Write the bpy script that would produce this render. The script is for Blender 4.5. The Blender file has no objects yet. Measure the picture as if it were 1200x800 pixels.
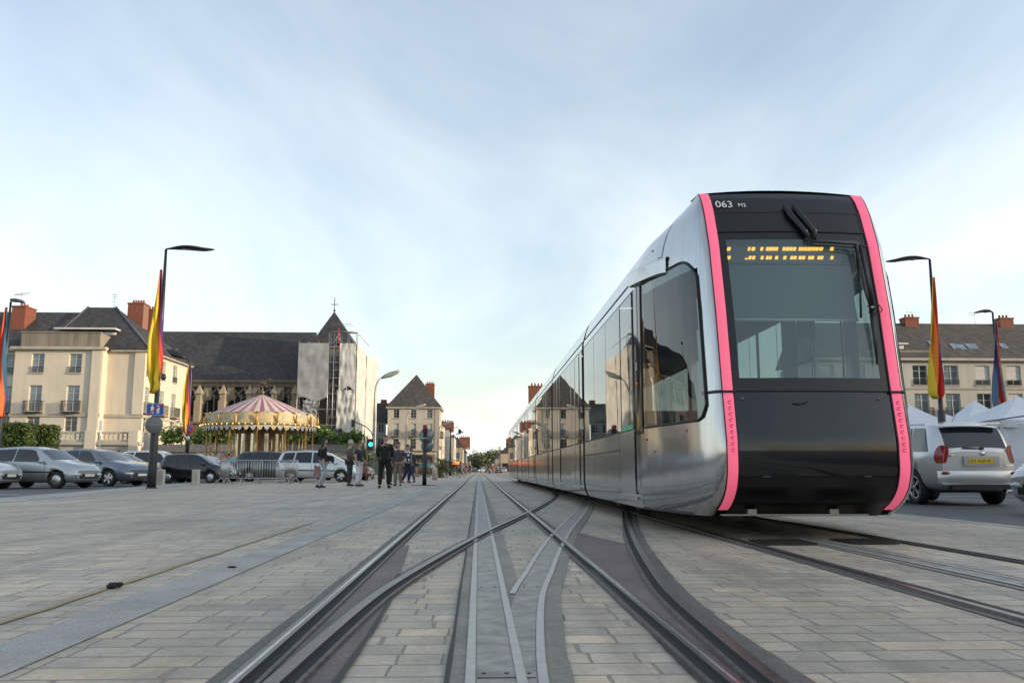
import bpy, bmesh, math, random
from mathutils import Vector, Matrix
from math import sin, cos, pi, radians as R
random.seed(7)
S = bpy.context.scene
COL = S.collection
H = 0.61
# ---------------------------------------------------------------- camera
PIT = math.atan(.151); YAW = math.atan(39.4/1000*math.cos(PIT))
FW = Vector((sin(YAW)*cos(PIT), cos(YAW)*cos(PIT), sin(PIT)))
RT = Vector((cos(YAW), -sin(YAW), 0)); UP = RT.cross(FW)
def at(px, py, Y):
    "photo pixel (1200x800) -> world point at depth Y"
    d = FW + RT*((px-600)/1000) + UP*((400-py)/1000)
    return Vector((0, 0, H)) + d*(Y/d.y)
def gx(px, Y): return at(px, 551, Y).x
def gz(py, Y, px=560): return at(px, py, Y).z
cd = bpy.data.cameras.new('camera'); co = bpy.data.objects.new('camera', cd); COL.objects.link(co)
cd.sensor_width = 36; cd.lens = 30; cd.clip_start = .05; cd.clip_end = 6000
co.location = (0, 0, H); co.rotation_euler = Matrix((RT, UP, -FW)).transposed().to_euler()
S.camera = co
# ---------------------------------------------------------------- materials
def newmat(name):
    m = bpy.data.materials.new(name); m.use_nodes = True
    nt = m.node_tree; return m, nt, nt.nodes['Principled BSDF']
def mth(nt, op, a, b=None, c=None):
    n = nt.nodes.new('ShaderNodeMath'); n.operation = op
    for i, v in enumerate((a, b, c)):
        if v is None: continue
        if isinstance(v, (int, float)): n.inputs[i].default_value = v
        else: nt.links.new(v, n.inputs[i])
    return n.outputs[0]
def coords(nt, obj=True):
    n = nt.nodes.new('ShaderNodeTexCoord'); return n.outputs['Object']
def noise(nt, vec, scale, detail=3, rough=.55, dim='3D'):
    n = nt.nodes.new('ShaderNodeTexNoise'); n.inputs['Scale'].default_value = scale
    n.inputs['Detail'].default_value = detail; n.inputs['Roughness'].default_value = rough
    nt.links.new(vec, n.inputs['Vector']); return n.outputs['Fac']
def mixc(nt, fac, a, b, mode='MIX'):
    n = nt.nodes.new('ShaderNodeMix'); n.data_type = 'RGBA'; n.blend_type = mode
    for s, v in ((n.inputs[0], fac), (n.inputs[6], a), (n.inputs[7], b)):
        if isinstance(v, (int, float)): s.default_value = v
        elif isinstance(v, tuple): s.default_value = (*v[:3], 1)
        else: nt.links.new(v, s)
    return n.outputs[2]
def ramp(nt, fac, stops):
    n = nt.nodes.new('ShaderNodeValToRGB'); nt.links.new(fac, n.inputs[0]); e = n.color_ramp.elements
    while len(e) < len(stops): e.new(.5)
    for i, (p, c) in enumerate(stops):
        e[i].position = p; e[i].color = (*c, 1) if isinstance(c, tuple) else (c, c, c, 1)
    return n.outputs[0]
def bump(nt, bs, hgt, strength=.3, dist=.02):
    n = nt.nodes.new('ShaderNodeBump'); n.inputs['Strength'].default_value = strength; n.inputs['Distance'].default_value = dist
    nt.links.new(hgt, n.inputs['Height']); nt.links.new(n.outputs[0], bs.inputs['Normal'])
MC = {}
def M(name, col=(.5, .5, .5), rough=.6, metal=0., var=.15, scale=3., emit=0., coat=0., bmp=0.):
    if name in MC: return MC[name]
    m, nt, b = newmat(name)
    v = coords(nt)
    f = noise(nt, v, scale, 4)
    c = mixc(nt, ramp(nt, f, [(.3, 0.), (.7, 1.)]), tuple(x*(1-var) for x in col), tuple(min(1, x*(1+var)) for x in col))
    nt.links.new(c, b.inputs['Base Color'])
    b.inputs['Roughness'].default_value = rough; b.inputs['Metallic'].default_value = metal
    if coat: b.inputs['Coat Weight'].default_value = coat; b.inputs['Coat Roughness'].default_value = .05
    if emit:
        b.inputs['Emission Color'].default_value = (*col, 1); b.inputs['Emission Strength'].default_value = emit
    if bmp: bump(nt, b, noise(nt, v, scale*6, 4), bmp, .03)
    MC[name] = m; return m
def stone(name, col, stain=.35, scale=.35):
    "rendered / stone wall: blotches, vertical rain streaks, fine grain"
    if name in MC: return MC[name]
    m, nt, b = newmat(name); v = coords(nt)
    mp = nt.nodes.new('ShaderNodeMapping'); mp.inputs['Scale'].default_value = (1.6, 1.6, .18); nt.links.new(v, mp.inputs[0])
    st = ramp(nt, noise(nt, mp.outputs[0], 1.2, 5), [(.42, 0.), (.75, 1.)])
    bl = ramp(nt, noise(nt, v, scale, 4), [(.3, 0.), (.7, 1.)])
    c = mixc(nt, bl, tuple(x*.86 for x in col), col)
    c = mixc(nt, mth(nt, 'MULTIPLY', st, stain), c, tuple(x*.5 for x in col))
    nt.links.new(c, b.inputs['Base Color']); b.inputs['Roughness'].default_value = .85
    bump(nt, b, noise(nt, v, 9, 5), .25, .03)
    MC[name] = m; return m
def slate(name, col):
    if name in MC: return MC[name]
    m, nt, b = newmat(name); v = coords(nt)
    sx = nt.nodes.new('ShaderNodeSeparateXYZ'); nt.links.new(v, sx.inputs[0])
    row = mth(nt, 'FLOOR', mth(nt, 'MULTIPLY', sx.outputs[2], 4.))
    cx = mth(nt, 'FLOOR', mth(nt, 'ADD', mth(nt, 'MULTIPLY', mth(nt, 'ADD', sx.outputs[0], sx.outputs[1]), 3.), mth(nt, 'MULTIPLY', row, .5)))
    cb = nt.nodes.new('ShaderNodeCombineXYZ'); nt.links.new(cx, cb.inputs[0]); nt.links.new(row, cb.inputs[1])
    wn = nt.nodes.new('ShaderNodeTexWhiteNoise'); nt.links.new(cb.outputs[0], wn.inputs['Vector'])
    bl = noise(nt, v, .25, 4)
    f = mth(nt, 'ADD', mth(nt, 'MULTIPLY', wn.outputs['Value'], .45), mth(nt, 'MULTIPLY', bl, .7))
    c = ramp(nt, f, [(.2, tuple(x*.6 for x in col)), (.6, col), (.9, tuple(x*1.6 for x in col))])
    nt.links.new(c, b.inputs['Base Color']); b.inputs['Roughness'].default_value = .75
    bump(nt, b, wn.outputs['Value'], .3, .02)
    MC[name] = m; return m
def brick_m(name, col=(.30, .07, .035)):
    if name in MC: return MC[name]
    m, nt, b = newmat(name); v = coords(nt)
    t = nt.nodes.new('ShaderNodeTexBrick'); nt.links.new(v, t.inputs[0]); t.inputs['Scale'].default_value = 3
    mp = nt.nodes.new('ShaderNodeMapping'); mp.inputs['Rotation'].default_value = (R(90), 0, 0); nt.links.new(v, mp.inputs[0]); nt.links.new(mp.outputs[0], t.inputs[0])
    t.inputs['Color1'].default_value = (*col, 1); t.inputs['Color2'].default_value = (*[x*.65 for x in col], 1); t.inputs['Mortar'].default_value = (.25, .17, .12, 1)
    nt.links.new(t.outputs[0], b.inputs['Base Color']); b.inputs['Roughness'].default_value = .9
    MC[name] = m; return m
def leafm(name, a, c_):
    if name in MC: return MC[name]
    m, nt, b = newmat(name); v = coords(nt)
    c = ramp(nt, noise(nt, v, 2.2, 4, .7), [(.3, a), (.7, c_)])
    nt.links.new(c, b.inputs['Base Color']); b.inputs['Roughness'].default_value = .6
    b.inputs['Subsurface Weight'].default_value = 0
    MC[name] = m; return m
# ---------------------------------------------------------------- mesh builder
class MB:
    def __init__(s): s.v = []; s.f = []; s.mi = []; s.sm = []
    def add(s, vs, fs, mi=0, sm=False):
        o = len(s.v); s.v += [tuple(p) for p in vs]
        for f in fs: s.f.append(tuple(i+o for i in f)); s.mi.append(mi); s.sm.append(sm)
        return s
    def box(s, x0, x1, y0, y1, z0, z1, mi=0):
        return s.add([(x0,y0,z0),(x1,y0,z0),(x1,y1,z0),(x0,y1,z0),(x0,y0,z1),(x1,y0,z1),(x1,y1,z1),(x0,y1,z1)],
            [(3,2,1,0),(4,5,6,7),(0,1,5,4),(1,2,6,5),(2,3,7,6),(3,0,4,7)], mi)
    def obox(s, c, u, l, w, z0, z1, mi=0):
        "box centred at (x,y), long axis u (2d)"
        ux, uy = u; n = math.hypot(ux, uy); ux /= n; uy /= n; vx, vy = -uy, ux
        P = [(c[0]+ux*a*l/2+vx*b*w/2, c[1]+uy*a*l/2+vy*b*w/2) for a, b in ((-1,-1),(1,-1),(1,1),(-1,1))]
        return s.add([(*p, z0) for p in P]+[(*p, z1) for p in P], [(3,2,1,0),(4,5,6,7),(0,1,5,4),(1,2,6,5),(2,3,7,6),(3,0,4,7)], mi)
    def tube(s, pts, rad, n=8, mi=0, cap=True, flat=None):
        pts = [Vector(p) for p in pts]; k = len(pts)
        if isinstance(rad, (int, float)): rad = [rad]*k
        vs = []; prev = None
        for i, p in enumerate(pts):
            t = (pts[min(i+1, k-1)]-pts[max(i-1, 0)]).normalized()
            a = prev if prev is not None else (Vector((1,0,0)) if abs(t.x) < .9 else Vector((0,1,0)))
            a = (a-t*a.dot(t)).normalized(); b = t.cross(a); prev = a
            r = rad[i]; ra, rb = (r, r) if not isinstance(r, tuple) else r
            vs += [p+a*ra*cos(2*pi*j/n)+b*rb*sin(2*pi*j/n) for j in range(n)]
        fs = [(i*n+j, i*n+(j+1)%n, (i+1)*n+(j+1)%n, (i+1)*n+j) for i in range(k-1) for j in range(n)]
        if cap: fs += [tuple(range(n-1, -1, -1)), tuple((k-1)*n+j for j in range(n))]
        return s.add(vs, fs, mi, True)
    def lathe(s, prof, n=16, c=(0,0,0), mi=0, axis='z', a0=0, sm=True):
        vs = []
        for r, h in prof:
            for j in range(n):
                a = 2*pi*j/n+a0; x, y = r*cos(a), r*sin(a)
                if axis == 'z': vs.append((c[0]+x, c[1]+y, c[2]+h))
                elif axis == 'y': vs.append((c[0]+x, c[1]+h, c[2]+y))
                else: vs.append((c[0]+h, c[1]+x, c[2]+y))
        k = len(prof)
        return s.add(vs, [(i*n+j, i*n+(j+1)%n, (i+1)*n+(j+1)%n, (i+1)*n+j) for i in range(k-1) for j in range(n)]
                     + [tuple(range(n-1, -1, -1)), tuple((k-1)*n+j for j in range(n))], mi, sm)
    def grid(s, fn, nu, nv, mi=0, sm=True, flip=False):
        vs = [fn(i/nu, j/nv) for i in range(nu+1) for j in range(nv+1)]
        q = lambda i, j: i*(nv+1)+j
        fs = [(q(i,j), q(i+1,j), q(i+1,j+1), q(i,j+1)) for i in range(nu) for j in range(nv)]
        if flip: fs = [f[::-1] for f in fs]
        return s.add(vs, fs, mi, sm)
    def prism(s, poly, a, b, axis='y', mi=0):
        "poly of 2d points extruded from a to b along axis"
        g = {'y': lambda p, t: (p[0], t, p[1]), 'x': lambda p, t: (t, p[0], p[1]), 'z': lambda p, t: (p[0], p[1], t)}[axis]
        n = len(poly)
        return s.add([g(p, a) for p in poly]+[g(p, b) for p in poly],
            [tuple(range(n)), tuple(range(2*n-1, n-1, -1))]+[(i, i+n, (i+1)%n+n, (i+1)%n) for i in range(n)], mi)
    def ball(s, c, r, n=10, mi=0):
        rx, ry, rz = r if isinstance(r, tuple) else (r, r, r); k = max(4, n//2+1); vs = []
        for i in range(1, k):
            t = pi*i/k
            vs += [(c[0]+rx*sin(t)*cos(2*pi*j/n), c[1]+ry*sin(t)*sin(2*pi*j/n), c[2]+rz*cos(t)) for j in range(n)]
        fs = [(i*n+j, (i+1)*n+j, (i+1)*n+(j+1)%n, i*n+(j+1)%n) for i in range(k-2) for j in range(n)]
        a = len(vs); vs += [(c[0], c[1], c[2]+rz), (c[0], c[1], c[2]-rz)]
        fs += [(a, j, (j+1)%n) for j in range(n)]+[(a+1, (k-2)*n+(j+1)%n, (k-2)*n+j) for j in range(n)]
        return s.add(vs, fs, mi, True)
    def xf(s, mat, i0=0):
        for i in range(i0, len(s.v)): s.v[i] = tuple(mat @ Vector(s.v[i]))
        return s
    def build(s, name, mats, parent=None, world=False, fixn=False, **kw):
        me = bpy.data.meshes.new(name)
        off = parent.location if (world and parent is not None) else Vector((0,0,0))
        me.from_pydata([Vector(p)-off for p in s.v], [], s.f)
        for m in (mats if isinstance(mats, (list, tuple)) else [mats]): me.materials.append(m)
        me.polygons.foreach_set('material_index', s.mi); me.polygons.foreach_set('use_smooth', s.sm)
        if fixn:
            bm = bmesh.new(); bm.from_mesh(me); bmesh.ops.recalc_face_normals(bm, faces=bm.faces); bm.to_mesh(me); bm.free()
        me.update()
        o = bpy.data.objects.new(name, me); COL.objects.link(o)
        if parent is not None: o.parent = parent
        for k, v in kw.items(): o[k] = v
        return o
def thing(name, label, cat, loc=(0,0,0), rz=0, group=None):
    o = bpy.data.objects.new(name, None); COL.objects.link(o); o.location = loc; o.rotation_euler = (0, 0, rz)
    o.empty_display_size = .2
    o['label'] = label; o['category'] = cat
    if group: o['group'] = group
    return o
def tag(o, label, cat, group=None):
    o['label'] = label; o['category'] = cat
    if group: o['group'] = group
    return o
def struct(o): o['kind'] = 'structure'; return o
def kids(o): return [c for c in bpy.data.objects if c.parent == o]
def copy_tree(o, parent=None, ch=None):
    if ch is None:
        ch = {}
        for q in bpy.data.objects:
            if q.parent: ch.setdefault(q.parent.name, []).append(q)
    c = o.copy(); COL.objects.link(c); c.parent = parent
    for k in ch.get(o.name, []): copy_tree(k, c, ch)
    return c
def evald(o):
    dg = bpy.context.evaluated_depsgraph_get(); dg.update()
    me = bpy.data.meshes.new_from_object(o.evaluated_get(dg)); old = o.data
    o.modifiers.clear(); o.data = me; return o
# ---------------------------------------------------------------- light and sky
SUN_EL, SUN_AZ = R(9.5), R(107)     # azimuth clockwise from +Y
sd = Vector((sin(SUN_AZ)*cos(SUN_EL), cos(SUN_AZ)*cos(SUN_EL), sin(SUN_EL)))
ld = bpy.data.lights.new('sun', 'SUN'); ld.energy = 2.7; ld.angle = R(.6); ld.color = (1., .80, .56)
lo = bpy.data.objects.new('sun', ld); COL.objects.link(lo); lo.rotation_euler = sd.to_track_quat('Z', 'Y').to_euler(); lo.location = (30, 0, 30)
W = bpy.data.worlds.new('World'); S.world = W; W.use_nodes = True; nt = W.node_tree
bg = nt.nodes['Background']; bg.inputs['Strength'].default_value = .13
sky = nt.nodes.new('ShaderNodeTexSky'); sky.sky_type = 'NISHITA'; sky.sun_disc = False
sky.sun_elevation = R(17); sky.sun_rotation = SUN_AZ; sky.air_density = 1.2; sky.dust_density = 1.6; sky.ozone_density = 1.6
tc = nt.nodes.new('ShaderNodeTexCoord'); sx = nt.nodes.new('ShaderNodeSeparateXYZ'); nt.links.new(tc.outputs['Generated'], sx.inputs[0])
zz = mth(nt, 'ADD', mth(nt, 'MAXIMUM', sx.outputs[2], 0.), .22)
cb = nt.nodes.new('ShaderNodeCombineXYZ')
nt.links.new(mth(nt, 'DIVIDE', sx.outputs[0], zz), cb.inputs[0]); nt.links.new(mth(nt, 'DIVIDE', sx.outputs[1], zz), cb.inputs[1])
mp = nt.nodes.new('ShaderNodeMapping'); mp.inputs['Scale'].default_value = (1, .55, 1); mp.inputs['Rotation'].default_value = (0, 0, R(-35)); nt.links.new(cb.outputs[0], mp.inputs[0])
n1 = nt.nodes.new('ShaderNodeTexNoise'); n1.inputs['Scale'].default_value = 1.15; n1.inputs['Detail'].default_value = 7; n1.inputs['Roughness'].default_value = .55; n1.inputs['Distortion'].default_value = .5
nt.links.new(mp.outputs[0], n1.inputs['Vector'])
cl = ramp(nt, n1.outputs['Fac'], [(.36, 0.), (.70, 1.)])
hz = ramp(nt, sx.outputs[2], [(.0, .90), (.14, .66), (.34, .44), (.6, .28)])   # thin high haze, whiter towards the horizon
hzv = mth(nt, 'MULTIPLY', hz, mth(nt, 'ADD', mth(nt, 'MULTIPLY', cl, .95), .42))
skc = mixc(nt, mth(nt, 'MINIMUM', hzv, 1.), sky.outputs[0], (5.3, 5.5, 5.4))
nt.links.new(skc, bg.inputs[0])
S.view_settings.view_transform = 'Standard'; S.view_settings.look = 'None'; S.view_settings.exposure = 0; S.view_settings.gamma = 1
S.render.engine = 'CYCLES'; S.cycles.use_denoising = True; S.cycles.max_bounces = 8; S.cycles.transparent_max_bounces = 12
S.cycles.caustics_reflective = False; S.cycles.caustics_refractive = False
# ---------------------------------------------------------------- ground, paving, tracks
def paver_mat(name, bx, by, tone, rotate=False):
    m, nt, b = newmat(name); v = coords(nt)
    sx = nt.nodes.new('ShaderNodeSeparateXYZ'); nt.links.new(v, sx.inputs[0])
    X, Y = (sx.outputs[1], sx.outputs[0]) if rotate else (sx.outputs[0], sx.outputs[1])
    wob = mth(nt, 'MULTIPLY', mth(nt, 'SUBTRACT', noise(nt, v, 9, 2), .5), .014)
    Y = mth(nt, 'ADD', Y, wob); X = mth(nt, 'ADD', X, wob)
    yr = mth(nt, 'DIVIDE', Y, by); row = mth(nt, 'FLOOR', yr); fy = mth(nt, 'FRACT', yr)
    w1 = nt.nodes.new('ShaderNodeTexWhiteNoise'); w1.noise_dimensions = '1D'; nt.links.new(row, w1.inputs['W'])
    w2 = nt.nodes.new('ShaderNodeTexWhiteNoise'); w2.noise_dimensions = '1D'; nt.links.new(mth(nt, 'ADD', row, 77.3), w2.inputs['W'])
    ln = mth(nt, 'ADD', mth(nt, 'MULTIPLY', w1.outputs['Value'], bx*.7), bx*.75)
    xr = mth(nt, 'DIVIDE', mth(nt, 'ADD', X, mth(nt, 'MULTIPLY', w2.outputs['Value'], 3.7)), ln)
    # uneven lengths inside a row
    xr = mth(nt, 'ADD', xr, mth(nt, 'MULTIPLY', mth(nt, 'SINE', mth(nt, 'MULTIPLY', xr, 1.9)), .22))
    col = mth(nt, 'FLOOR', xr); fx = mth(nt, 'FRACT', xr)
    cb = nt.nodes.new('ShaderNodeCombineXYZ'); nt.links.new(col, cb.inputs[0]); nt.links.new(row, cb.inputs[1])
    wn = nt.nodes.new('ShaderNodeTexWhiteNoise'); nt.links.new(cb.outputs[0], wn.inputs['Vector'])
    big = noise(nt, v, .5, 4); fine = noise(nt, v, 38, 6, .7); mid = noise(nt, v, 6, 4, .6)
    c = ramp(nt, wn.outputs['Value'], [(0., tuple(tone*x for x in (.76,.74,.70))), (.25, tuple(tone*x for x in (.97,.93,.86))), (.5, tuple(tone*x for x in (1.04,.97,.87))), (.75, tuple(tone*x for x in (.90,.85,.77))), (1., tuple(tone*x for x in (1.20,1.08,.90)))])
    c = mixc(nt, 1., c, ramp(nt, big, [(.3, .74), (.7, 1.12)]), 'MULTIPLY')
    c = mixc(nt, 1., c, ramp(nt, mid, [(.3, .80), (.7, 1.12)]), 'MULTIPLY')
    c = mixc(nt, 1., c, ramp(nt, fine, [(.3, .82), (.7, 1.15)]), 'MULTIPLY')
    spots = ramp(nt, noise(nt, v, 14, 2, .4), [(.72, 1.), (.78, .55)])
    c = mixc(nt, 1., c, spots, 'MULTIPLY')
    mp = nt.nodes.new('ShaderNodeMapping'); mp.inputs['Scale'].default_value = (2.6, .22, 1); nt.links.new(v, mp.inputs[0])
    c = mixc(nt, 1., c, ramp(nt, noise(nt, mp.outputs[0], 1.1, 5, .65), [(.34, .72), (.52, 1.), (.7, 1.08)]), 'MULTIPLY')
    c = mixc(nt, 1., c, ramp(nt, noise(nt, v, 2.3, 6, .7), [(.62, 1.), (.74, .66)]), 'MULTIPLY')
    ey = mth(nt, 'MULTIPLY', mth(nt, 'MINIMUM', fy, mth(nt, 'SUBTRACT', 1., fy)), by)
    ex = mth(nt, 'MULTIPLY', mth(nt, 'MINIMUM', fx, mth(nt, 'SUBTRACT', 1., fx)), ln)
    ed = mth(nt, 'MINIMUM', ex, ey)
    ed = mth(nt, 'ADD', ed, mth(nt, 'MULTIPLY', mth(nt, 'SUBTRACT', mid, .5), .004))
    c = mixc(nt, 1., c, (1.10, 1.0, .86), 'MULTIPLY')
    j = nt.nodes.new('ShaderNodeMapRange'); j.inputs[1].default_value = .0025; j.inputs[2].default_value = .008; nt.links.new(ed, j.inputs[0])
    jc = mixc(nt, big, tuple(tone*x for x in (.40,.38,.35)), tuple(tone*x for x in (.66,.58,.46)))
    c = mixc(nt, j.outputs[0], jc, c)
    nt.links.new(c, b.inputs['Base Color']); 
    rr = nt.nodes.new('ShaderNodeMapRange'); rr.inputs[3].default_value = .45; rr.inputs[4].default_value = .75; nt.links.new(mid, rr.inputs[0]); nt.links.new(rr.outputs[0], b.inputs['Roughness'])
    hgt = mth(nt, 'ADD', mth(nt, 'ADD', j.outputs[0], mth(nt, 'MULTIPLY', fine, .35)), mth(nt, 'MULTIPLY', wn.outputs['Value'], .25))
    bump(nt, b, hgt, .75, .012)
    return m
PAV = paver_mat('granite_setts', .27, .158, .47)
PAVF = paver_mat('plaza_setts', .36, .2, .40)
def asph(name, col, sc=60):
    m, nt, b = newmat(name); v = coords(nt)
    f = noise(nt, v, sc, 6, .75); g = noise(nt, v, 1.3, 5, .6)
    c = mixc(nt, 1., ramp(nt, f, [(.3, tuple(x*.6 for x in col)), (.55, col), (.75, tuple(x*1.6 for x in col))]), ramp(nt, g, [(.3, .7), (.7, 1.2)]), 'MULTIPLY')
    nt.links.new(c, b.inputs['Base Color']); b.inputs['Roughness'].default_value = .65; bump(nt, b, f, .5, .008); return m
ASPH = asph('asphalt', (.085, .085, .083)); RESIN = asph('dark_resin_fill', (.135, .124, .108)); REDA = asph('red_brown_fill', (.165, .128, .106))
CONC = asph('grey_concrete_strip', (.38, .375, .345), 90); CONB = asph('coarse_concrete', (.25, .23, .19), 70)
GUT = asph('sandy_joint_filling', (.38, .29, .15), 50)
def sheet(name, pts, z, m):
    b = MB(); b.add([(x, y, z) for x, y in pts], [tuple(range(len(pts)))]); return struct(b.build(name, m))
sheet('ground', [(-900,-60),(900,-60),(900,2500),(-900,2500)], -.14, ASPH)
def block(name, x0, x1, y0, y1, z0, z1, m):
    return struct(MB().box(x0, x1, y0, y1, z0, z1).build(name, m))
block('pavement_plaza', -9.2, 5.8, -22, 130, -.3, 0, PAV)
# far street floor and the far left plaza
block('pavement_street', -8.5, 9, 130, 480, -.3, -.004, PAVF)
b = MB(); b.prism([(-9.2,-22),(-9.2,18),(-13.5,45),(-13.5,130),(-60,130),(-60,-22)], -.3, -.002, 'z'); 
struct(b.build('road_left', ASPH))
b = MB(); b.prism([(-9.2,18.0),(-9.2,130),(-13.5,130),(-13.5,45)], -.3, -.001, 'z'); struct(b.build('pavement_left', PAVF))
b = MB(); b.add([(x, y, .004) for x, y in [(-9.0,17.0),(-10.1,16.2),(-14.8,45),(-13.6,45)]], [(0,1,2,3)]); struct(b.build('pavement_band', CONC))
b = MB(); b.add([(x, y, .004) for x, y in [(-11.2,22.6),(-11.6,22.2),(-40,24.5),(-40,25.3)]], [(0,1,2,3)]); struct(b.build('road_marking', M('worn_white_paint', (.42,.44,.45), .7, var=.3, scale=8)))
# right road: 0.1 m lower, kerb is the side of the plaza block
sheet('road_right', [(5.8,-22),(70,-22),(70,130),(5.8,130)], -.1, ASPH)
block('kerb', 5.8, 5.98, -22, 130, -.25, .003, CONC)
for i, (yy, a) in enumerate(((20.2, 0), (23.5, 0))):
    sheet('road_marking', [(6.6,yy),(30,yy+.2),(30,yy+.34),(6.6,yy+.14)], -.096, M('worn_white_paint'))
# bands beside the track
sheet('pavement_band', [(-1.69,-5),(-1.42,-5),(-1.42,110),(-1.69,110)], .004, CONC)
g = MB()
def gutf(u, v):
    y = -2+12.7*u; w = .040*(1-max(0, (u-.9)/.1)*.9)
    return (-1.90-.05*u+(v-.5)*w+.006*sin(y*5.1)+.004*sin(y*13), y, .005)
g.grid(gutf, 90, 1, flip=True); struct(g.build('gutter_joint', GUT))
DP = [(-8,0),(0,.03),(2.45,.115),(4.18,.2),(5.3,.32),(7.18,.57),(9.24,.88),(11,1.17),(13.1,1.5),(18,2.2),(22.6,2.70),(26,2.88),(30,2.93),(34,2.93)]
def dd(y):
    for k in range(len(DP)-1):
        if DP[k][0] <= y <= DP[k+1][0]:
            p0 = DP[max(k-1,0)]; p1 = DP[k]; p2 = DP[k+1]; p3 = DP[min(k+2, len(DP)-1)]
            m1 = (p2[1]-p0[1])/(p2[0]-p0[0]); m2 = (p3[1]-p1[1])/(p3[0]-p1[0]); h = p2[0]-p1[0]; t = (y-p1[0])/h
            return (2*t**3-3*t*t+1)*p1[1]+(t**3-2*t*t+t)*h*m1+(-2*t**3+3*t*t)*p2[1]+(t**3-t*t)*h*m2
    return 0
def ribbon(mb, xf_, a, b_, y0, y1, z, n=80, jag=0, mi=0):
    r1 = [random.uniform(-jag, jag) for _ in range(n+1)]; r2 = [random.uniform(-jag, jag) for _ in range(n+1)]
    ys = [y0+(y1-y0)*(i/n)**1.6 if y0 < y1 else 0 for i in range(n+1)]
    vs = []
    for i, y in enumerate(ys):
        aa = a(y) if callable(a) else a; bb = b_(y) if callable(b_) else b_
        vs += [(xf_(y)+aa+r1[i], y, z), (xf_(y)+bb+r2[i], y, z)]
    mb.add(vs, [(2*i, 2*i+1, 2*i+3, 2*i+2) for i in range(n)], mi)
dd2 = lambda y: dd(y)-.055*max(0, min(1, (5.2-y)/2.4))
TC = .02; TR = 2.95; G2 = .7175
L1 = lambda y: TC-G2
R1 = lambda y: TC+G2
# surrounds
s = MB()
for xf_, y0, y1, z in ((L1, -4, 110, .0042), (R1, -4, 110, .0042), (lambda y: TR-G2, -4, 110, .0044), (lambda y: TR+G2, -4, 110, .0046)):
    ribbon(s, xf_, -.085, .085, y0, y1, z, 140, .006)
struct(s.build('track_joint_filling', RESIN))
s = MB()
ribbon(s, lambda y: L1(y)+dd(y), -.075, .085, 1.2, 29, .0072, 110, .006)
ribbon(s, lambda y: R1(y)+dd(y), -.085, .10, 1.2, 29, .0076, 110, .006)
struct(s.build('track_joint_filling', RESIN))
s = MB()
s.add([(x, y, .0058) for x, y in [(-.69,.5),(-.405,.5),(-.405,4.0),(-.45,5.0),(-.56,7.2),(-.69,7.2)]], [tuple(range(6))])
s.add([(x, y, .0060) for x, y in [(.61,.5),(.95,.5),(1.0,4.2),(1.25,7.2),(.82,9.4),(.74,9.4),(.69,5.2)]], [tuple(range(7))])
struct(s.build('switch_filling', REDA))
s = MB()   # dark sealed joints round the switch filling
ribbon(s, lambda y: -.405-.05*max(0, y-4), -.010, .010, .5, 5.2, .0094, 30, .004)
ribbon(s, lambda y: .61+.016*y, -.010, .010, .5, 5.4, .0094, 30, .004)
ribbon(s, lambda y: .055, -.150, -.138, .5, 60, .0094, 60, .003)
struct(s.build('sealed_joint', M('tar_joint', (.035,.033,.03), .7)))
s = MB()
ribbon(s, lambda y: .055, -.145, .17, .5, 110, .0066, 60, .005)
ribbon(s, lambda y: .052+dd2(y), lambda y: .0, .165, .5, 29, .0068, 60, .005)
ribbon(s, lambda y: TR, -.16, .16, -4, 110, .0048, 60, .005)
struct(s.build('track_concrete_bed', CONB))
STL = M('worn_steel_plate', (.25,.235,.205), .5, .15, .4, 9)
LGT = M('pale_contact_strip', (.40,.395,.355), .5, 0, .12, 14)
def strip(name, label, xf_, y0, y1, z, n=80, w=.09, e=.03):
    t = thing(name, label, 'power strip', (xf_(max(y0, 0)), max(y0, 0), 0), 0, 'power strips between the rails')
    a = MB(); ribbon(a, xf_, -w+e+.002, w-e-.002, y0, y1, z, n); a.build('steel_plate', STL, t, world=True)
    for k in (-1, 1):
        a = MB(); ribbon(a, xf_, *( (-w, -w+e) if k < 0 else (w-e, w)), (4.35 if (k < 0 and z == .0082) else y0), y1, z+.003, n); a.build('contact_edge', LGT, t, world=True)
    c = MB()
    for y in ((2.62,) if y0 == .5 else (5.5,)):
        c.box(xf_(y)-.055, xf_(y)+.055, y, y+.008, z+.0005, z+.0014)
    for y in (2.68, 4.6, 7.5, 11.5):
        for q in (-.035, .035): c.lathe([(.006, .0006), (.006, .0018), (.0, .002)], 8, (xf_(y)+q, y, z))
    c.build('plate_gap', M('black_gap', (.015,.015,.015), .8), t, world=True)
    return t
strip('power_strip', 'straight pale edged steel strip down the middle of the nearest track', lambda y: .055, .5, 110, .0088)
strip('power_strip', 'curved pale edged steel strip branching right towards the tram', lambda y: .052+dd2(y), .5, 29, .0082)
strip('power_strip', 'steel strip down the middle of the track under the tram', lambda y: TR, -4, 110, .0070)
SHINE = M('shiny_running_band', (.42,.41,.39), .22, 1., .2, 30); RAIL = M('polished_rail_steel', (.14,.13,.12), .36, .9, .2, 30); RAILD = M('dark_rail_flank', (.10,.085,.075), .55, .5, .4, 25); GRV = M('rail_groove_black', (.012,.012,.012), .9)
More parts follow.
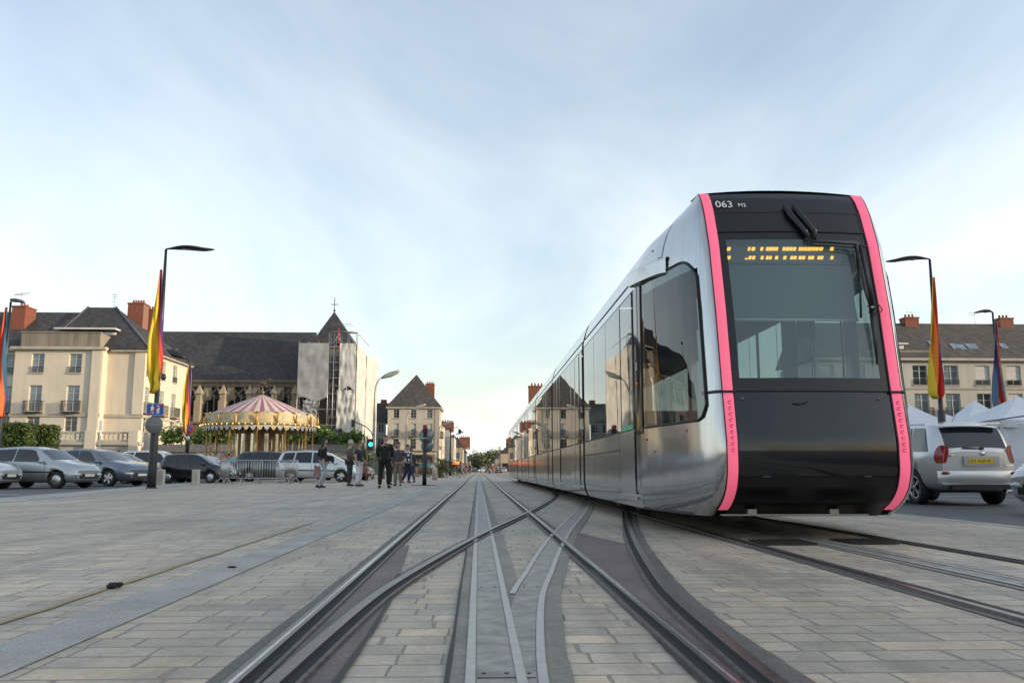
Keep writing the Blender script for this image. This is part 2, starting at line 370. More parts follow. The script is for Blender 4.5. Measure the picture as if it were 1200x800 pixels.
def rail(label, xf_, y0, y1, lip, zoff=0., n=150, head=RAIL):
    # profile across: head, groove, guard lip (lip = +1 groove to the right)
    pr = [(-.034,.004,1),(-.030,.020,1),(-.024,.024,0),(-.008,.025,0),(.004,.025,0),(.020,.024,0),(.026,.018,2),(.030,.0115,2),(.058,.0115,2),(.062,.019,1),(.066,.021,1),(.078,.020,1),(.082,.004,1)]
    ys = [y0+(y1-y0)*(i/n)**1.7 for i in range(n+1)]
    a = MB(); k = len(pr)
    vs = [(xf_(y)+lip*p[0], y, .004+(p[1]-.004)*.62+zoff) for y in ys for p in pr]
    for i in range(n):
        for j in range(k-1):
            f = (i*k+j, i*k+j+1, (i+1)*k+j+1, (i+1)*k+j)
            a.f.append(f if lip > 0 else f[::-1]); a.mi.append((1,0,0,3,0,2,2,2,1,1,1,1)[j]); a.sm.append(False)
    a.v = vs
    o = a.build('tram_rail', [head, RAILD, GRV, SHINE if head is RAIL else head])
    tag(o, label, 'rail', 'grooved tram rails')
RUST = M('brown_worn_rail', (.15,.12,.10), .38, .8, .3, 30)
rail('left straight grooved rail of the nearest track', L1, .3, 400, 1)
rail('right straight grooved rail of the nearest track', R1, .3, 400, -1)
rail('brown curved rail crossing from the left rail over the middle strip', lambda y: L1(y)+dd(y), 2.0, 29, 1, .003, 130, RUST)
rail('brown curved rail bending away right towards the tram wheels', lambda y: R1(y)+dd(y), .8, 29, -1, .003, 130, RUST)
rail('left rail of the track the tram stands on', lambda y: TR-G2, -4, 400, 1, .001)
rail('right rail of the track the tram stands on', lambda y: TR+G2, -4, 400, -1, .001)
gr_m = M('cast_iron', (.03,.03,.032), .5, .6)
for i, (x0, x1, y) in enumerate(((2.36,2.80,7.1),(3.10,3.52,7.15))):
    a = MB(); a.box(x0, x1, y, y+.45, .006, .016)
    for k in range(12): a.box(x0+.02, x1-.02, y+.03+k*.034, y+.045+k*.034, .016, .021)
    tag(a.build('drain_grate', gr_m), ('iron drain grate left of the middle strip before the tram', 'iron drain grate right of the middle strip before the tram')[i], 'grate', 'grates in the tram track')
a = MB(); 
for k in range(14): a.ball((-1.90+random.uniform(-.03,.03), 4.68+random.uniform(-.03,.03), .012+random.random()*.01), (.016,.012,.012), 6)
tag(a.build('debris_clump', M('black_debris', (.02,.018,.015), .9)), 'small black clump of dirt lying on the sandy joint', 'debris')
a = MB(); a.ball((-1.55, 5.6, .008), (.03,.014,.008), 8); tag(a.build('dead_leaf', M('black_debris')), 'small dark leaf lying on the smooth grey paving band', 'leaf')
# ---------------------------------------------------------------- tram
def tram_silver():
    m, nt, b = newmat('silver_paint'); v = coords(nt)
    b.inputs['Base Color'].default_value = (.50,.50,.50,1); b.inputs['Metallic'].default_value = .88
    f = noise(nt, v, 1.2, 3); d = noise(nt, v, 22, 5, .6)
    mp = nt.nodes.new('ShaderNodeMapping'); mp.inputs['Scale'].default_value = (3, 3, .25); nt.links.new(v, mp.inputs[0])
    st = noise(nt, mp.outputs[0], 3, 4, .6)
    rr = nt.nodes.new('ShaderNodeMapRange'); rr.inputs[3].default_value = .05; rr.inputs[4].default_value = .20
    nt.links.new(mth(nt, 'ADD', mth(nt, 'MULTIPLY', d, .5), mth(nt, 'MULTIPLY', st, .5)), rr.inputs[0]); nt.links.new(rr.outputs[0], b.inputs['Roughness'])
    c = mixc(nt, ramp(nt, st, [(.45, 0.), (.8, .5)]), (.52,.52,.52), (.38,.37,.355)); nt.links.new(c, b.inputs['Base Color'])
    bump(nt, b, f, .06, .05)
    return m
SIL = tram_silver()
BLK = M('gloss_black_panel', (.004,.004,.005), .07, 0, .3, 4, coat=.25)
BLM = M('satin_black_panel', (.006,.006,.007), .35, 0, .2, 4)
SEAM = M('black_seam', (.006,.006,.006), .6)
PNK = M('pink_light_strip', (.95,.14,.24), .5, 0, .05, 3); 
_b = MC['pink_light_strip'].node_tree.nodes['Principled BSDF']; _b.inputs['Emission Color'].default_value = (1,.16,.28,1); _b.inputs['Emission Strength'].default_value = .22
def glassm(name, tint, refl=1., rough=0., sky_veil=0.):
    m = bpy.data.materials.new(name); m.use_nodes = True; nt = m.node_tree; nt.nodes.remove(nt.nodes['Principled BSDF'])
    out = nt.nodes['Material Output']; tr = nt.nodes.new('ShaderNodeBsdfTransparent'); tr.inputs[0].default_value = (*tint, 1)
    gl = nt.nodes.new('ShaderNodeBsdfGlossy'); gl.inputs['Roughness'].default_value = rough; gl.inputs[0].default_value = (refl, refl, refl, 1)
    geo = nt.nodes.new('ShaderNodeNewGeometry'); dt = nt.nodes.new('ShaderNodeVectorMath'); dt.operation = 'DOT_PRODUCT'; nt.links.new(geo.outputs['Normal'], dt.inputs[0]); nt.links.new(geo.outputs['Incoming'], dt.inputs[1])
    sch = mth(nt, 'ADD', mth(nt, 'MULTIPLY', mth(nt, 'POWER', mth(nt, 'SUBTRACT', 1., mth(nt, 'ABSOLUTE', dt.outputs['Value'])), 5.), .94), .06)
    mx = nt.nodes.new('ShaderNodeMixShader'); nt.links.new(sch, mx.inputs[0]); nt.links.new(tr.outputs[0], mx.inputs[1]); nt.links.new(gl.outputs[0], mx.inputs[2])
    bn = nt.nodes.new('ShaderNodeBump'); bn.inputs['Strength'].default_value = .02; bn.inputs['Distance'].default_value = .05
    v = coords(nt); nt.links.new(noise(nt, v, .9, 1), bn.inputs['Height']); nt.links.new(bn.outputs[0], gl.inputs['Normal'])
    if sky_veil:   # teal tint layer, paints in the sky reflected on the windscreen
        df = nt.nodes.new('ShaderNodeBsdfDiffuse'); df.inputs[0].default_value = (.30,.44,.46,1); m2 = nt.nodes.new('ShaderNodeMixShader'); m2.inputs[0].default_value = sky_veil
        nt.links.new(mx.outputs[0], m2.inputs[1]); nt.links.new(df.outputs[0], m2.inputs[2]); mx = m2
    nt.links.new(mx.outputs[0], out.inputs[0]); return m
GSIDE = glassm('tinted_side_glass', (.42,.48,.47)); GFRONT = glassm('windscreen_glass', (.62,.74,.72), sky_veil=.20)
INT = M('cab_interior', (.045,.05,.052), .6); INTL = M('interior_light_panel', (.22,.23,.23), .6)
tr = thing('tram', 'long silver tram with black front and pink light strips at its front corners', 'tram', (TR, 7.4, 0))
ZP = [(.20,7.86),(.26,7.73),(.33,7.57),(.44,7.44),(.55,7.385),(.63,7.365),(.86,7.36),(1.31,7.44),(2.07,7.56),(2.71,7.70),(3.05,7.83),(3.22,7.93),(3.30,8.02)]
def interp(T, x):
    if x <= T[0][0]: return T[0][1]
    for a, b_ in zip(T, T[1:]):
        if x <= b_[0]: return a[1]+(b_[1]-a[1])*(x-a[0])/(b_[0]-a[0])
    return T[-1][1]
def yf(z): return interp(ZP, z)
PL = [(0,0),(.025,.008),(.05,.03),(.075,.07),(.10,.14),(.14,.28),(.19,.50),(.25,.82),(.32,1.22),(.37,1.6),(.395,1.85),(.40,2.05)]
YE = 9.45
def inset(z):
    if z > 2.70: return interp([(2.70,0),(2.78,.02),(2.90,.05),(3.03,.10),(3.13,.17),(3.21,.26),(3.27,.34),(3.30,.40)], z)
    if z < .42: return interp([(.20,.06),(.26,.03),(.33,.012),(.42,0)], z)
    return 0
def side(z, y=None, k=None, sgn=-1, off=0.):
    "point of the side skin; k along the nose plan (0 front .. 1) or a plain y behind the nose"
    if k is not None:
        t = k*(len(PL)-1); i = min(int(t), len(PL)-2); f = t-i
        q = PL[i][0]+(PL[i+1][0]-PL[i][0])*f; dy = PL[i][1]+(PL[i+1][1]-PL[i][1])*f
        y0 = yf(z); yy = y0+(YE-y0)*dy/2.05
        w = .8+q*(1-inset(z)/.4)
        j = min(i+1, len(PL)-1); tx, ty = PL[j][0]-PL[i][0], PL[j][1]-PL[i][1]; n = math.hypot(tx, ty)
        return (TR+sgn*(w+off*ty/n), yy-off*tx/n, z)
    return (TR+sgn*(1.2-inset(z)+off), y, z)
def kof(y, z):
    lo_, hi_ = 0., 1.
    for _ in range(30):
        m_ = (lo_+hi_)/2
        if side(z, k=m_)[1] < y: lo_ = m_
        else: hi_ = m_
    return (lo_+hi_)/2
def sk(y, z, sgn, off):
    if y >= YE: return side(z, y=y, sgn=sgn, off=off)
    return side(z, k=kof(y, z), sgn=sgn, off=off)
CABW = (7.62, 9.12, 1.06, 2.62)   # cab side window y0 y1 z0 z1
ZL = [.20,.26,.33,.42,.55,.7,.85,1.0,1.06,1.3,1.6,1.9,2.2,2.5,2.62,2.70,2.78,2.84,2.90,2.97,3.03,3.08,3.13,3.17,3.21,3.24,3.27,3.30]
nose = MB()
# nose shell: y columns denser at the front; cells inside the cab window are left out
KS = [i/44 for i in range(45)]
kw0 = kof(7.66, 1.3)
for sgn in (-1, 1):
    def col(k, z): return side(z, k=k, sgn=sgn)
    base = len(nose.v)
    for k in KS:
        for z in ZL: nose.v.append(col(k, z))
    n = len(ZL)
    for i in range(44):
        for j in range(n-1):
            kc = (KS[i]+KS[i+1])/2; zc = (ZL[j]+ZL[j+1])/2; y = col(kc, zc)[1]
            if 7.74 < y < 9.05 and 1.06 < zc < 2.45: continue
            f = (base+i*n+j, base+(i+1)*n+j, base+(i+1)*n+j+1, base+i*n+j+1)
            nose.f.append(f if sgn > 0 else f[::-1]); nose.mi.append(0); nose.sm.append(True)
# roof cap of the nose
nose.grid(lambda u, v: (TR-.8+1.6*u, 8.02+(YE-8.02)*v, 3.30+.045*(1-(2*u-1)**2)), 10, 6)
nose_o = nose.build('nose_shell', SIL, tr, world=True)
# front face
def fx(u, off=0.): return TR-.8+.1+1.4*u
def front(u, z, off=0., crown=.045):
    x = TR-.72+1.44*u; y = yf(z)-crown*(1-(2*u-1)**2)*1.0
    return (x, y-off, z)
def fpanel(z0, z1, m, name, off=0., u0=0., u1=1., nv=14, par=tr, hole=None):
    a = MB(); a.grid(lambda u, v: front(u0+(u1-u0)*u, z0+(z1-z0)*v, off), 16, nv, flip=False); return a.build(name, m, par, world=True)
fp = fpanel(.20, .545, M('apron_black', (.006,.006,.007), .32, 0, .3, 4), 'lower_apron'); 
fpanel(.565, 1.29, BLK, 'front_panel')
b = MB()
for z0, z1 in ((.535,.575),(1.28,1.315)):
    b.grid(lambda u, v: front(u, z0+(z1-z0)*v, -.012), 16, 1)
for sgn in (-1, 1):
    b.grid(lambda u, v: side(1.285+.028*v, k=u*.42, sgn=sgn, off=.003), 14, 1, flip=sgn > 0)
b.build('panel_seam', SEAM, tr, world=True)
a = MB()
for px, py in ((875,468),(1030,468)):
    p = front((px-864)/(1048-864), 1.235); a.tube([(p[0], p[1]-.006, p[2]), (p[0], p[1]+.01, p[2])], .018, 10)
for px in (896, 1012):
    p = front((px-864)/188, .6); a.box(p[0]-.03, p[0]+.03, p[1]-.012, p[1]+.01, .556, .562)
a.build('panel_screw', M('grey_metal_dot', (.12,.12,.12), .4, .6), tr, world=True)
# windscreen surround (black frame with opening) and glass
WZ0, WZ1, WU0, WU1 = 1.42, 2.75, .055, .935
a = MB()
def cell(u0, u1, z0, z1, nv=8, off=0.): a.grid(lambda u, v: front(u0+(u1-u0)*u, z0+(z1-z0)*v, off), 10, nv)
cell(0, 1, 1.305, WZ0, 2); cell(0, WU0, WZ0, WZ1, 12); cell(WU1, 1, WZ0, WZ1, 12); cell(0, 1, WZ1, 2.84, 1)
a.build('windscreen_frame', BLM, tr, world=True)
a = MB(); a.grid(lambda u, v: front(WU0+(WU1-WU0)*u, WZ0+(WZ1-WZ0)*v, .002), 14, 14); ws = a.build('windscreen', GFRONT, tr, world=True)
fpanel(2.84, 3.05, BLM, 'destination_cover', .006)
fpanel(3.05, 3.30, BLM, 'brow_panel', .0)
a = MB(); a.grid(lambda u, v: (TR-.8+1.6*u, 8.02-.045*(1-(2*u-1)**2)*(1-v)+.35*v, 3.302+.03*v+.02*v*(1-(2*u-1)**2)), 10, 4); a.build('brow_cap', BLM, tr, world=True)
a = MB()
for z0 in (2.835, 3.045): a.grid(lambda u, v: front(u, z0+.012*v, .009), 14, 1)
for u in (.0, .97):
    a.grid(lambda p, v: front(u+.006*p, 2.84+.21*v, .009), 1, 4)
a.build('cover_edge', SEAM, tr, world=True)
for sgn, zbit in ((-1, 0), (1, 0)):   # pink light strips wrap the corner
    a = MB()
    def stf(u, v):
        z = .26+(3.295-.26)*v
        x0 = .712; x1 = .80; x = x0+(x1-x0)*u; 
        return (TR+sgn*x, yf(z)-.016-.008*sin(pi*u), z)
    a.grid(stf, 4, 60, flip=sgn < 0)
    a.grid(lambda u, v: (TR+sgn*(.80+.004*u), yf(.26+3.035*v)-.016+.03*u, .26+3.035*v), 1, 60, flip=sgn < 0)
    a.grid(lambda u, v: (TR+sgn*.712, yf(.26+3.035*v)-.016+.03*u, .26+3.035*v), 1, 60, flip=sgn > 0)
    st = a.build('light_strip', PNK, tr, world=True)
    e = MB()
    for xx in (.705, .806):
        e.grid(lambda u, v: (TR+sgn*(xx-.006+.012*u), yf(.26+3.035*v)-.012, .26+3.035*v), 1, 60, flip=sgn < 0)
    z = 1.285; e.box(*sorted((TR+sgn*.69, TR+sgn*.81)), yf(z)-.030, yf(z)-.01, z, z+.022)
    e.build('strip_edge', SEAM, st)
    bpy.data.objects[-1] if False else None
    k = MB()
    for q in range(9):
        z = 1.20-q*.052
        for s2 in range(9):
            an = R(40+s2*32); cx = TR+sgn*.752+.014*cos(an); cz = z+.014*sin(an)
            k.box(cx-.0035, cx+.0035, yf(z)-.0285, yf(z)-.02, cz-.0035, cz+.0035)
    k.build('raised_letter', M('dark_pink', (.80,.08,.15), .5), st)
for o in kids(tr):
    if o.name.startswith('light_strip'):
        for c in kids(o): c.location = (0, 0, 0); c.data.transform(Matrix.Translation(-tr.location))
# text on the brow
def text(body, size, loc, rot, m, name, parent=None, shear=0., ext=.001, align='LEFT'):
    cu = bpy.data.curves.new(name, 'FONT'); cu.body = body; cu.size = size; cu.extrude = ext; cu.shear = shear; cu.align_x = align
    o = bpy.data.objects.new(name, cu); COL.objects.link(o)
    dg = bpy.context.evaluated_depsgraph_get(); dg.update(); me = bpy.data.meshes.new_from_object(o.evaluated_get(dg)); bpy.data.objects.remove(o)
    o = bpy.data.objects.new(name, me); me.materials.clear(); me.materials.append(m); COL.objects.link(o)
    o.rotation_euler = rot; o.location = loc
    if parent is not None: o.parent = parent; o.location = Vector(loc)-parent.location
    return o
WHT = M('white_lettering', (.8,.8,.8), .5, var=.03)
lean = -math.atan2(.16, .35)
text('063', .115, (TR-.685, yf(3.12)-.035, 3.11), (R(90)+lean, 0, 0), WHT, 'fleet_number', tr)
text('M2', .062, (TR-.47, yf(3.12)-.05, 3.113), (R(90)+lean, 0, 0), WHT, 'fleet_number', tr)
# destination display: half-lit rows of amber dots behind the glass
LED = M('amber_led', (1.,.42,.05), .5, emit=1.5, var=.02)
dbx = MB(); dy = 7.80
def dpt(zx, zy):   # zoom coords -> point on display plane
    px, py = zx/4.615+820, zy/4.615+215
    p = at(px, py, dy); return p
p0 = dpt(125, 330); p1 = dpt(770, 435)
dbx.box(p0.x, p1.x, dy+.004, dy+.05, p1.z, p0.z); disp = dbx.build('destination_display', M('display_grey', (.10,.115,.115), .5), tr, world=True)
lm = MB()
top = [(148,165),(260,272),(280,298),(328,342),(358,370),(373,392),(395,405),(408,422),(448,462),(466,482),(486,500),(504,520),(535,548),(551,561),(565,578),(582,598),(601,609),(612,624),(627,640),(645,653),(656,665),(705,722)]
bot = [(148,165),(264,278),(284,298),(330,343),(358,370),(374,388),(407,422),(452,467),(490,504),(508,522),(535,549),(553,568),(587,600),(603,616),(637,648),(652,666),(707,721)]
for L_, ya in ((top, (345, 364)), (bot, (393, 411))):
    for x0, x1 in L_:
        for r_ in range(2):
            yy = ya[0]+r_*(ya[1]-ya[0])*.52; sh = (1-r_)*2.5
            p = dpt(x0+sh, yy+(ya[1]-ya[0])*.42); q = dpt(x1+sh-1, yy)
            lm.box(p.x, q.x, dy-.006, dy+.003, p.z, q.z)
p = dpt(245, 410); q = dpt(257, 404); lm.box(p.x, q.x, dy-.006, dy+.003, p.z, q.z)
lm.build('led_text', LED, disp); 
for c in kids(disp): c.data.transform(Matrix.Translation(-tr.location))
# cab interior
a = MB(); a.box(TR-.8, TR+.8, 8.0, 8.6, .35, .38); a.box(TR-1.0, TR+1.0, 8.6, 9.95, .35, .38); a.box(TR-.74, TR+.74, 7.80, 8.5, 2.80, 2.83); a.box(TR-.95, TR+.95, 8.5, 9.95, 2.80, 2.83)
a.box(TR+.02, TR+1.12, 9.95, 10.0, .38, 1.3); a.box(TR+.68, TR+.84, 9.95, 10.0, 1.3, 2.45); a.box(TR+.15, TR+1.12, 9.95, 10.0, 2.45, 2.78); a.box(TR+.36, TR+.385, 9.95, 9.98, 1.3, 2.45); a.box(TR-1.12, TR-.62, 9.95, 10.0, 2.25, 2.7); a.box(TR-.62, TR+.15, 9.95, 10.0, 2.45, 2.7)
a.box(TR-.10, TR+.02, 9.6, 10.0, .38, 2.7); a.box(TR-1.12, TR-.35, 9.93, 10.0, .38, 1.3); a.build('cab_bulkhead', INT, tr, world=True)
a = MB(); a.grid(lambda u, v: (TR-.68+1.36*u, 7.60+.55*v-.0*u, 1.36-.12*v+.05*sin(pi*u)), 12, 4); a.box(TR-.68, TR+.68, 8.1, 8.2, .5, 1.28)
a.ball((TR-.30, 7.9, 1.33), (.42,.18,.10), 14); a.build('dashboard', INT, tr, world=True)
a = MB(); a.box(TR-.45, TR-.0, 8.8, 9.25, .80, .92); a.grid(lambda u, v: (TR-.46+.46*u, 9.28-.03*sin(pi*u)+.1*v, .9+.62*v), 6, 6); a.box(TR-.46, TR, 9.3, 9.4, .9, 1.5)
a.ball((TR-.23, 9.38, 1.62), (.16,.06,.12), 12); a.box(TR-.3, TR-.15, 8.95, 9.1, .38, .8); a.build('driver_seat', INT, tr, world=True)
p0 = at(858, 374, 7.66); p1 = at(998, 312, 7.75)
a = MB(); a.grid(lambda u, v: (p0.x+(p1.x-p0.x)*u, 7.70+.08*v, p0.z+(2.53-p0.z)*v), 4, 4); bl = a.build('sun_blind', M('blue_grey_blind', (.115,.15,.16), .7, var=.05), tr, world=True)
a = MB(); a.tube([(p0.x, 7.68, p0.z), (p1.x, 7.68, p0.z+.002)], .012, 8); o = a.build('blind_bar', M('pale_bar', (.62,.66,.66), .4), bl); o.data.transform(Matrix.Translation(-tr.location))
p = at(1003-60, 352, 8.4); a = MB(); a.box(p.x-.08, p.x+.09, 8.4, 8.44, 1.92, 2.12); a.build('cab_monitor', INT, tr, world=True)
# wipers and rear view arm
wz = lambda z: yf(z)-.075
def fp_(px, py, off=.06):
    z = 2.5
    for _ in range(6):
        y = yf(z)-off-.03; z = at(px, py, y).z
    return at(px, py, yf(z)-off-.03)
BK = M('wiper_black', (.010,.010,.011), .38)
a = MB()
for dx in (0, 11):
    P = [fp_(919+dx, 241, .05), fp_(925+dx, 250, .06), fp_(945+dx-1, 272, .06), fp_(949+dx*.5, 281, .05)]
    a.tube(P, [.020,.03,.026,.016], 10)
    a.ball(P[2]+Vector((0,-.028,.004)), .008, 6, 1)
for d1, r_ in ((0, .013), (4, .009)):
    a.tube([fp_(944, 279+d1), fp_(952, 283+d1), fp_(975, 284+d1), fp_(1004, 286+d1)], r_, 8)
wp = a.build('wiper', [BK, M('chrome_screw', (.6,.6,.6), .3, 1.)], tr, world=True)
a = MB(); a.tube([fp_(1002,286), fp_(1008,310), fp_(1014,340), fp_(1021,362)], .014, 8); a.tube([fp_(1008,289), fp_(1015,320), fp_(1023,358)], .018, 8)
a.tube([fp_(1006,288,.04), fp_(1016,289,.04)], .012, 8); a.ball(fp_(1022,361,.08), .03, 10); a.tube([fp_(1016,359), fp_(1030,357,.05), fp_(1034,363,.05), fp_(1030,368,.05), fp_(1018,366)], .006, 6)
a.ball(fp_(1022,360,.115), .011, 8, 1); a.build('wiper_arm', [BK, M('chrome_screw')], tr, world=True)
a = MB(); a.tube([fp_(1009,372,.03), fp_(1008,340,.03), fp_(1004,300,.03)], (.011), 6); a.tube([fp_(1021,362,.05), fp_(1025,395,.03), fp_(1028,427,.02)], [.022,.017,.008], 8); a.build('wiper_blade', BK, tr, world=True)
# handle mark on the lower panel
a = MB(); a.tube([front(.36,1.19,.01), front(.40,1.185,.014), front(.445,1.20,.014), front(.46,1.215,.01)], .006, 6); a.build('hatch_handle', BK, tr, world=True)
# side skins, per carriage section
JO = [7.4, 14.2, 20.3, 26.3, 32.3, 38.3, 44.3, 50.4]
GZ0, GZ1 = 1.07, 2.64
RUB = M('bellows_rubber', (.018,.018,.019), .7)
def skin(mb, y0, y1, z0, z1, sgn, off=0., nu=2, nv=3, mi=0):
    def f(u, v):
        return sk(y0+(y1-y0)*u, z0+(z1-z0)*v, sgn, off)
    mb.grid(f, nu, nv, mi, True, flip=sgn < 0)
zlow = [z for z in ZL if z < GZ0]+[GZ0]; zhigh = [GZ1]+[z for z in ZL if z > GZ1]
def shell_piece(mb, y0, y1, sgn):
    for Z in (zlow, zhigh):
        for za, zb in zip(Z, Z[1:]): skin(mb, y0, y1, za, zb, sgn, 0, 1, 1)
doors_l = {0: [(9.50, 10.42, 1)], 1: [(14.75, 16.1, 2), (18.3, 19.65, 2)], 2: [(21.6, 22.9, 2)], 3: [(27.0, 28.3, 2), (30.3, 31.6, 2)], 4: [(34.6, 35.9, 2)], 5: [(39.0, 40.3, 2), (42.2, 43.5, 2)], 6: [(46.5, 47.8, 2)]}
def weld(o):
    bm = bmesh.new(); bm.from_mesh(o.data); bmesh.ops.remove_doubles(bm, verts=bm.verts, dist=.0005); bm.to_mesh(o.data); bm.free()
weld(nose_o)
for i in range(7):
    ya, yb = JO[i], JO[i+1]; 
    y0 = YE if i == 0 else ya+.12; y1 = yb-.12
    if i == 6: y1 = yb
    sec = MB()
    for sgn in (-1, 1): shell_piece(sec, y0, y1, sgn)
    sec.grid(lambda u, v: (TR-.8+1.6*u, y0+(y1-y0)*v, 3.30+.045*(1-(2*u-1)**2)), 10, 1)
    sec.box(TR-1.12, TR+1.12, y0, y1, .33, .36)
    for yy in ((y0, y1) if i else (y1,)):   # end walls with gangway opening
        e = .002 if yy == y0 else -.002
        for x0, x1, z0, z1 in ((-1.19,-.6,.3,2.7),(.6,1.19,.3,2.7),(-1.1,1.1,2.7,2.95),(-.8,.8,2.95,3.3)): sec.box(TR+x0, TR+x1, yy+min(e,0), yy+max(e,0), z0, z1)
    so = sec.build('carriage_section', SIL, tr, world=True); weld(so)
    off = -Vector(tr.location)
    def sub(mb, nm, mt):
        o = mb.build(nm, mt, so); o.data.transform(Matrix.Translation(off)); return o
    for sgn in (-1, 1):
        # window band: glass panes split by mullions
        cuts = [y0+.03]; yy = y0
        dl = doors_l[i]
        ed = sorted([d[0] for d in dl]+[d[1] for d in dl]); cuts = [y0+.03]+ed+[y1-.03]
        segs = []
        for a0, b0 in zip(cuts, cuts[1:]):
            isd = any(abs(a0-d[0]) < .01 for d in dl); nn = (2 if isd and b0-a0 > 1 else max(1, round((b0-a0)/1.35)))
            for q in range(nn): segs.append((a0+(b0-a0)*q/nn, a0+(b0-a0)*(q+1)/nn, isd))
        for (a0, b0, isd) in segs:
            if isd: continue
            if b0-a0 < .12: continue
            g = MB(); skin(g, a0+.012, b0-.012, GZ0+.012, GZ1-.01, sgn, .004, 2, 8); sub(g, 'window', GSIDE)
        fr = MB()
        for (a0, b0, isd) in segs:
            skin(fr, a0-.014, a0+.014, GZ0, GZ1, sgn, .002, 1, 6)
        skin(fr, y0, y1, GZ0-.008, GZ0+.014, sgn, .003, 6, 1); skin(fr, y0, y1, GZ1-.014, GZ1+.004, sgn, .003, 6, 1)
        skin(fr, y0-.04 if i == 0 else y0, y1, 2.755, 2.785, sgn, .005, 6, 1)       # gutter line
        for yy in [y0+(y1-y0)*q/4 for q in (1, 2, 3)]:                                # lower panel joints
            if not any(d[0]-.1 < yy < d[1]+.1 for d in dl): skin(fr, yy, yy+.012, .24, GZ0, sgn, .002, 1, 6)
        if i == 0: skin(fr, 10.55, 14.0, .845, .860, sgn, .002, 6, 1)
        sub(fr, 'panel_trim', SEAM)
        for (d0, d1, nl) in dl:
            nl = 1 if d1-d0 < 1 else 2
            for q in range(nl):
                a0 = d0+(d1-d0)*q/nl; b0 = d0+(d1-d0)*(q+1)/nl
                g = MB(); skin(g, a0+.02, b0-.02, .34, GZ0-.012, sgn, .012, 2, 4, 0)
                for (p_, r_) in ((a0+.02, a0+.07), (b0-.07, b0-.02)): skin(g, p_, r_, GZ0-.012, GZ1-.01, sgn, .012, 1, 6, 0 if i else 1)
                skin(g, a0+.07, b0-.07, GZ0+.012, GZ1-.02, sgn, .010, 2, 6, 2)
                skin(g, a0+.002, a0+.02, .34, GZ1, sgn, .006, 1, 6, 1); skin(g, b0-.02, b0-.002, .34, GZ1, sgn, .006, 1, 6, 1)
                if i == 0: skin(g, a0+.07, b0-.07, GZ0+.0, GZ0+.055, sgn, .014, 1, 1, 3)
                sub(g, 'door', [SIL, SEAM, GSIDE, M('green_marker', (.03,.42,.22), .4)])
            g = MB(); 
            xx = sorted((TR+sgn*1.19, TR+sgn*1.235)); g.box(xx[0], xx[1], d0, d1, .285, .325); sub(g, 'door_step', M('step_steel', (.45,.45,.44), .35, .9))
    # interior: seat rows and ceiling
    g = MB(); g.box(TR-.9, TR+.9, y0+.1, y1-.1, 2.66, 2.69)
    yy = y0+(1.3 if i == 0 else .8)
    while yy < y1-.8:
        if not any(d[0]-.5 < yy < d[1]+.4 for d in dl):
            for sx_ in (-1, 1):
                g.box(*sorted((TR+sx_*.25, TR+sx_*1.05)), yy, yy+.06, .8, 1.42); g.box(*sorted((TR+sx_*.25, TR+sx_*1.05)), yy-.42, yy, .76, .84)
        yy += .95
    sub(g, 'seat_row', INT)
    for q in range(int((y1-y0)/1.6)):
        pass
    # roof equipment
    if i in (1, 3, 5):
        g = MB(); g.box(TR-.62, TR+.62, y0+1, y1-1, 3.32, 3.40); sub(g, 'roof_equipment', M('roof_grey', (.3,.31,.32), .5, .3))
    if i < 6:
        jb = MB()
        def bel(u, v):
            y = yb-.125+.25*v; w = 1.185-.05*abs(sin(v*pi*6)); zt = 3.27-.02*abs(sin(v*pi*6))
            P = [(-w+.12,.24),(-w,.45),(-w,2.68),(-w+.1,3.0),(-w+.38,zt),(w-.38,zt),(w-.1,3.0),(w,2.68),(w,.45),(w-.12,.24)]
            t = u*(len(P)-1); k = min(int(t), len(P)-2); f = t-k
            return (TR+P[k][0]+(P[k+1][0]-P[k][0])*f, y, P[k][1]+(P[k+1][1]-P[k][1])*f)
        jb.grid(bel, 27, 24); jb.build('articulation', RUB, tr, world=True)
    if i % 2 == 0:
        yc = {0: 12.55, 6: 47.2}.get(i, (ya+yb)/2)
        bo = MB(); bo.box(TR-.95, TR+.95, yc-.9, yc+.9, .30, .42); bo.box(TR-1.02, TR-.92, yc-1.25, yc+1.25, .22, .34); bo.box(TR+.92, TR+1.02, yc-1.25, yc+1.25, .22, .34)
        bg_ = bo.build('bogie', M('undercarriage_grey', (.05,.05,.05), .6), tr, world=True)
        for dy_ in (-.85, .85):
            for sx_ in (-1, 1):
                w = MB(); x = TR+sx_*.72
                w.lathe([(.02,-.07),(.24,-.07),(.29,-.03),(.29,.05),(.315,.055),(.315,.07),(.02,.07)], 26, (x, yc+dy_, .316), axis='x')
                w.build('wheel', M('wheel_steel', (.12,.11,.10), .4, .8), bg_).data.transform(Matrix.Translation(off))
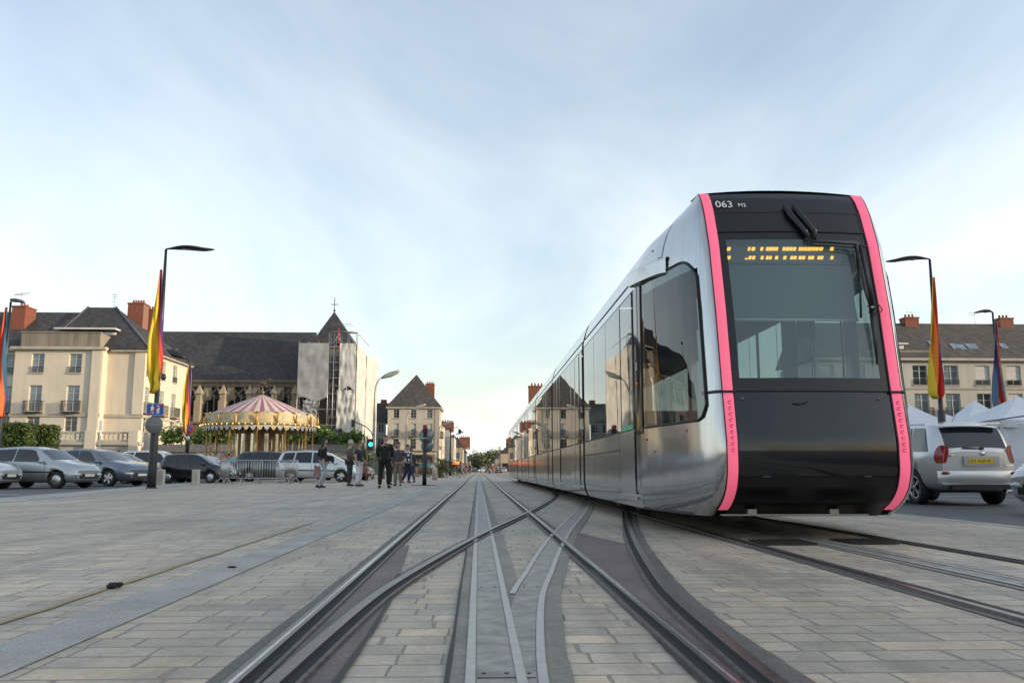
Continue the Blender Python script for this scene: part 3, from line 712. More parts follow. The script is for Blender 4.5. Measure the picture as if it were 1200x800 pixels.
# nose extras: underside, cab windows, pillar, camera housings
a = MB(); a.grid(lambda u, v: (TR-(.8+.38*v**.5)+2*(.8+.38*v**.5)*u, 7.86+v*(YE-7.86), .205), 4, 6); a.grid(lambda u, v: (TR-1.15+2.3*u, YE+v*(50.4-YE), .26), 2, 2); a.build('underside', M('undercarriage_grey'), tr, world=True)
for sgn in (-1, 1):
    # rounded cab side window
    def wz1(y): return 2.62 if y > 8.05 else 2.62-.20*((8.05-y)/.43)**3.
    def wz0(y): return 1.06 if y > 7.78 else 1.06+.13*((7.78-y)/.16)**2.5
    def cab(u, v, o_=.004):
        y = 7.62+(9.12-7.62)*u; z = wz0(y)+(wz1(y)-wz0(y))*v
        y2 = y+(yf(z)-yf(1.5))*.9*max(0, 1-u*1.4)
        k = kof(max(y2, yf(z)+.06), z); return side(z, k=k, sgn=sgn, off=o_)
    a = MB(); a.grid(lambda u, v: cab(u, v, .007), 24, 14, flip=sgn < 0); cw = a.build('cab_window', GSIDE, tr, world=True)
    a = MB()
    ring = [(0, v/14) for v in range(15)]+[(u/20, 1) for u in range(1, 21)]+[(1, 1-v/14) for v in range(1, 15)]+[(1-u/20, 0) for u in range(1, 20)]
    a.tube([cab(u, v, .008) for u, v in ring+[ring[0]]], .013, 5, cap=False); a.build('window_seal', SEAM, cw).data.transform(Matrix.Translation(-tr.location))
    a = MB(); skin(a, 9.12, 9.46, 1.0, 2.63, sgn, .006, 4, 8); a.build('pillar_panel', BLK, tr, world=True)
    a = MB(); skin(a, 9.27, 9.285, .25, 2.7, sgn, .009, 1, 10); skin(a, 8.55, 8.565, 2.68, 3.3, sgn, .004, 1, 12); skin(a, 7.7, 8.55, 2.675, 2.685, sgn, -.01, 4, 1)
    a.build('panel_seam', SEAM, tr, world=True)
    # projecting camera housing above the pillar
    a = MB()
    def hou(u, v):
        y = 8.38+1.06*u; b0 = sk(y, 2.70, sgn, 0); w = .055*min(1, .25+u*9); dz_ = -.07*(1-u)
        prof = [(0,2.66+dz_),(w,2.665+dz_),(w,2.80+dz_),(w*.9,2.82+dz_),(-.02,2.83+dz_)]; t = v*4; k = min(int(t), 3); f = t-k
        return (b0[0]+sgn*(prof[k][0]+(prof[k+1][0]-prof[k][0])*f+.004), b0[1], prof[k][1]+(prof[k+1][1]-prof[k][1])*f)
    a.grid(hou, 16, 4, 0, False, flip=sgn < 0); e0, e1 = hou(1, .25), hou(1, .75); bb = sk(9.44, 2.7, sgn, 0)
    a.add([hou(1, q/4) for q in range(5)], [(0,1,2,3,4)]); a.build('camera_housing', SIL, tr, world=True)
    a = MB(); 
    p = sk(9.3, 1.55, sgn, .012); a.ball(p, (.02,.02,.02), 8); 
    a.build('marker_light', M('orange_reflector', (.8,.16,.02), .3), tr, world=True)
    k = text('0', .13, sk(9.36, 1.70, sgn, .012), (R(90), 0, R(-90) if sgn < 0 else R(90)), WHT, 'door_number', tr)
    a = MB()
    for (y, z) in ((7.95,.98),(9.0,.93),(8.75,.80),(11.2,1.0),(12.8,.98),(8.9,2.95),(8.62,2.8)):
        p = sk(y, z, sgn, .002); a.ball(p, (.011,.011,.011), 6)
    a.build('panel_screw', M('grey_metal_dot'), tr, world=True)
# coupler guard
a = MB(); a.box(TR-.80, TR+.52, 7.60, 7.66, .215, .228); 
for x in (-.52, .22): a.box(TR+x-.04, TR+x+.04, 7.62, 7.70, .225, .27)
a.build('coupler_guard', M('guard_steel', (.22,.22,.21), .4, .8), tr, world=True)
a = MB(); a.box(TR-.75, TR+.75, 9.8, 11.3, .16, .30); a.build('undercarriage', M('undercarriage_grey'), tr, world=True)
a = MB(); a.grid(lambda u, v: (TR-1.15+2.3*u, 50.4, .25+2.5*v), 2, 2); a.build('rear_panel', SIL, tr, world=True)
# pantograph far back
# ---------------------------------------------------------------- vehicles
TYRE = M('tyre_rubber', (.016,.016,.017), .75); RIM = M('alloy_rim', (.55,.56,.57), .3, .85); ARCH = M('arch_liner', (.01,.01,.01), .9)
CHR = M('chrome', (.7,.7,.7), .15, 1.); HLT = M('headlight_glass', (.62,.66,.68), .08, .3); TLT = M('tail_light_red', (.28,.012,.012), .12, coat=.6); DRK = M('black_plastic', (.018,.018,.019), .5)
CGL = M('car_glass', (.012,.016,.018), .03, coat=.5); PLW = M('number_plate_white', (.75,.75,.72), .5); PLY = M('number_plate_yellow', (.72,.50,.03), .5); INDO = M('indicator_orange', (.7,.2,.02), .3)
def paint(name, col, metal=.6):
    if name in MC: return MC[name]
    m, nt, b = newmat(name); v = coords(nt)
    sx = nt.nodes.new('ShaderNodeSeparateXYZ'); nt.links.new(v, sx.inputs[0])
    dirt = mth(nt, 'MULTIPLY', ramp(nt, mth(nt, 'ADD', sx.outputs[2], mth(nt, 'MULTIPLY', noise(nt, v, 4, 4), .3)), [(.25, 1.), (.7, 0.)]), .4)
    nt.links.new(mixc(nt, dirt, col, (.13,.12,.11)), b.inputs['Base Color'])
    b.inputs['Metallic'].default_value = metal; b.inputs['Roughness'].default_value = .32; b.inputs['Coat Weight'].default_value = 1; b.inputs['Coat Roughness'].default_value = .04
    MC[name] = m; return m
def car(name, label, cat, loc, head, sp, group='cars parked on the square'):
    "local +x is forward; head = heading angle in world (0 = +X)"
    t = thing(name, label, cat, loc, head, group)
    L, Wd, zb = sp['L'], sp['W'], sp.get('zb', .20); T = sp['top']; B = sp['belt']; tum = sp.get('tum', .36); col = sp['paint']
    hx = L/2; zt0 = lambda x: interp(T, x)
    def zt(x): return (zt0(x-.05)+2*zt0(x)+zt0(x+.05))/4 if abs(x) < hx-.06 else zt0(x)
    def ring(x):
        s = min(1, abs(x)/hx); e = max(0, (s-.72)/.28); w = Wd/2*(1-.20*e**2.4); top = zt(x); zs = min(interp(B, x), top-.02)
        zlo = zb+.10*max(0, (s-.9)/.1)**2
        wr = .955*w-tum*max(0, top-zs)
        z7 = max(zs+.35*(top-zs), top-.05)
        return [(0,zlo),(.78*w,zlo),(.93*w,zlo+.05),(.985*w,zlo+.16),(w,.5*(zlo+zs)),(.992*w,zs-.12),(.955*w,zs),(wr,z7),(wr*.93,top-.005),(wr*.5,top+.018),(0,top+.025)]
    bp = sorted(set([-hx+L*i/64 for i in range(65)]+[p[0]+d for p in T for d in (-.05,-.02,0,.02,.05) if -hx < p[0]+d < hx]))
    vs = []; K = 20
    for x in bp:
        r = ring(x); pts = [(y, z) for y, z in r]+[(-y, z) for y, z in r[-2:0:-1]]
        vs += [(x, y, z) for y, z in pts]
    n = len(bp); b = MB()
    b.add(vs, [(i*K+j, (i+1)*K+j, (i+1)*K+(j+1)%K, i*K+(j+1)%K) for i in range(n-1) for j in range(K)]+[tuple(range(K)), tuple((n-1)*K+K-1-j for j in range(K))], 0, True)
    body = b.build('body', [col, ARCH], t, fixn=True)
    for p in body.data.polygons:
        if len(p.vertices) > 4: p.use_smooth = False
    # wheel arches
    WR = sp.get('wr', .31); wx = sp['wheels']; c = MB()
    for x in wx:
        for s in (-1, 1): c.lathe([(WR+.055, 0), (WR+.055, .34)], 28, (x, s*(Wd/2-.13)-.17, WR), axis='y', mi=1)
    cut = c.build('cut', [col, ARCH], t, fixn=True)
    md = body.modifiers.new('b', 'BOOLEAN'); md.operation = 'DIFFERENCE'; md.object = cut; md.solver = 'EXACT'; md.use_self = True
    evald(body); bpy.data.objects.remove(cut)
    for x in wx:
        for s in (-1, 1):
            w = MB(); y0 = s*(Wd/2-.11)
            w.lathe([(p_[0], p_[1]*s) for p_ in ((.03,-.10),(WR-.03,-.105),(WR,-.085),(WR,.085),(WR-.03,.10),(WR*.70,.095),(WR*.69,.02),(.03,.02))], 28, (0,0,0), axis='y')
            wo = w.build('wheel', TYRE, t); wo.location = (x, y0, WR)
            r = MB(); o = s*.075; RR = WR*.69
            r.lathe([(RR,min(o-.01,o+.012)),(RR,max(o-.01,o+.012)),(RR*.88,max(o-.01,o+.012)),(RR*.88,min(o-.01,o+.012))][:3]+[(RR*.88,min(o-.01,o+.012))], 24, axis='y')
            ns = sp.get('spokes', 5)
            if sp.get('cap'): r.lathe([(RR*.97, s*.06),(RR*.9, s*.085),(RR*.3, s*.10),(.02, s*.102)], 24, axis='y'); 
            for q in range(ns):
                a = 2*pi*q/ns; da = .20; P = []
                for rad, d_ in ((RR*.15, .5), (RR*.95, .20*5/ns), (RR*.95, -.20*5/ns), (RR*.15, -.5)): P.append((rad*cos(a+d_), rad*sin(a+d_)))
                ya, yb = sorted((s*.06, s*.098))
                if not sp.get('cap'): r.prism([(p[0], p[1]) for p in P], ya, yb, 'y')
            r.ball((0, s*.09, 0), (.045,.02,.045), 10)
            dsk = [DRK if sp.get('steel') else RIM]; r.build('rim', dsk, wo)
    def sd(x, tt, s, off=.007):
        r = ring(x); a, bb = r[6], r[7]; y = a[0]+(bb[0]-a[0])*tt; z = a[1]+(bb[1]-a[1])*tt
        return (x, s*(y+off), z+off*.3)
    def topz(x, y):
        r = ring(x); y = abs(y); P = [r[7], r[8], r[9], r[10]]
        for p, q in zip(P, P[1:]):
            if q[0] <= y <= p[0]: f = (y-q[0])/max(1e-6, p[0]-q[0]); return q[1]+(p[1]-q[1])*f
        return P[0][1]
    for wdef in sp['side']:
        for s in (-1, 1):
            xb0, xb1, xt0, xt1 = wdef; g = MB()
            g.grid(lambda u, v: sd((xb0+(xb1-xb0)*u)*(1-v)+(xt0+(xt1-xt0)*u)*v, .06+.88*v, s, .007+.012*sin(pi*v)), 8, 5, flip=s > 0)
            g.build('side_window', CGL, t)
    for nm in ('ws', 'rw'):
        if nm not in sp: continue
        x0, x1 = sp[nm]; g = MB()
        def f(u, v):
            x = x0+(x1-x0)*v; r = ring(x); y = (2*u-1)*r[7][0]*.90
            dz = (topz(x+.02, y)-topz(x-.02, y))/.04; nl = math.hypot(dz, 1); o = .010
            return (x-dz/nl*o, y, topz(x, y)+o/nl)
        g.grid(f, 10, 10, flip=(x0 > x1)); g.build('windscreen' if nm == 'ws' else 'rear_window', CGL, t)
    # shut lines, sill and rubbing strip
    g = MB()
    def rp(x, k, s, off=.004):
        r = ring(x); i = int(k); f = k-i; return (x, s*(r[i][0]+(r[min(i+1,10)][0]-r[i][0])*f+off), r[i][1]+(r[min(i+1,10)][1]-r[i][1])*f)
    for x in sp['doors']:
        for s in (-1, 1): g.grid(lambda u, v: rp(x+.012*u, 2.6+3.4*v, s), 1, 6, flip=s > 0)
    g.build('door_gap', SEAM, t)
    if sp.get('strip', 1):
        g = MB()
        for s in (-1, 1): g.grid(lambda u, v: rp(wx[0]-WR-.12+(wx[1]+WR+.12-wx[0]+WR+.12)*u, 4.0+.22*v, s, .010), 16, 1, flip=s > 0)
        g.build('rubbing_strip', DRK, t)
    for x in sp['handles']:
        for s in (-1, 1):
            p = rp(x, 5.2, s, .015); g = MB(); g.ball(p, (.085,.018,.018), 8); g.build('door_handle', sp.get('trim', DRK), t)
    # front and rear furniture
    def nose_pt(y, z, fr, off=.012):
        x = fr*hx; r = ring(x); w = r[4][0]; return (x+fr*(off), y*w, z)
    fr_z = interp(T, hx); re_z = interp(T, -hx)
    def at_z(x, z, off):
        r = ring(x); P = r[2:8]
        for p, q in zip(P, P[1:]):
            if p[1] <= z <= q[1]: return p[0]+(q[0]-p[0])*(z-p[1])/max(1e-6, q[1]-p[1])+off
        return P[-1][0]+off if z > P[-1][1] else P[0][0]+off
    def lamp_patch(g, fr, s, z0, z1, dx, dy):
        "lens wrapped round a corner of the body: side patch, end patch and the bowed corner"
        def f(u, v):
            z = z0+(z1-z0)*v; d = .02+.0*v; e = 1-.35*abs(2*v-1)**3
            if u < .5: k = 1-u*2; x = fr*(hx-.015-dx*k*e); return (x, s*at_z(x, z, .012), z)
            k = u*2-1; x = fr*(hx-.015); y = at_z(x, z, .012); return (x+fr*(.028 if k > .02 else .012), s*(y-dy*k*e), z)
        g.grid(f, 12, 6, flip=(fr*s < 0))
    for s in (-1, 1):
        z = sp.get('hz', fr_z-.13); x = hx-.10
        r_ = ring(x); g = MB(); g.ball((x-.03, s*(r_[5][0]-.17), z), (.17,.19,.085), 12); g.build('headlight', HLT, t)
        z = sp.get('tz', re_z-.05); g = MB(); lamp_patch(g, -1, s, z-sp.get('th', .17), z+sp.get('th', .17)*.8, sp.get('tx', .16), .11); g.build('tail_light', TLT, t)
    g = MB(); x = hx; g.box(x-.02, x+.022, -.36, .36, sp.get('gz', fr_z-.19), sp.get('gz', fr_z-.19)+.085); g.build('grille', DRK, t)
    g = MB(); g.box(x-.02, x+.02, -.48, .48, zb+.12, zb+.24); g.build('air_intake', DRK, t)
    g = MB(); w_ = ring(hx)[4][0]; g.box(x-.02, x+.026, -.25, .25, zb+.20, zb+.29); g.build('number_plate', PLW, t)
    if 'rp' not in sp: g = MB(); g.box(-x-.024, -x+.02, -.26, .26, .62, .73); g.build('number_plate', PLW, t)
    for s in (-1, 1):
        mx = sp['mirror']; p = sd(mx, .1, s, 0); g = MB(); g.ball((p[0], s*(Wd/2+.07), p[2]+.03), (.07,.10,.075), 10); g.tube([(p[0],p[1],p[2]), (p[0], s*(Wd/2+.05), p[2]+.01)], .02, 6); g.build('mirror', sp.get('mirc', col), t)
    if sp.get('aerial'): g = MB(); g.tube([(sp['aerial'], 0, zt(sp['aerial'])+.02), (sp['aerial']-.3, 0, zt(sp['aerial'])+.3)], .005, 5); g.build('aerial', DRK, t)
    if sp.get('rails'):
        g = MB()
        for s in (-1, 1): g.tube([(x, s*(ring(x)[7][0]-.06), zt(x)-.01) for x in (.5,.3,-.2,-.8,-1.2,-1.4)], .017, 6)
        g.build('roof_rail', sp['rails'], t)
    return t, ring, topz
SILV = paint('silver_car_paint', (.42,.45,.47)); GRYB = paint('blue_grey_car_paint', (.17,.19,.235)); WHP = paint('white_car_paint', (.72,.73,.74), .1); BLP = paint('black_car_paint', (.012,.013,.016), .3)
DKG = paint('dark_grey_car_paint', (.035,.04,.045), .5); PALE = paint('pale_silver_paint', (.60,.63,.65), .5); RED = paint('dark_red_car_paint', (.12,.012,.012), .4); CHAM = paint('champagne_silver_paint', (.60,.595,.58), .6)
hatch = dict(L=3.74, W=1.63, wr=.29, paint=SILV, top=[(-1.87,.95),(-1.80,1.0),(-1.52,1.34),(-1.30,1.40),(-.6,1.43),(.0,1.41),(.30,1.34),(.95,.96),(1.60,.82),(1.80,.72),(1.87,.60)], belt=[(-1.87,.94),(-1,.90),(1.0,.86),(1.87,.6)],
    wheels=(-1.20,1.18), side=[(-1.42,-.62,-1.28,-.58),(-.54,.58,-.52,.18)], ws=(.93,.36), rw=(-1.76,-1.50), doors=(-.60,.72), handles=(-.45,), mirror=.62, cap=1, spokes=6)
sedan = dict(L=4.45, W=1.76, wr=.32, paint=GRYB, top=[(-2.22,.92),(-2.1,1.02),(-1.75,1.08),(-1.05,1.40),(-.5,1.47),(.1,1.45),(.45,1.36),(1.20,1.0),(1.9,.86),(2.12,.76),(2.22,.62)], belt=[(-2.2,1.0),(-1,.95),(1.2,.90),(2.2,.6)],
    wheels=(-1.32,1.36), side=[(-1.15,-.30,-.95,-.30),(-.22,.85,-.22,.30)], ws=(1.20,.50), rw=(-1.70,-1.08), doors=(-1.05,-.26,.95), handles=(-.95,-.1), mirror=.85, trim=CHR)
suvw = dict(L=4.5, W=1.80, wr=.35, paint=WHP, top=[(-2.25,1.0),(-2.1,1.12),(-1.85,1.55),(-1.6,1.64),(-.5,1.68),(.2,1.64),(.5,1.52),(1.15,1.12),(2.0,.98),(2.2,.84),(2.25,.7)], belt=[(-2.25,1.05),(-1,1.02),(1.2,1.0),(2.2,.75)],
    wheels=(-1.35,1.4), side=[(-1.85,-1.2,-1.65,-1.1),(-1.1,-.2,-1.02,-.2),(-.12,.95,-.12,.42)], ws=(1.13,.55), rw=(-2.06,-1.84), doors=(-1.15,-.16,1.0), handles=(-.95,.05), mirror=.95, rails=DRK)
small = dict(L=3.45, W=1.62, wr=.29, paint=BLP, top=[(-1.72,.95),(-1.66,1.02),(-1.45,1.38),(-1.2,1.44),(-.5,1.48),(.15,1.45),(.5,1.34),(1.12,.98),(1.5,.88),(1.66,.76),(1.72,.6)], belt=[(-1.7,.98),(-1,.93),(1.1,.90),(1.7,.6)],
    wheels=(-1.15,1.18), side=[(-1.45,-.75,-1.28,-.68),(-.67,.0,-.62,0),(.07,.80,.07,.35)], ws=(1.10,.50), rw=(-1.63,-1.44), doors=(-.70,.03,.88), handles=(-.55,.2), mirror=.78, cap=1, spokes=8, strip=0)
mpv = dict(L=4.32, W=1.74, wr=.31, paint=PALE, top=[(-2.16,.98),(-2.10,1.10),(-1.92,1.50),(-1.7,1.62),(-.6,1.67),(.2,1.63),(.55,1.52),(1.45,1.03),(1.95,.88),(2.1,.76),(2.16,.62)], belt=[(-2.16,1.0),(-1,.98),(1.4,.94),(2.1,.65)],
    wheels=(-1.32,1.35), side=[(-1.92,-1.25,-1.72,-1.15),(-1.15,-.25,-1.08,-.25),(-.17,.80,-.17,.40),(.90,1.28,.50,.62)], ws=(1.42,.60), rw=(-2.06,-1.90), doors=(-1.2,-.21,1.0), handles=(-1.0,.0), mirror=1.05, rails=DRK)
estate = dict(mpv); estate.update(paint=DKG, L=4.4)
def gpos(px, Y, z=0.): return (gx(px, Y), Y, z)
def carc(name, label, cat, px, Y, deg, sp, **k): return car(name, label, cat, (gx(px, Y), Y, .0), R(deg), sp, **k)
carc('parked_car', 'silver three door hatchback nearest the left edge of the photo', 'car', 50, 31.2, -13, hatch)
h0 = dict(hatch, paint=PALE); carc('parked_car', 'pale car whose bumper alone shows at the left edge', 'car', -52, 29.3, -3, h0)
carc('parked_car', 'blue grey saloon parked behind the silver hatchback', 'car', 113, 35.5, -19, sedan)
carc('parked_car', 'dark saloon half hidden behind the blue grey one', 'car', 133, 41.5, -18, dict(sedan, paint=DKG))
carc('parked_car', 'white sport utility car behind the nearest lamp post', 'car', 186, 48, -6, suvw)
carc('parked_car', 'small black hatchback between the white stone bollards', 'car', 229.5, 44, -7, small)[0].scale = (.93, 1, .97)
carc('parked_car', 'silver hatchback whose bonnet shows past the small black car', 'car', 243, 48.5, -6, dict(hatch, paint=SILV))
carc('parked_car', 'dark grey estate standing behind the steel barriers', 'car', 322, 49.5, 8, estate)
carc('parked_car', 'pale silver people carrier beyond the woman in the black jacket', 'car', 374, 47, -3, mpv)
carc('parked_car', 'dark red car just past the nose of the people carrier', 'car', 402, 55, -8, dict(hatch, paint=RED))
# right hand side: champagne four wheel drive seen from behind
SUV = dict(L=4.4, W=1.84, wr=.355, zb=.30, paint=CHAM, tum=.30, top=[(-2.2,1.08),(-2.16,1.14),(-2.02,1.44),(-1.88,1.62),(-1.6,1.68),(-.5,1.72),(.3,1.68),(.6,1.56),(1.25,1.16),(2.0,1.02),(2.15,.9),(2.2,.75)], belt=[(-2.2,1.06),(-1,1.08),(1.2,1.04),(2.2,.8)],
    wheels=(-1.28,1.30), side=[(-1.85,-1.15,-1.55,-1.08),(-1.05,-.15,-1.0,-.15),(-.07,1.0,-.07,.5)], ws=(1.23,.65), rw=(-2.150,-1.90), doors=(-1.1,-.11,1.05), handles=(-.95,.05), mirror=1.0, rails=DRK, aerial=-1.3, strip=0, tz=1.06, th=.20, tx=.16, rp=1)
t, ring, topz = car('parked_suv', 'champagne silver four wheel drive seen from behind, yellow number plate', 'car', (10.22, 19.45, -.1), R(90), SUV)
x = -2.2
a = MB(); a.box(x-.045, x+.02, -.42, .32, .80, 1.0); a.build('plate_recess', M('plate_surround', (.42,.42,.41), .4, .6), t)
a = MB(); a.box(x-.055, x-.04, -.30, .22, .85, .95); pl = a.build('number_plate', PLY, t)
tx = text('375 WSE 99', .085, (0,0,0), (R(90), 0, R(-90)), DRK, 'plate_lettering', None); tx.parent = pl; tx.location = (x-.056, .20, .87)
a = MB(); a.grid(lambda u, v: (x-.07-.02*sin(pi*v)+.10*abs(2*u-1)**4, -.86+1.72*u, .44+.26*v), 16, 5); a.box(x-.07, x+.0, -.8, .8, .42, .45); a.build('rear_bumper', CHAM, t)
a = MB(); a.box(x-.075, x+.1, -.62, .62, .33, .43); a.build('bumper_skid', DRK, t)
for s in (-1, 1):
    a = MB(); a.ball((x-.05, s*.72, .66), (.05,.09,.035), 10); a.build('reflector', TLT, t)
a = MB(); a.grid(lambda u, v: (x+.30-.30*u*0-.12*v, -.62+1.24*u, 1.70-.02*v+.01*sin(pi*u)), 8, 2); a.box(x+.12, x+.32, -.60, .60, 1.665, 1.70); a.build('roof_spoiler', CHAM, t)
a = MB(); a.tube([(x+.02, -.1, 1.155), (x+.02, .3, 1.17)], .012, 6); a.box(x+.0, x+.03, -.14, -.06, 1.13, 1.18); a.build('rear_wiper', DRK, t)
a = MB(); a.tube([(x-.03, .62, 1.02), (x-.034, .56, 1.035), (x-.03, .50, 1.02), (x-.034, .56, 1.005), (x-.03, .62, 1.02)], .008, 6); a.ball((x-.03,.56,1.02), (.01,.03,.008), 8)
a.ball((x-.03,-.1,1.05), (.015,.05,.04), 10); a.box(x-.02, x-.01, -.72, -.55, .80, .83); a.build('badge', CHR, t)
a = MB(); a.tube([(x+.02, -.5, .30), (x-.03, -.5, .30)], .03, 8); a.tube([(x+.3, -.7, .30), (x+.3, .7, .30)], .04, 8); a.build('exhaust', DRK, t)
car('parked_car', 'pale silver car whose wheel and bumper show at the right edge', 'car', (gx(1187, 13.6)+2.12, 13.6, -.1), R(180+8), dict(hatch, paint=CHAM, cap=0))
# ---------------------------------------------------------------- people
SKN = M('skin', (.42,.25,.18), .55, var=.06); HAIRD = M('dark_hair', (.02,.014,.01), .6, bmp=.4, scale=20); HAIRB = M('brown_hair', (.10,.055,.03), .6, bmp=.4, scale=20); HAIRG = M('grey_hair', (.38,.36,.34), .6, bmp=.4, scale=20)
def cloth(name, c): return M(name, c, .85, var=.22, scale=6, bmp=.25)
def skin_mesh(name, V, E, rad, mat, parent, root=0, sub=1):
    me = bpy.data.meshes.new(name); me.from_pydata(V, E, []); me.materials.append(mat)
    o = bpy.data.objects.new(name, me); COL.objects.link(o)
    md = o.modifiers.new('s', 'SKIN'); md.use_smooth_shade = True; md.branch_smoothing = .4
    for i, r in enumerate(rad):
        sv = me.skin_vertices[0].data[i]; sv.radius = r if isinstance(r, tuple) else (r, r); sv.use_root = (i == root)
    if sub: sm = o.modifiers.new('u', 'SUBSURF'); sm.levels = sub; sm.render_levels = sub
    evald(o)
    for p in o.data.polygons: p.use_smooth = True
    if parent is not None: o.parent = parent
    return o
BASE = dict(pel=(0,0,.95), wai=(0,0,1.08), che=(0,.0,1.30), nb=(0,.01,1.43), nk=(0,-.005,1.50),
    shL=(.165,.01,1.375), elL=(.22,.03,1.13), wrL=(.22,-.04,.88), shR=(-.165,.01,1.375), elR=(-.22,.03,1.13), wrR=(-.22,-.04,.88),
    hiL=(.09,0,.92), knL=(.10,-.02,.50), anL=(.10,.02,.09), toL=(.12,-.14,.035), hiR=(-.09,0,.92), knR=(-.10,-.02,.50), anR=(-.10,.02,.09), toR=(-.12,-.14,.035))
def person(label, loc, face, pose={}, top=None, topcol=None, leg=None, shoe=None, hair=HAIRD, hairlen='short', scale=1., bulk=1., coat=None, sleeve='long', group=None, stripes=None, lod=0, skirt=False):
    "face = world angle the person faces (0 = +X, -90 = camera)"
    J = dict(BASE); J.update(pose); j = {k: Vector(v)*1. for k, v in J.items()}
    t = thing('person', label, 'person', loc, R(face+90), group); t.scale = (scale,)*3
    V = []; E = []; Rr = []
    def vert(p, r): V.append(tuple(p)); Rr.append(r); return len(V)-1
    def link(a, b): E.append((a, b))
    pe = vert(j['pel'], .10); wa = vert(j['wai'], (.10,.085)); ch = vert(j['che'], (.125,.10)); nb = vert(j['nb'], .07); nk = vert(j['nk'], .048); hd = vert(j['nk']+Vector((0,-.01,.07)), .055)
    for a, b in ((pe,wa),(wa,ch),(ch,nb),(nb,nk),(nk,hd)): link(a, b)
    for s in 'LR':
        sg = 1 if s == 'L' else -1
        sh = vert(j['sh'+s], .058); el = vert(j['el'+s], .040); wr = vert(j['wr'+s], .026); link(ch, sh); link(sh, el); link(el, wr)
        d = (j['wr'+s]-j['el'+s]).normalized(); pm = vert(j['wr'+s]+d*.055, (.032,.018)); link(wr, pm)
        side_ = d.cross(Vector((1,0,0))); side_ = side_.normalized() if side_.length > .1 else Vector((0,1,0))
        if lod == 0:
            for q, ln in ((-1.5,.060),(-.5,.078),(.5,.082),(1.5,.070)):
                f1 = vert(j['wr'+s]+d*(.055+ln*.55)+side_*.014*q, .0085); f2 = vert(j['wr'+s]+d*(.055+ln)+side_*.014*q+Vector((-sg*.018,0,0)), .007); link(pm, f1); link(f1, f2)
            th = vert(j['wr'+s]+d*.06-side_*.045, .009); th2 = vert(j['wr'+s]+d*.09-side_*.05, .008); link(wr, th); link(th, th2)
        else:
            f1 = vert(j['wr'+s]+d*.12, (.03,.012)); link(pm, f1)
        hi = vert(j['hi'+s], .085); kn = vert(j['kn'+s], .054); an = vert(j['an'+s], .036); link(pe, hi); link(hi, kn); link(kn, an)
        mid = (j['kn'+s]*.65+j['an'+s]*.35)
        to = vert(j['to'+s], (.035,.028)); link(an, to)
    body = skin_mesh('body', V, E, Rr, SKN, t, 0, 1 if lod == 0 else 0)
    # head, part of the body mesh
    hb = MB(); c = j['nk']+Vector((0,-.02,.125)); hb.ball(c, (.074,.094,.115), 16)
    hb.ball(c+Vector((0,-.05,-.055)), (.050,.045,.05), 10)       # jaw
    hb.ball(c+Vector((0,-.10,-.015)), (.013,.020,.026), 8); 
    for s in (-1, 1): hb.ball(c+Vector((s*.076,.0,-.01)), (.012,.022,.032), 8)
    hb.ball(c+Vector((0,-.093,-.055)), (.025,.008,.007), 8, 1)
    for s in (-1, 1): hb.ball(c+Vector((s*.030,-.087,.012)), (.013,.009,.008), 8, 2)
    ho = hb.build('head', [SKN, M('lips', (.30,.10,.08), .5), M('eye_dark', (.04,.03,.03), .2)], t)
    bm = bmesh.new(); bm.from_mesh(body.data); bm2 = bmesh.new(); bm2.from_mesh(ho.data)
    body.data.materials.append(ho.data.materials[1]); body.data.materials.append(ho.data.materials[2]); bm.from_mesh(ho.data); bm.to_mesh(body.data); bm.free(); bm2.free(); bpy.data.objects.remove(ho)
    # hair
    h = MB()
    def hf(u, v):
        a = 2*pi*u; th = pi*v*(.60 if hairlen != 'bald' else .35); back = .5+.5*sin(a)   # back is +y
        th = th*(.62+.50*back); r = 1.10
        return c+Vector((.074*r*sin(th)*cos(a), .006+.096*r*sin(th)*sin(a), .117*r*cos(th)))
    h.grid(hf, 18, 8)
    if hairlen == 'long':
        h.grid(lambda u, v: c+Vector((.088*cos(pi*u)*(1+.25*v), .055+.062*sin(pi*u)-.0*v, .03-.34*v)), 10, 6); h.ball(c+Vector((0,.06,-.14)), (.085,.05,.17), 12)
    h.build('hair', hair, t)
    # trousers
    V = []; E = []; Rr = []; k = bulk
    pe = vert(j['pel']+Vector((0,0,.04)), (.135*k,.115*k)); 
    for s in 'LR':
        hi = vert(j['hi'+s]+Vector((0,0,-.03)), .102*k); kn = vert(j['kn'+s], .074*k); an = vert(j['an'+s]+Vector((0,0,.0)), .062*k); link(pe, hi); link(hi, kn); link(kn, an)
    skin_mesh('trousers', V, E, Rr, leg, t, 0, 1)
    # top
    V = []; E = []; Rr = []
    pe = vert(j['pel']+Vector((0,0,-.02 if not coat else -.14)), (.145*k,.125*k) if not coat else (.17*k,.14*k)); wa = vert(j['wai'], (.135*k,.12*k)); ch = vert(j['che'], (.155*k,.125*k)); nb = vert(j['nb']+Vector((0,0,.0)), .088)
    for a, b in ((pe,wa),(wa,ch),(ch,nb)): link(a, b)
    for s in 'LR':
        sh = vert(j['sh'+s], .080*k); link(ch, sh)
        if sleeve == 'long': el = vert(j['el'+s], .060*k); wr = vert(j['wr'+s], .044*k); link(sh, el); link(el, wr)
        else: el = vert(j['sh'+s].lerp(j['el'+s], .7), .062*k); link(sh, el)
    o = skin_mesh('jacket' if sleeve == 'long' else 'shirt', V, E, Rr, topcol, t, 1, 1)
    if stripes:
        o.data.materials.append(stripes)
        for p in o.data.polygons: 
            if int(p.center.z*11) % 2: p.material_index = 1
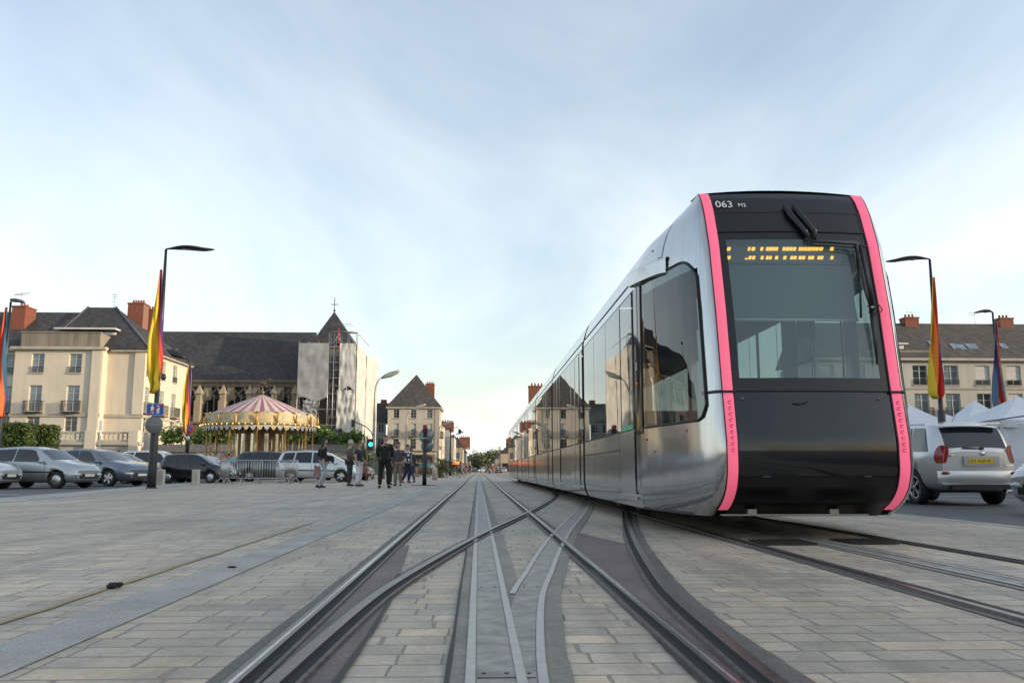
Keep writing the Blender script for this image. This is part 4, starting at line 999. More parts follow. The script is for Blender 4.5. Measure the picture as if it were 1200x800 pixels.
    for s in 'LR':
        g = MB(); a = j['an'+s]; b_ = j['to'+s]; g.tube([a+Vector((0,.05,-.05)), a+Vector((0,.0,-.045)), b_+Vector((0,.03,.005)), b_+Vector((0,-.035,-.005))], [(.036,.036),(.044,.045),(.046,.034),(.028,.020)], 10)
        g.build('shoe', shoe or DRK, t)
    return t
NAVY = cloth('navy_cloth', (.018,.022,.05)); BLKC = cloth('black_cloth', (.009,.009,.010)); WHC = cloth('white_cloth', (.60,.62,.68)); TAUPE = cloth('taupe_cloth', (.20,.165,.13)); PLUM = cloth('grey_plum_cloth', (.07,.06,.075)); BRN = cloth('brown_check_cloth', (.11,.075,.06)); DGRN = cloth('dark_green_cloth', (.03,.038,.035)); JEAN = cloth('denim_cloth', (.04,.055,.10)); GRYL = cloth('light_grey_cloth', (.33,.36,.40))
def pp(px, Y): return (gx(px, Y), Y, 0)
walk = dict(knL=(.09,-.16,.53), anL=(.09,.02,.12), toL=(.10,-.13,.05), knR=(-.09,-.03,.50), anR=(-.09,.24,.13), toR=(-.09,.12,.04), hiL=(.085,0,.92), hiR=(-.085,0,.92))
person('woman in black jacket and pale grey trousers walking with a pink bag', pp(378.5,30), 35, dict(walk, elL=(.23,.10,1.16), wrL=(.16,-.12,1.02), elR=(-.24,.04,1.14), wrR=(-.26,-.02,.90)), topcol=BLKC, leg=GRYL, hair=HAIRD, hairlen='long', scale=1.0, bulk=.92, shoe=NAVY)
b = MB(); b.prism([(-.13,0),(.13,0),(.10,.34),(-.10,.34)], -.04, .04, 'y'); b.tube([(-.08,0,.33),(-.05,0,.47),(.05,0,.47),(.08,0,.33)], .008, 6)
o = b.build('carrier_bag', cloth('dusty_pink_cloth', (.30,.17,.18))); o.location = (gx(371.5, 29.9), 29.95, .42); o.rotation_euler = (0, 0, .4); tag(o, 'dusty pink bag hanging from the hand of the woman in black', 'bag')
b = MB(); b.ball((0,0,0), (.15,.09,.10), 12); b.box(-.14,.14,-.085,.085,-.10,-.02); o = b.build('handbag', BLKC); o.location = (gx(387,30), 29.85, 1.02); tag(o, 'small black handbag under the arm of the woman in black', 'handbag')
person('grey haired man in brown checked shirt beside the woman in white trousers', pp(409.5,34.6), 20, dict(elR=(-.25,.05,1.15), wrR=(-.18,-.16,1.0)), topcol=BRN, leg=DGRN, hair=HAIRG, scale=1.05, bulk=1.2)
person('woman in navy top and white trousers beside the grey haired man', pp(420.5,34), -20, dict(elL=(.25,.02,1.14), wrL=(.28,-.12,.94), elR=(-.25,.02,1.14)), topcol=NAVY, leg=WHC, hair=HAIRB, scale=1.0, sleeve='short', bulk=1.15)
person('man dressed all in black seen from behind, head bowed', pp(450.5,30.4), 88, dict(nb=(0,-.05,1.43), nk=(0,-.12,1.47), elL=(.25,.0,1.15), wrL=(.20,-.16,1.0), elR=(-.25,.0,1.15), wrR=(-.20,-.16,1.0), anL=(.14,.02,.09), anR=(-.14,.02,.09), toL=(.18,-.12,.035), toR=(-.18,-.12,.035), knL=(.13,-.02,.5), knR=(-.13,-.02,.5), shL=(.185,.01,1.38), shR=(-.185,.01,1.38)), topcol=BLKC, leg=BLKC, hair=HAIRB, scale=1.08, bulk=1.14, coat=1, hairlen='bald')
person('woman in grey plum top and taupe trousers facing the camera', pp(466.5,34.6), -95, dict(elL=(.24,.02,1.15), wrL=(.18,-.12,.97)), topcol=PLUM, leg=TAUPE, hair=HAIRD, scale=1.0, bulk=1.06)
person('person mostly hidden behind the woman in the grey plum top', pp(460.5,37.5), -60, {}, topcol=BRN, leg=DGRN, hair=HAIRD, scale=1.0)
person('man in blue and white striped shirt walking away behind the group', pp(477,41.5), -50, walk, topcol=NAVY, leg=NAVY, hair=HAIRD, scale=1.06, stripes=WHC, sleeve='short')
person('person in denim jacket behind the striped shirt', pp(481.5,43), 120, walk, topcol=JEAN, leg=JEAN, hair=HAIRB, scale=1.0)
CY = cloth('cyan_cloth', (.10,.45,.60)); PK = cloth('pale_pink_cloth', (.60,.38,.36)); RD = cloth('red_cloth', (.45,.03,.03)); GN = cloth('teal_cloth', (.04,.25,.24)); 
person('person in a cyan shirt standing before the carousel', pp(272.5,56), -80, {}, topcol=CY, leg=JEAN, hair=HAIRB, scale=1.03, sleeve='short', lod=1)
person('person in a pale pink top beside the cyan shirt', pp(262.5,57), -120, {}, topcol=PK, leg=DGRN, hair=HAIRD, scale=.97, sleeve='short', lod=1)
person('person in dark clothes near the carousel steps', pp(267.5,58.5), 60, {}, topcol=BRN, leg=BLKC, hair=HAIRD, scale=1.0, lod=1)
person('dark haired head showing behind the parked dark saloon', pp(137.5,52), 0, {}, topcol=BLKC, leg=BLKC, hair=HAIRD, scale=1.02, lod=1)
far = [(492,92,GN,'teal top left of the sign pole'),(502,88,CY,'light blue top right of the sign pole'),(507,97,WHC,'white coat near the pale bollard'),(513,90,WHC,'long white shirt beside the palm'),(519,104,RD,'red jacket left of the tram stop'),(524,110,BRN,'brown jacket at the tram stop'),(527,118,NAVY,'navy coat beside the stop shelter'),(532,112,BLKC,'black clothes under the orange display'),
       (538,122,GRYL,'light grey top right of the display'),(543,126,WHC,'white shirt in the street crowd'),(547,132,PLUM,'grey plum top in the street crowd'),(551,140,JEAN,'denim jacket by the left rail'),(488,86,BLKC,'black clothes before the palm'),(496,95,GN,'green top walking before the corner building'),(573,150,BLKC,'black clothes right of the far rails'),(578,160,RD,'red top right of the far rails'),(583,150,GRYL,'grey top near the far tram'),(545,150,RD,'red top deep in the street'),
       (536,140,DGRN,'dark green coat behind the shelter'),(529,128,WHC,'pale jacket behind the shelter')]
for i, (px, Y, c_, d) in enumerate(far):
    person('distant pedestrian in '+d, pp(px, Y), random.choice((-90, 90, 60, -40)), walk if i % 2 else {}, topcol=c_, leg=random.choice((BLKC, JEAN, NAVY, TAUPE)), hair=random.choice((HAIRD, HAIRB)), scale=random.uniform(.95, 1.05), lod=1, group='pedestrians down the street')
gx0 = gx
def gx(px, Y): return at(px, 455, Y).x    # facades were measured at mid height
# ---------------------------------------------------------------- buildings
CREAM = stone('cream_render', (.66,.585,.47), .22); CREAM2 = stone('shaded_cream_render', (.47,.415,.33)); TRIM = stone('stone_trim', (.46,.42,.35), .5); GREYST = stone('weathered_parapet', (.27,.235,.18), .9)
BEIGE = stone('beige_render', (.55,.49,.41), .25); RBEI = stone('right_block_render', (.50,.475,.42), .3); SLT = slate('dark_slate', (.036,.034,.035)); SLB = slate('brown_slate', (.060,.052,.046)); CHURST = stone('old_church_stone', (.20,.165,.12), .8, 1.2); CHURL = stone('pale_church_stone', (.40,.33,.23), .6, 1.2)
BRK = brick_m('chimney_brick', (.23,.055,.03)); FRM = M('window_frame_paint', (.50,.50,.47), .5); GLS = M('house_glass', (.035,.045,.055), .06, 0, .3, 1.5, coat=.5); GLB = M('blue_curtained_glass', (.16,.20,.23), .1, 0, .4, 1.2, coat=.5); IRN = M('wrought_iron', (.02,.02,.022), .5); POT = M('clay_pot', (.32,.11,.06), .8); SHUT = M('white_shutter', (.50,.49,.46), .6); ZINC = M('zinc_flashing', (.42,.42,.43), .4, .5)
WC = {}
def window(parent, w, h, u, z, face, depth=.22, sill=True, rail=False, shut=0., glass=None, bars=2, name='window'):
    "face = (origin, u direction 2d); proto meshes are shared"
    O, ud = face; key = (round(w,2), round(h,2), sill, rail, shut, bars, glass.name if glass else '')
    if key not in WC:
        f = MB(); e = .06
        f.box(0, w, depth-.06, depth, 0, e); f.box(0, w, depth-.06, depth, h-e, h); f.box(0, e, depth-.06, depth, e, h-e); f.box(w-e, w, depth-.06, depth, e, h-e)
        if bars > 1: f.box(w/2-.04, w/2+.04, depth-.055, depth-.003, e, h-e)
        f.box(e, w-e, depth-.05, depth-.006, h*.72-.02, h*.72+.02); 
        if h > 1.2: f.box(e, w-e, depth-.05, depth-.006, h*.36-.015, h*.36+.015)
        WC[key] = [f, None, None]
        fo = f.build('window', FRM); me = fo.data; bpy.data.objects.remove(fo)
        p = MB(); p.box(.03, w-.03, depth-.02, depth+.02, .03, h-.03); po = p.build('pane', glass or GLS); pm = po.data; bpy.data.objects.remove(po)
        sm = None
        if sill: q = MB(); q.box(-.08, w+.08, -.09, .12, -.12, -.004); qo = q.build('sill', TRIM); sm = qo.data; bpy.data.objects.remove(qo)
        rm = None
        if rail:
            q = MB(); q.box(-.22, w+.22, -.50, -.01, -.16, -.06) if rail == 2 else None
            yr = -.46 if rail == 2 else -.06; x0, x1 = (-.2, w+.2) if rail == 2 else (0, w); hh = .95 if rail == 2 else .55
            q.box(x0, x1, yr-.02, yr+.02, hh-.04, hh); q.box(x0, x1, yr-.015, yr+.015, .02, .05)
            n = int((x1-x0)/.13)
            for i in range(n+1): xx = x0+(x1-x0)*i/n; q.box(xx-.012, xx+.012, yr-.012, yr+.012, .05, hh-.04)
            if rail == 2:
                for xx in (x0, x1): q.box(xx-.02, xx+.02, yr, -.02, hh-.04, hh)
                for k in range(4):
                    for xx in (x0, x1): q.box(xx-.012, xx+.012, yr+.1*k+.05, yr+.1*k+.07, .02, hh-.04)
            qo = q.build('railing', IRN); rm = qo.data; bpy.data.objects.remove(qo)
        hm = None
        if shut:
            q = MB(); q.box(.05, w-.05, depth-.09, depth-.065, h*(1-shut), h-.04); qo = q.build('shutter', SHUT); hm = qo.data; bpy.data.objects.remove(qo)
        WC[key] = [me, pm, sm, rm, hm]
    me, pm, sm, rm, hm = WC[key]
    n = math.hypot(*ud); ang = math.atan2(ud[1], ud[0])
    o = bpy.data.objects.new(name, me); COL.objects.link(o); o.parent = parent
    o.location = Vector((O[0]+ud[0]/n*u, O[1]+ud[1]/n*u, z))-parent.location; o.rotation_euler = (0, 0, ang)
    for nm, d in (('pane', pm), ('sill', sm), ('railing', rm), ('shutter', hm)):
        if d: c = bpy.data.objects.new(nm, d); COL.objects.link(c); c.parent = o
    return o
def wallf(mb, O, ud, Wd, z0, z1, holes=(), depth=.22, mi=0):
    n = math.hypot(*ud); ux, uy = ud[0]/n, ud[1]/n; ix, iy = -uy, ux   # inward = left of u
    us = sorted(set([0, Wd]+[h[0] for h in holes]+[h[1] for h in holes])); zs = sorted(set([z0, z1]+[h[2] for h in holes]+[h[3] for h in holes]))
    P = lambda u, z, d=0: (O[0]+ux*u+ix*d, O[1]+uy*u+iy*d, z)
    for a, b in zip(us, us[1:]):
        for c, d in zip(zs, zs[1:]):
            m_ = ((a+b)/2, (c+d)/2)
            if any(h[0] < m_[0] < h[1] and h[2] < m_[1] < h[3] for h in holes): continue
            mb.add([P(a,c), P(b,c), P(b,d), P(a,d)], [(0,1,2,3)], mi)
    for a, b, c, d in holes:
        for q in (((a,c),(b,c)), ((b,c),(b,d)), ((b,d),(a,d)), ((a,d),(a,c))):
            (p, r) = q; mb.add([P(*p), P(*r), P(*r, depth), P(*p, depth)], [(3,2,1,0)], mi)
def hiproof(mb, x0, x1, y0, y1, z, zr, rx0, rx1, ry0=None, ry1=None, mi=0, th=.12):
    ry0 = (y0+y1)/2 if ry0 is None else ry0; ry1 = ry0 if ry1 is None else ry1
    V = [(x0,y0,z),(x1,y0,z),(x1,y1,z),(x0,y1,z),(rx0,ry0,zr),(rx1,ry0,zr),(rx1,ry1+.001,zr),(rx0,ry1+.001,zr)]
    mb.add(V, [(0,1,5,4),(1,2,6,5),(2,3,7,6),(3,0,4,7),(4,5,6,7)], mi)
    mb.add([(x0,y0,z-th),(x1,y0,z-th),(x1,y1,z-th),(x0,y1,z-th)]+V[:4], [(3,2,1,0),(0,1,5,4),(1,2,6,5),(2,3,7,6),(3,0,4,7)], mi)
def chimney(parent, x, y, z0, z1, w, d, pots=3, m=None, axis=0):
    a = MB(); a.box(x-w/2, x+w/2, y-d/2, y+d/2, z0, z1-.15); a.box(x-w/2-.06, x+w/2+.06, y-d/2-.06, y+d/2+.06, z1-.15, z1)
    o = a.build('chimney', m or BRK, parent, world=True)
    p = MB()
    for k in range(pots):
        f = (k+.5)/pots-.5; p.lathe([(.13,0),(.10,.35),(.12,.38)], 8, (x+f*w*.8 if w >= d else x, y+(f*d*.8 if d > w else 0), z1))
    q = p.build('chimney_pot', POT, o); q.data.transform(Matrix.Translation(-parent.location))
    return o
def bx(name, m, parent, *B, **k):
    a = MB()
    for b_ in B: a.box(*b_)
    return a.build(name, m, parent, world=True, **k)
# --- left corner building (cream, hipped slate roof)
Y0 = 80.
X = lambda px, Y=Y0: gx(px, Y)
Z = lambda py, Y=Y0: gz(py, Y)
bL = thing('corner_building', 'cream three storey corner building with dark hipped slate roof and terrace parapet', 'building', (X(110), 86, 0))
xa, xb, xc = X(-70), X(22), X(168.5); xp = X(124); H0 = Z(413)
def floor_holes(cols, rows): return [(u-w/2, u+w/2, a, b) for (u, w) in cols for (a, b) in rows]
r3 = (Z(440), Z(418.5)); r2 = (Z(484), Z(454.5)); r1 = (Z(507), Z(488.5))
a = MB()
wA = xp-xb; colsA = [(X(49)-xb, 1.15), (X(92.5)-xb, 1.15)]
wallf(a, (xb, 78.9), (1,0), wA, 0, H0, floor_holes(colsA, (r3, r2, r1)))
a.add([(xp,78.9,0),(xp,80,0),(xp,80,H0),(xp,78.9,H0)], [(0,1,2,3)]); a.add([(xb,78.9,0),(xb,80,0),(xb,80,H0),(xb,78.9,H0)], [(3,2,1,0)])
wB = xc-xp; wallf(a, (xp, 80), (1,0), wB, 0, H0, [])
wC = xb-xa; colsC = [(wC-(xb-X(10)), 1.3), (wC-(xb-X(-28)), 1.3), (wC-(xb-X(-55)),1.3)]
wallf(a, (xa, 80), (1,0), wC, 0, H0, floor_holes(colsC, (r3, r2, r1)))
sideL = 12.; pxy = lambda px: xc/at(px, 455, 1.).x   # depth on the right flank for a photo column
colsD = [(pxy(172.5)-80, .95), (pxy(190)-80, 1.15), (pxy(204)-80, 1.2)]
wallf(a, (xc, 80), (0,1), sideL, 0, H0, floor_holes(colsD, (r3, r2, r1)))
wallf(a, (xc, 92), (-1,0), xc-xa, 0, H0, []); wallf(a, (xa, 92), (0,-1), 12, 0, H0, [])
a.build('wall', CREAM, bL, world=True)
for cols, O, ud in ((colsA, (xb,78.9), (1,0)), (colsC, (xa,80), (1,0)), (colsD, (xc,80), (0,1))):
    for u, w in cols:
        for (c, d), rl in ((r3, 1), (r2, 2), (r1, 0)): window(bL, w, d-c, u-w/2, c, (O, ud), rail=rl, glass=GLB if rl else GLS)
# cornice and string courses
bx('cornice', TRIM, bL, (xa-.1, xb-.02, 79.6, 80.0, H0-.12, H0+.14), (xb-.3, xp+.35, 78.5, 79.2, H0-.10, H0+.16), (xp+.36, xc+.4, 79.6, 80.0, H0-.12, H0+.14), (xc+.003, xc+.4, 80.001, 92.2, H0-.12, H0+.14))
zs_ = Z(486.5); bx('string_course', TRIM, bL, (xb-.05, xp+.12, 78.78, 78.895, zs_-.28, zs_), (xp+.13, xc+.12, 79.88, 79.996, zs_-.28, zs_), (xc+.003, xc+.12, 80.0, 92, zs_-.28, zs_))
bx('pilaster', CREAM, bL, (X(112.5), xp-.01, 78.70, 78.77, 0, H0-.13), (xc-.9, xc+.05, 79.80, 79.87, zs_, H0-.13))
P0, P1 = X(27), X(119); bx('parapet', GREYST, bL, (P0, P1, 79.0, 79.25, H0+.17, Z(393, 79)), (P0, P0+.2, 79.26, 81.2, H0+.17, Z(393, 79)), (P1-.2, P1, 79.26, 81.2, H0+.17, Z(393, 79)), (P0-.06, P1+.06, 78.93, 79.32, Z(393,79)+.003, Z(393,79)+.12))
# terrace dormer behind the parapet
zt1 = Z(388.5, 81.5); o = bx('terrace_dormer', M('white_joinery', (.62,.61,.57), .5), bL, (X(46,81.5), X(131,81.5), 81.5, 81.7, Z(394,81.5)-.4, zt1-.30), (X(61,81.5), X(133,81.5), 80.9, 84, zt1-.08, zt1+.06), (X(48,81.5), X(62,81.5), 81.3, 84, Z(396,81.5)-.3, zt1-.25))
g = MB(); 
for k in range(5): x = X(64+k*13.2, 81.45); g.box(x, x+.85, 81.44, 81.49, zt1-.75, zt1-.34)
g.build('pane', GLB, o).data.transform(Matrix.Translation(-bL.location))
a = MB(); rz = Z(363.5, 86)
hiproof(a, X(30,80)-.2, xc+.5, 79.55, 92.3, H0+.16, rz, X(97, 86), X(130, 86), 85.9)
a.build('roof', SLT, bL, world=True)
a = MB(); rz2 = Z(369.5, 86.5); a.add([(xa-12,79.6,H0+.15),(X(60),79.6,H0+.15),(X(60),92,H0+.15),(xa-12,92,H0+.15),(xa-12,86.4,rz2),(X(88,86.4),86.4,rz2)], [(0,1,5,4),(2,3,4,5),(3,0,4)]); a.build('roof', SLT, bL, world=True)
a = MB()
a.tube([(X(46,80), 79.8, H0+.2), (X(97,86), 85.9, rz+.05)], .09, 6); a.tube([(xc+.45, 79.6, H0+.2), (X(130,86), 85.9, rz+.05)], .10, 6); a.build('roof_hip', M('grey_lead', (.13,.13,.14), .5, .3), bL, world=True)
bx('wall', BEIGE, bL, (xa-12, xa-.01, 80, 92, 0, H0))
chimney(bL, X(20.5,84), 84, H0+1.5, Z(364,84), 1.3, 2.0, 3); 
chimney(bL, X(156,88), 88, H0+1, Z(359,88), 1.6, 1.4, 5); chimney(bL, X(171.5,90.5), 90.5, H0+.2, Z(366,90.5), 1.5, 1.4, 4)
a = MB(); a.tube([(X(127,86),86,rz-.3),(X(127,86),86,Z(347,86))], .03, 5)
for k in range(4): z = Z(349+k*2.6,86); a.tube([(X(125,86)-.1,86,z),(X(129,86)+.2,86,z+.05)], .02, 4)
a.build('television_aerial', ZINC, bL, world=True)
a = MB(); x, y = X(16,84), 84; a.tube([(x,y,Z(364,84)),(x,y,Z(346,84))], .03, 5)
for k in range(3): a.tube([(x-.7,y,Z(349+k,84)+k*.02),(x+.9,y,Z(346.5+k,84))], .02, 4)
a.build('television_aerial', ZINC, bL, world=True)
# terrace: retaining wall with balustrade in front of the building
def balustrade(parent, x0, x1, y, z0, z1, m):
    a = MB(); a.box(x0, x1, y-.16, y+.16, z1-.14, z1); a.box(x0, x1, y-.16, y+.16, z0, z0+.14); a.build('balustrade_rail', m, parent, world=True)
    n = int((x1-x0)/.34); c = MB()
    for k in range(n):
        x = x0+(k+.5)*(x1-x0)/n; c.lathe([(.07,0),(.05,.08),(.10,.28),(.05,.48),(.07,z1-z0-.28)], 6, (x, y, z0+.14))
    o = c.build('baluster_row', m, parent, world=True)
tw = thing('terrace_wall', 'cream stone terrace wall with balustrade below the corner building', 'wall', (X(100,74), 74, 0))
y = 74.; zb0, zb1 = Z(518,y), Z(506.5,y)
bx('wall', TRIM, tw, (gx(56,y), gx(166,y), y, y+.5, 0, zb0-.28), (gx(56,y)-.2, gx(166,y)+.2, y-.25, y+.7, zb0-.27, zb0))
balustrade(tw, gx(58,y), gx(105,y)-.01, y+.1, zb0+.003, zb1, TRIM); balustrade(tw, gx(118.5,y)+.01, gx(155,y), y+.1, zb0+.003, zb1, TRIM)
bx('pier', CREAM, tw, (gx(105,y), gx(118,y), y-.3, y+.55, 0, zb1+.1), (gx(156,y), gx(166.5,y), y-.28, y+.55, 0, zb1+.1))
bx('garage_door', M('grey_garage_door', (.40,.40,.39), .6), tw, (gx(69,y), gx(90,y), y-.03, y-.003, 0, Z(526,y)), (gx(121,y), gx(137,y), y-.03, y-.003, 0, Z(526,y)))
# --- church
ch = thing('church', 'old stone church with long dark slate roof, flying buttresses and pyramid tower roof', 'church', (gx(290,112), 114, 0))
yC = 110.; xl, xr = gx(120, yC), gx(352, yC); ez = gz(446.5, yC); rzc = gz(390.5, 117)
a = MB(); a.box(xl, xr+5, yC, yC+14, 0, ez); a.build('nave_wall', CHURST, ch, world=True)
a = MB(); a.add([(xl,yC-.5,ez),(xr+.5,yC-.5,ez),(xr+.5,yC+7,rzc),(xl,yC+7,rzc),(xl,yC+14.5,ez),(xr+.5,yC+14.5,ez)], [(0,1,2,3),(3,2,5,4),(1,5,2),(4,0,3),(0,4,5,1)]); a.build('nave_roof', SLT, ch, world=True)
bx('eaves_cornice', CHURST, ch, (xl, xr+.6, yC-.45, yC-.004, ez-.9, ez-.35), (xl, xr+.6, yC-.62, yC-.1, ez-.34, ez-.004))
def arch(w, z0, z1, n=8):
    h = z1-w*.95; P = [(-w/2, z0), (w/2, z0)]
    for i in range(n+1): t = i/n; a_ = t*pi/3; P.append((-w/2+w*cos(a_), h+w*sin(a_)*1.05))
    for i in range(1, n+1): t = 1-i/n; a_ = t*pi/3; P.append((w/2-w*cos(a_), h+w*sin(a_)*1.05))
    return P
def poly_ring(mb, P, Q, y0, y1):
    n = len(P)
    for i in range(n):
        j = (i+1) % n
        mb.add([(P[i][0],y0,P[i][1]),(P[j][0],y0,P[j][1]),(Q[j][0],y0,Q[j][1]),(Q[i][0],y0,Q[i][1]),(P[i][0],y1,P[i][1]),(P[j][0],y1,P[j][1]),(Q[j][0],y1,Q[j][1]),(Q[i][0],y1,Q[i][1])],
               [(0,1,2,3),(0,4,5,1),(3,2,6,7)], 0)
zw0, zw1 = gz(500, yC), gz(449.5, yC)
for px in (219, 248, 279.5, 309, 335):
    x = gx(px, yC-.1); P = [(x+p[0], p[1]) for p in arch(2.3, zw0, zw1)]
    a = MB(); a.prism(P, yC-.05, yC-.01, 'y'); a.build('stained_window', M('leaded_glass', (.012,.013,.016), .25), ch, world=True)
    a = MB(); Q = [(x+p[0], p[1]) for p in arch(2.9, zw0-.3, zw1+.3)]; poly_ring(a, Q, P, yC-.28, yC-.01)
    for dx in (-.40, .40): a.box(x+dx-.06, x+dx+.06, yC-.2, yC-.055, zw0, zw1-1.5)
    for s_ in (-.57, .57, 0):
        rr_ = .5; zc = zw1-1.45 if s_ else zw1-.85; prev = None
        for k in range(13):
            an = 2*pi*k/12; p = (x+s_+rr_*cos(an), yC-.12, zc+rr_*sin(an))
            if prev: a.tube([prev, p], .05, 4, cap=False)
            prev = p
    a.build('window_tracery', CHURL, ch, world=True)
for px in (203, 234, 262, 293, 322, 346):
    x = gx(px, yC-3.5); a = MB()
    a.box(x-.38, x+.38, yC-4.2, yC-3.0, 0, gz(470,yC-4)); a.box(x-.3, x+.3, yC-3.9, yC-3.1, gz(470,yC-4), gz(462,yC-4))
    a.add([(x-.42,yC-4.1,gz(462,yC-4)),(x+.42,yC-4.1,gz(462,yC-4)),(x+.42,yC-2.9,gz(462,yC-4)),(x-.42,yC-2.9,gz(462,yC-4)),(x,yC-3.5,gz(451,yC-4))], [(0,1,4),(1,2,4),(2,3,4),(3,0,4),(3,2,1,0)])
    fz = gz(455, yC)
    prev = None
    for k in range(7):
        t = k/6; yy = yC-3.2+3.2*t; zt = gz(466,yC-4)+(fz-gz(466,yC-4))*t; zbt = zt-.9-.9*(1-sin(pi*t/2))*1.2
        cur = [(x-.22,yy,zbt),(x+.22,yy,zbt),(x+.22,yy,zt),(x-.22,yy,zt)]
        if prev: a.add(prev+cur, [(0,1,5,4),(1,2,6,5),(2,3,7,6),(3,0,4,7)])
        prev = cur
    a.box(x-.45, x+.45, yC-.5, yC-.06, gz(470,yC), ez-.95)
    # leaning half arch towards the right as seen
    a.build('flying_buttress', CHURL, ch, world=True)
a = MB(); a.box(xl, xr, yC-5.2, yC-4.21, 0, gz(497,yC-5)); a.add([(xl,yC-5.4,gz(497,yC-5)),(xr,yC-5.4,gz(497,yC-5)),(xr,yC-.3,gz(488,yC)),(xl,yC-.3,gz(488,yC))], [(0,1,2,3)]); a.build('aisle_wall', CHURST, ch, world=True)
# tower
yT = 108.; tx0, tx1 = gx(364,yT), gx(413,yT); tz = gz(404,yT)
bx('tower_wall', CHURST, ch, (tx0+.3, tx1-.4, yT, yT+7, 0, tz))
a = MB(); apx, apz = gx(389,yT+3.5), gz(366,yT+3.5); a.add([(tx0-.1,yT-.4,tz),(tx1+.1,yT-.4,tz),(tx1+.1,yT+7.3,tz),(tx0-.1,yT+7.3,tz),(apx,yT+3.5,apz)], [(0,1,4),(1,2,4),(2,3,4),(3,0,4),(3,2,1,0)]); a.build('tower_roof', SLT, ch, world=True)
a = MB(); a.tube([(apx,yT+3.5,apz-.2),(apx,yT+3.5,gz(350,yT+3.5))], .05, 6); zc = gz(358,yT+3.5); a.tube([(apx-.45,yT+3.5,zc),(apx+.45,yT+3.5,zc)], .05, 6); a.ball((apx,yT+3.5,apz+.1), .15, 8); a.build('cross', IRN, ch, world=True)
from mathutils import noise as mnoise
# --- scaffold
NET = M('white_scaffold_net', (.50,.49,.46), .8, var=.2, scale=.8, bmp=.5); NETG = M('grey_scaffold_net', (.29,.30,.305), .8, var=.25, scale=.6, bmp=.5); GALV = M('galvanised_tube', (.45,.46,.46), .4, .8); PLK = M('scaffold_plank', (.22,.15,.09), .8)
sc = thing('scaffold', 'tall scaffolding wrapped in white netting around the church tower', 'scaffold', (gx(392,104), 105.5, 0))
yS = 104.; sx0, sxA, sxB, sx1 = gx(348.5,yS), gx(384,yS), gx(397,yS), gx(416,yS); sy1 = 116.5
def net(mb, p0, p1, z0, z1, amp=.10, nu=18, nv=24):
    p0, p1 = Vector(p0), Vector(p1); d = (p1-p0); n = Vector((d.y, -d.x)).normalized()
    ph = random.random()*9
    def f(u, v):
        q = p0+d*u; w = amp*1.0*(mnoise.noise(Vector((u*5+ph, v*4, 0)))+.5*mnoise.noise(Vector((u*14, v*9+ph, 3)))+.25*sin(v*25))*(1 if 0 < u < 1 else .3)
        return (q.x+n.x*(w+.1), q.y+n.y*(w+.1), z0+(z1-z0)*v+(.25*sin(u*7+ph) if v == 0 else 0))
    mb.grid(f, nu, nv)
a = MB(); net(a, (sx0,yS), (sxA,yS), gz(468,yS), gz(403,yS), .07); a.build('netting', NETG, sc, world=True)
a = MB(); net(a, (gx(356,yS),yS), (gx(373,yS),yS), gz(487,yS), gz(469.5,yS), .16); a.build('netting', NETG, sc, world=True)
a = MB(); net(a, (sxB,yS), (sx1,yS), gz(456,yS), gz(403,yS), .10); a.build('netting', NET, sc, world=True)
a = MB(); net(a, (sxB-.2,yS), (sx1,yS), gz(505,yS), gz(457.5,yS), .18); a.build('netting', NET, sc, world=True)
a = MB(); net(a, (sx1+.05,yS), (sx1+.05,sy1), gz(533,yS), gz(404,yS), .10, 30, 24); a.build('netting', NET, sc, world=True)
a = MB(); net(a, (gx(426,yS+9)+.3,yS+8.5), (gx(433,yS+9)+.5,sy1), gz(533,yS), gz(417,yS+9), .06, 6, 20); a.build('netting', NET, sc, world=True)
a = MB(); zT = gz(391,yS); lv = [1.9*k+.3 for k in range(int(zT/1.9)+1)]
XS = [sx0, gx(360,yS), gx(372,yS), sxA, gx(390,yS), sxB, gx(406,yS), sx1]
for x in XS:
    top_ = zT if gx(383,yS) < x < gx(418,yS) else gz(401,yS)
    for yy in (yS, yS+1.3): a.tube([(x,yy,0),(x,yy,top_)], .045, 5)
for yy in (yS+4, yS+7, yS+10, sy1): a.tube([(sx1,yy,0),(sx1,yy,gz(403,yS))], .045, 5)
for z in lv:
    x0_ = sx0 if z < gz(403,yS) else sxA
    for yy in (yS-.02, yS+1.3): a.tube([(x0_,yy,z),(sx1,yy,z)], .035, 5); a.tube([(sxA,yy,z+1.0),(sx1 if z > gz(403,yS) else sxB,yy,z+1.0)], .025, 5)
    a.tube([(sx1+.02,yS,z),(sx1+.02,sy1,z)], .035, 5)
for k in range(0, len(lv)-1, 1):
    a.tube([(sxA,yS+.3,lv[k]),(gx(390,yS) if k%2 else sxB,yS+.3,lv[k+1])], .03, 5)
a.build('tube_frame', GALV, sc, world=True)
a = MB()
for z in lv: a.box(sx0 if z < gz(410,yS) else sxA, sx1, yS+.1, yS+1.2, z+.04, z+.09)
a.build('walk_boards', PLK, sc, world=True)
a = MB()
a.tube([(gx(395,yS),yS-.2,gz(404,yS)),(gx(395,yS),yS-.2,gz(386,yS))], .09, 5)
a.build('hoist_mast', M('red_hoist_paint', (.35,.04,.04), .5), sc, world=True)
bx('site_hoarding', M('pale_hoarding', (.55,.53,.47), .7), sc, (gx(366,yS-2), gx(415,yS-2), yS-2.1, yS-2, 0, gz(523,yS-2)))
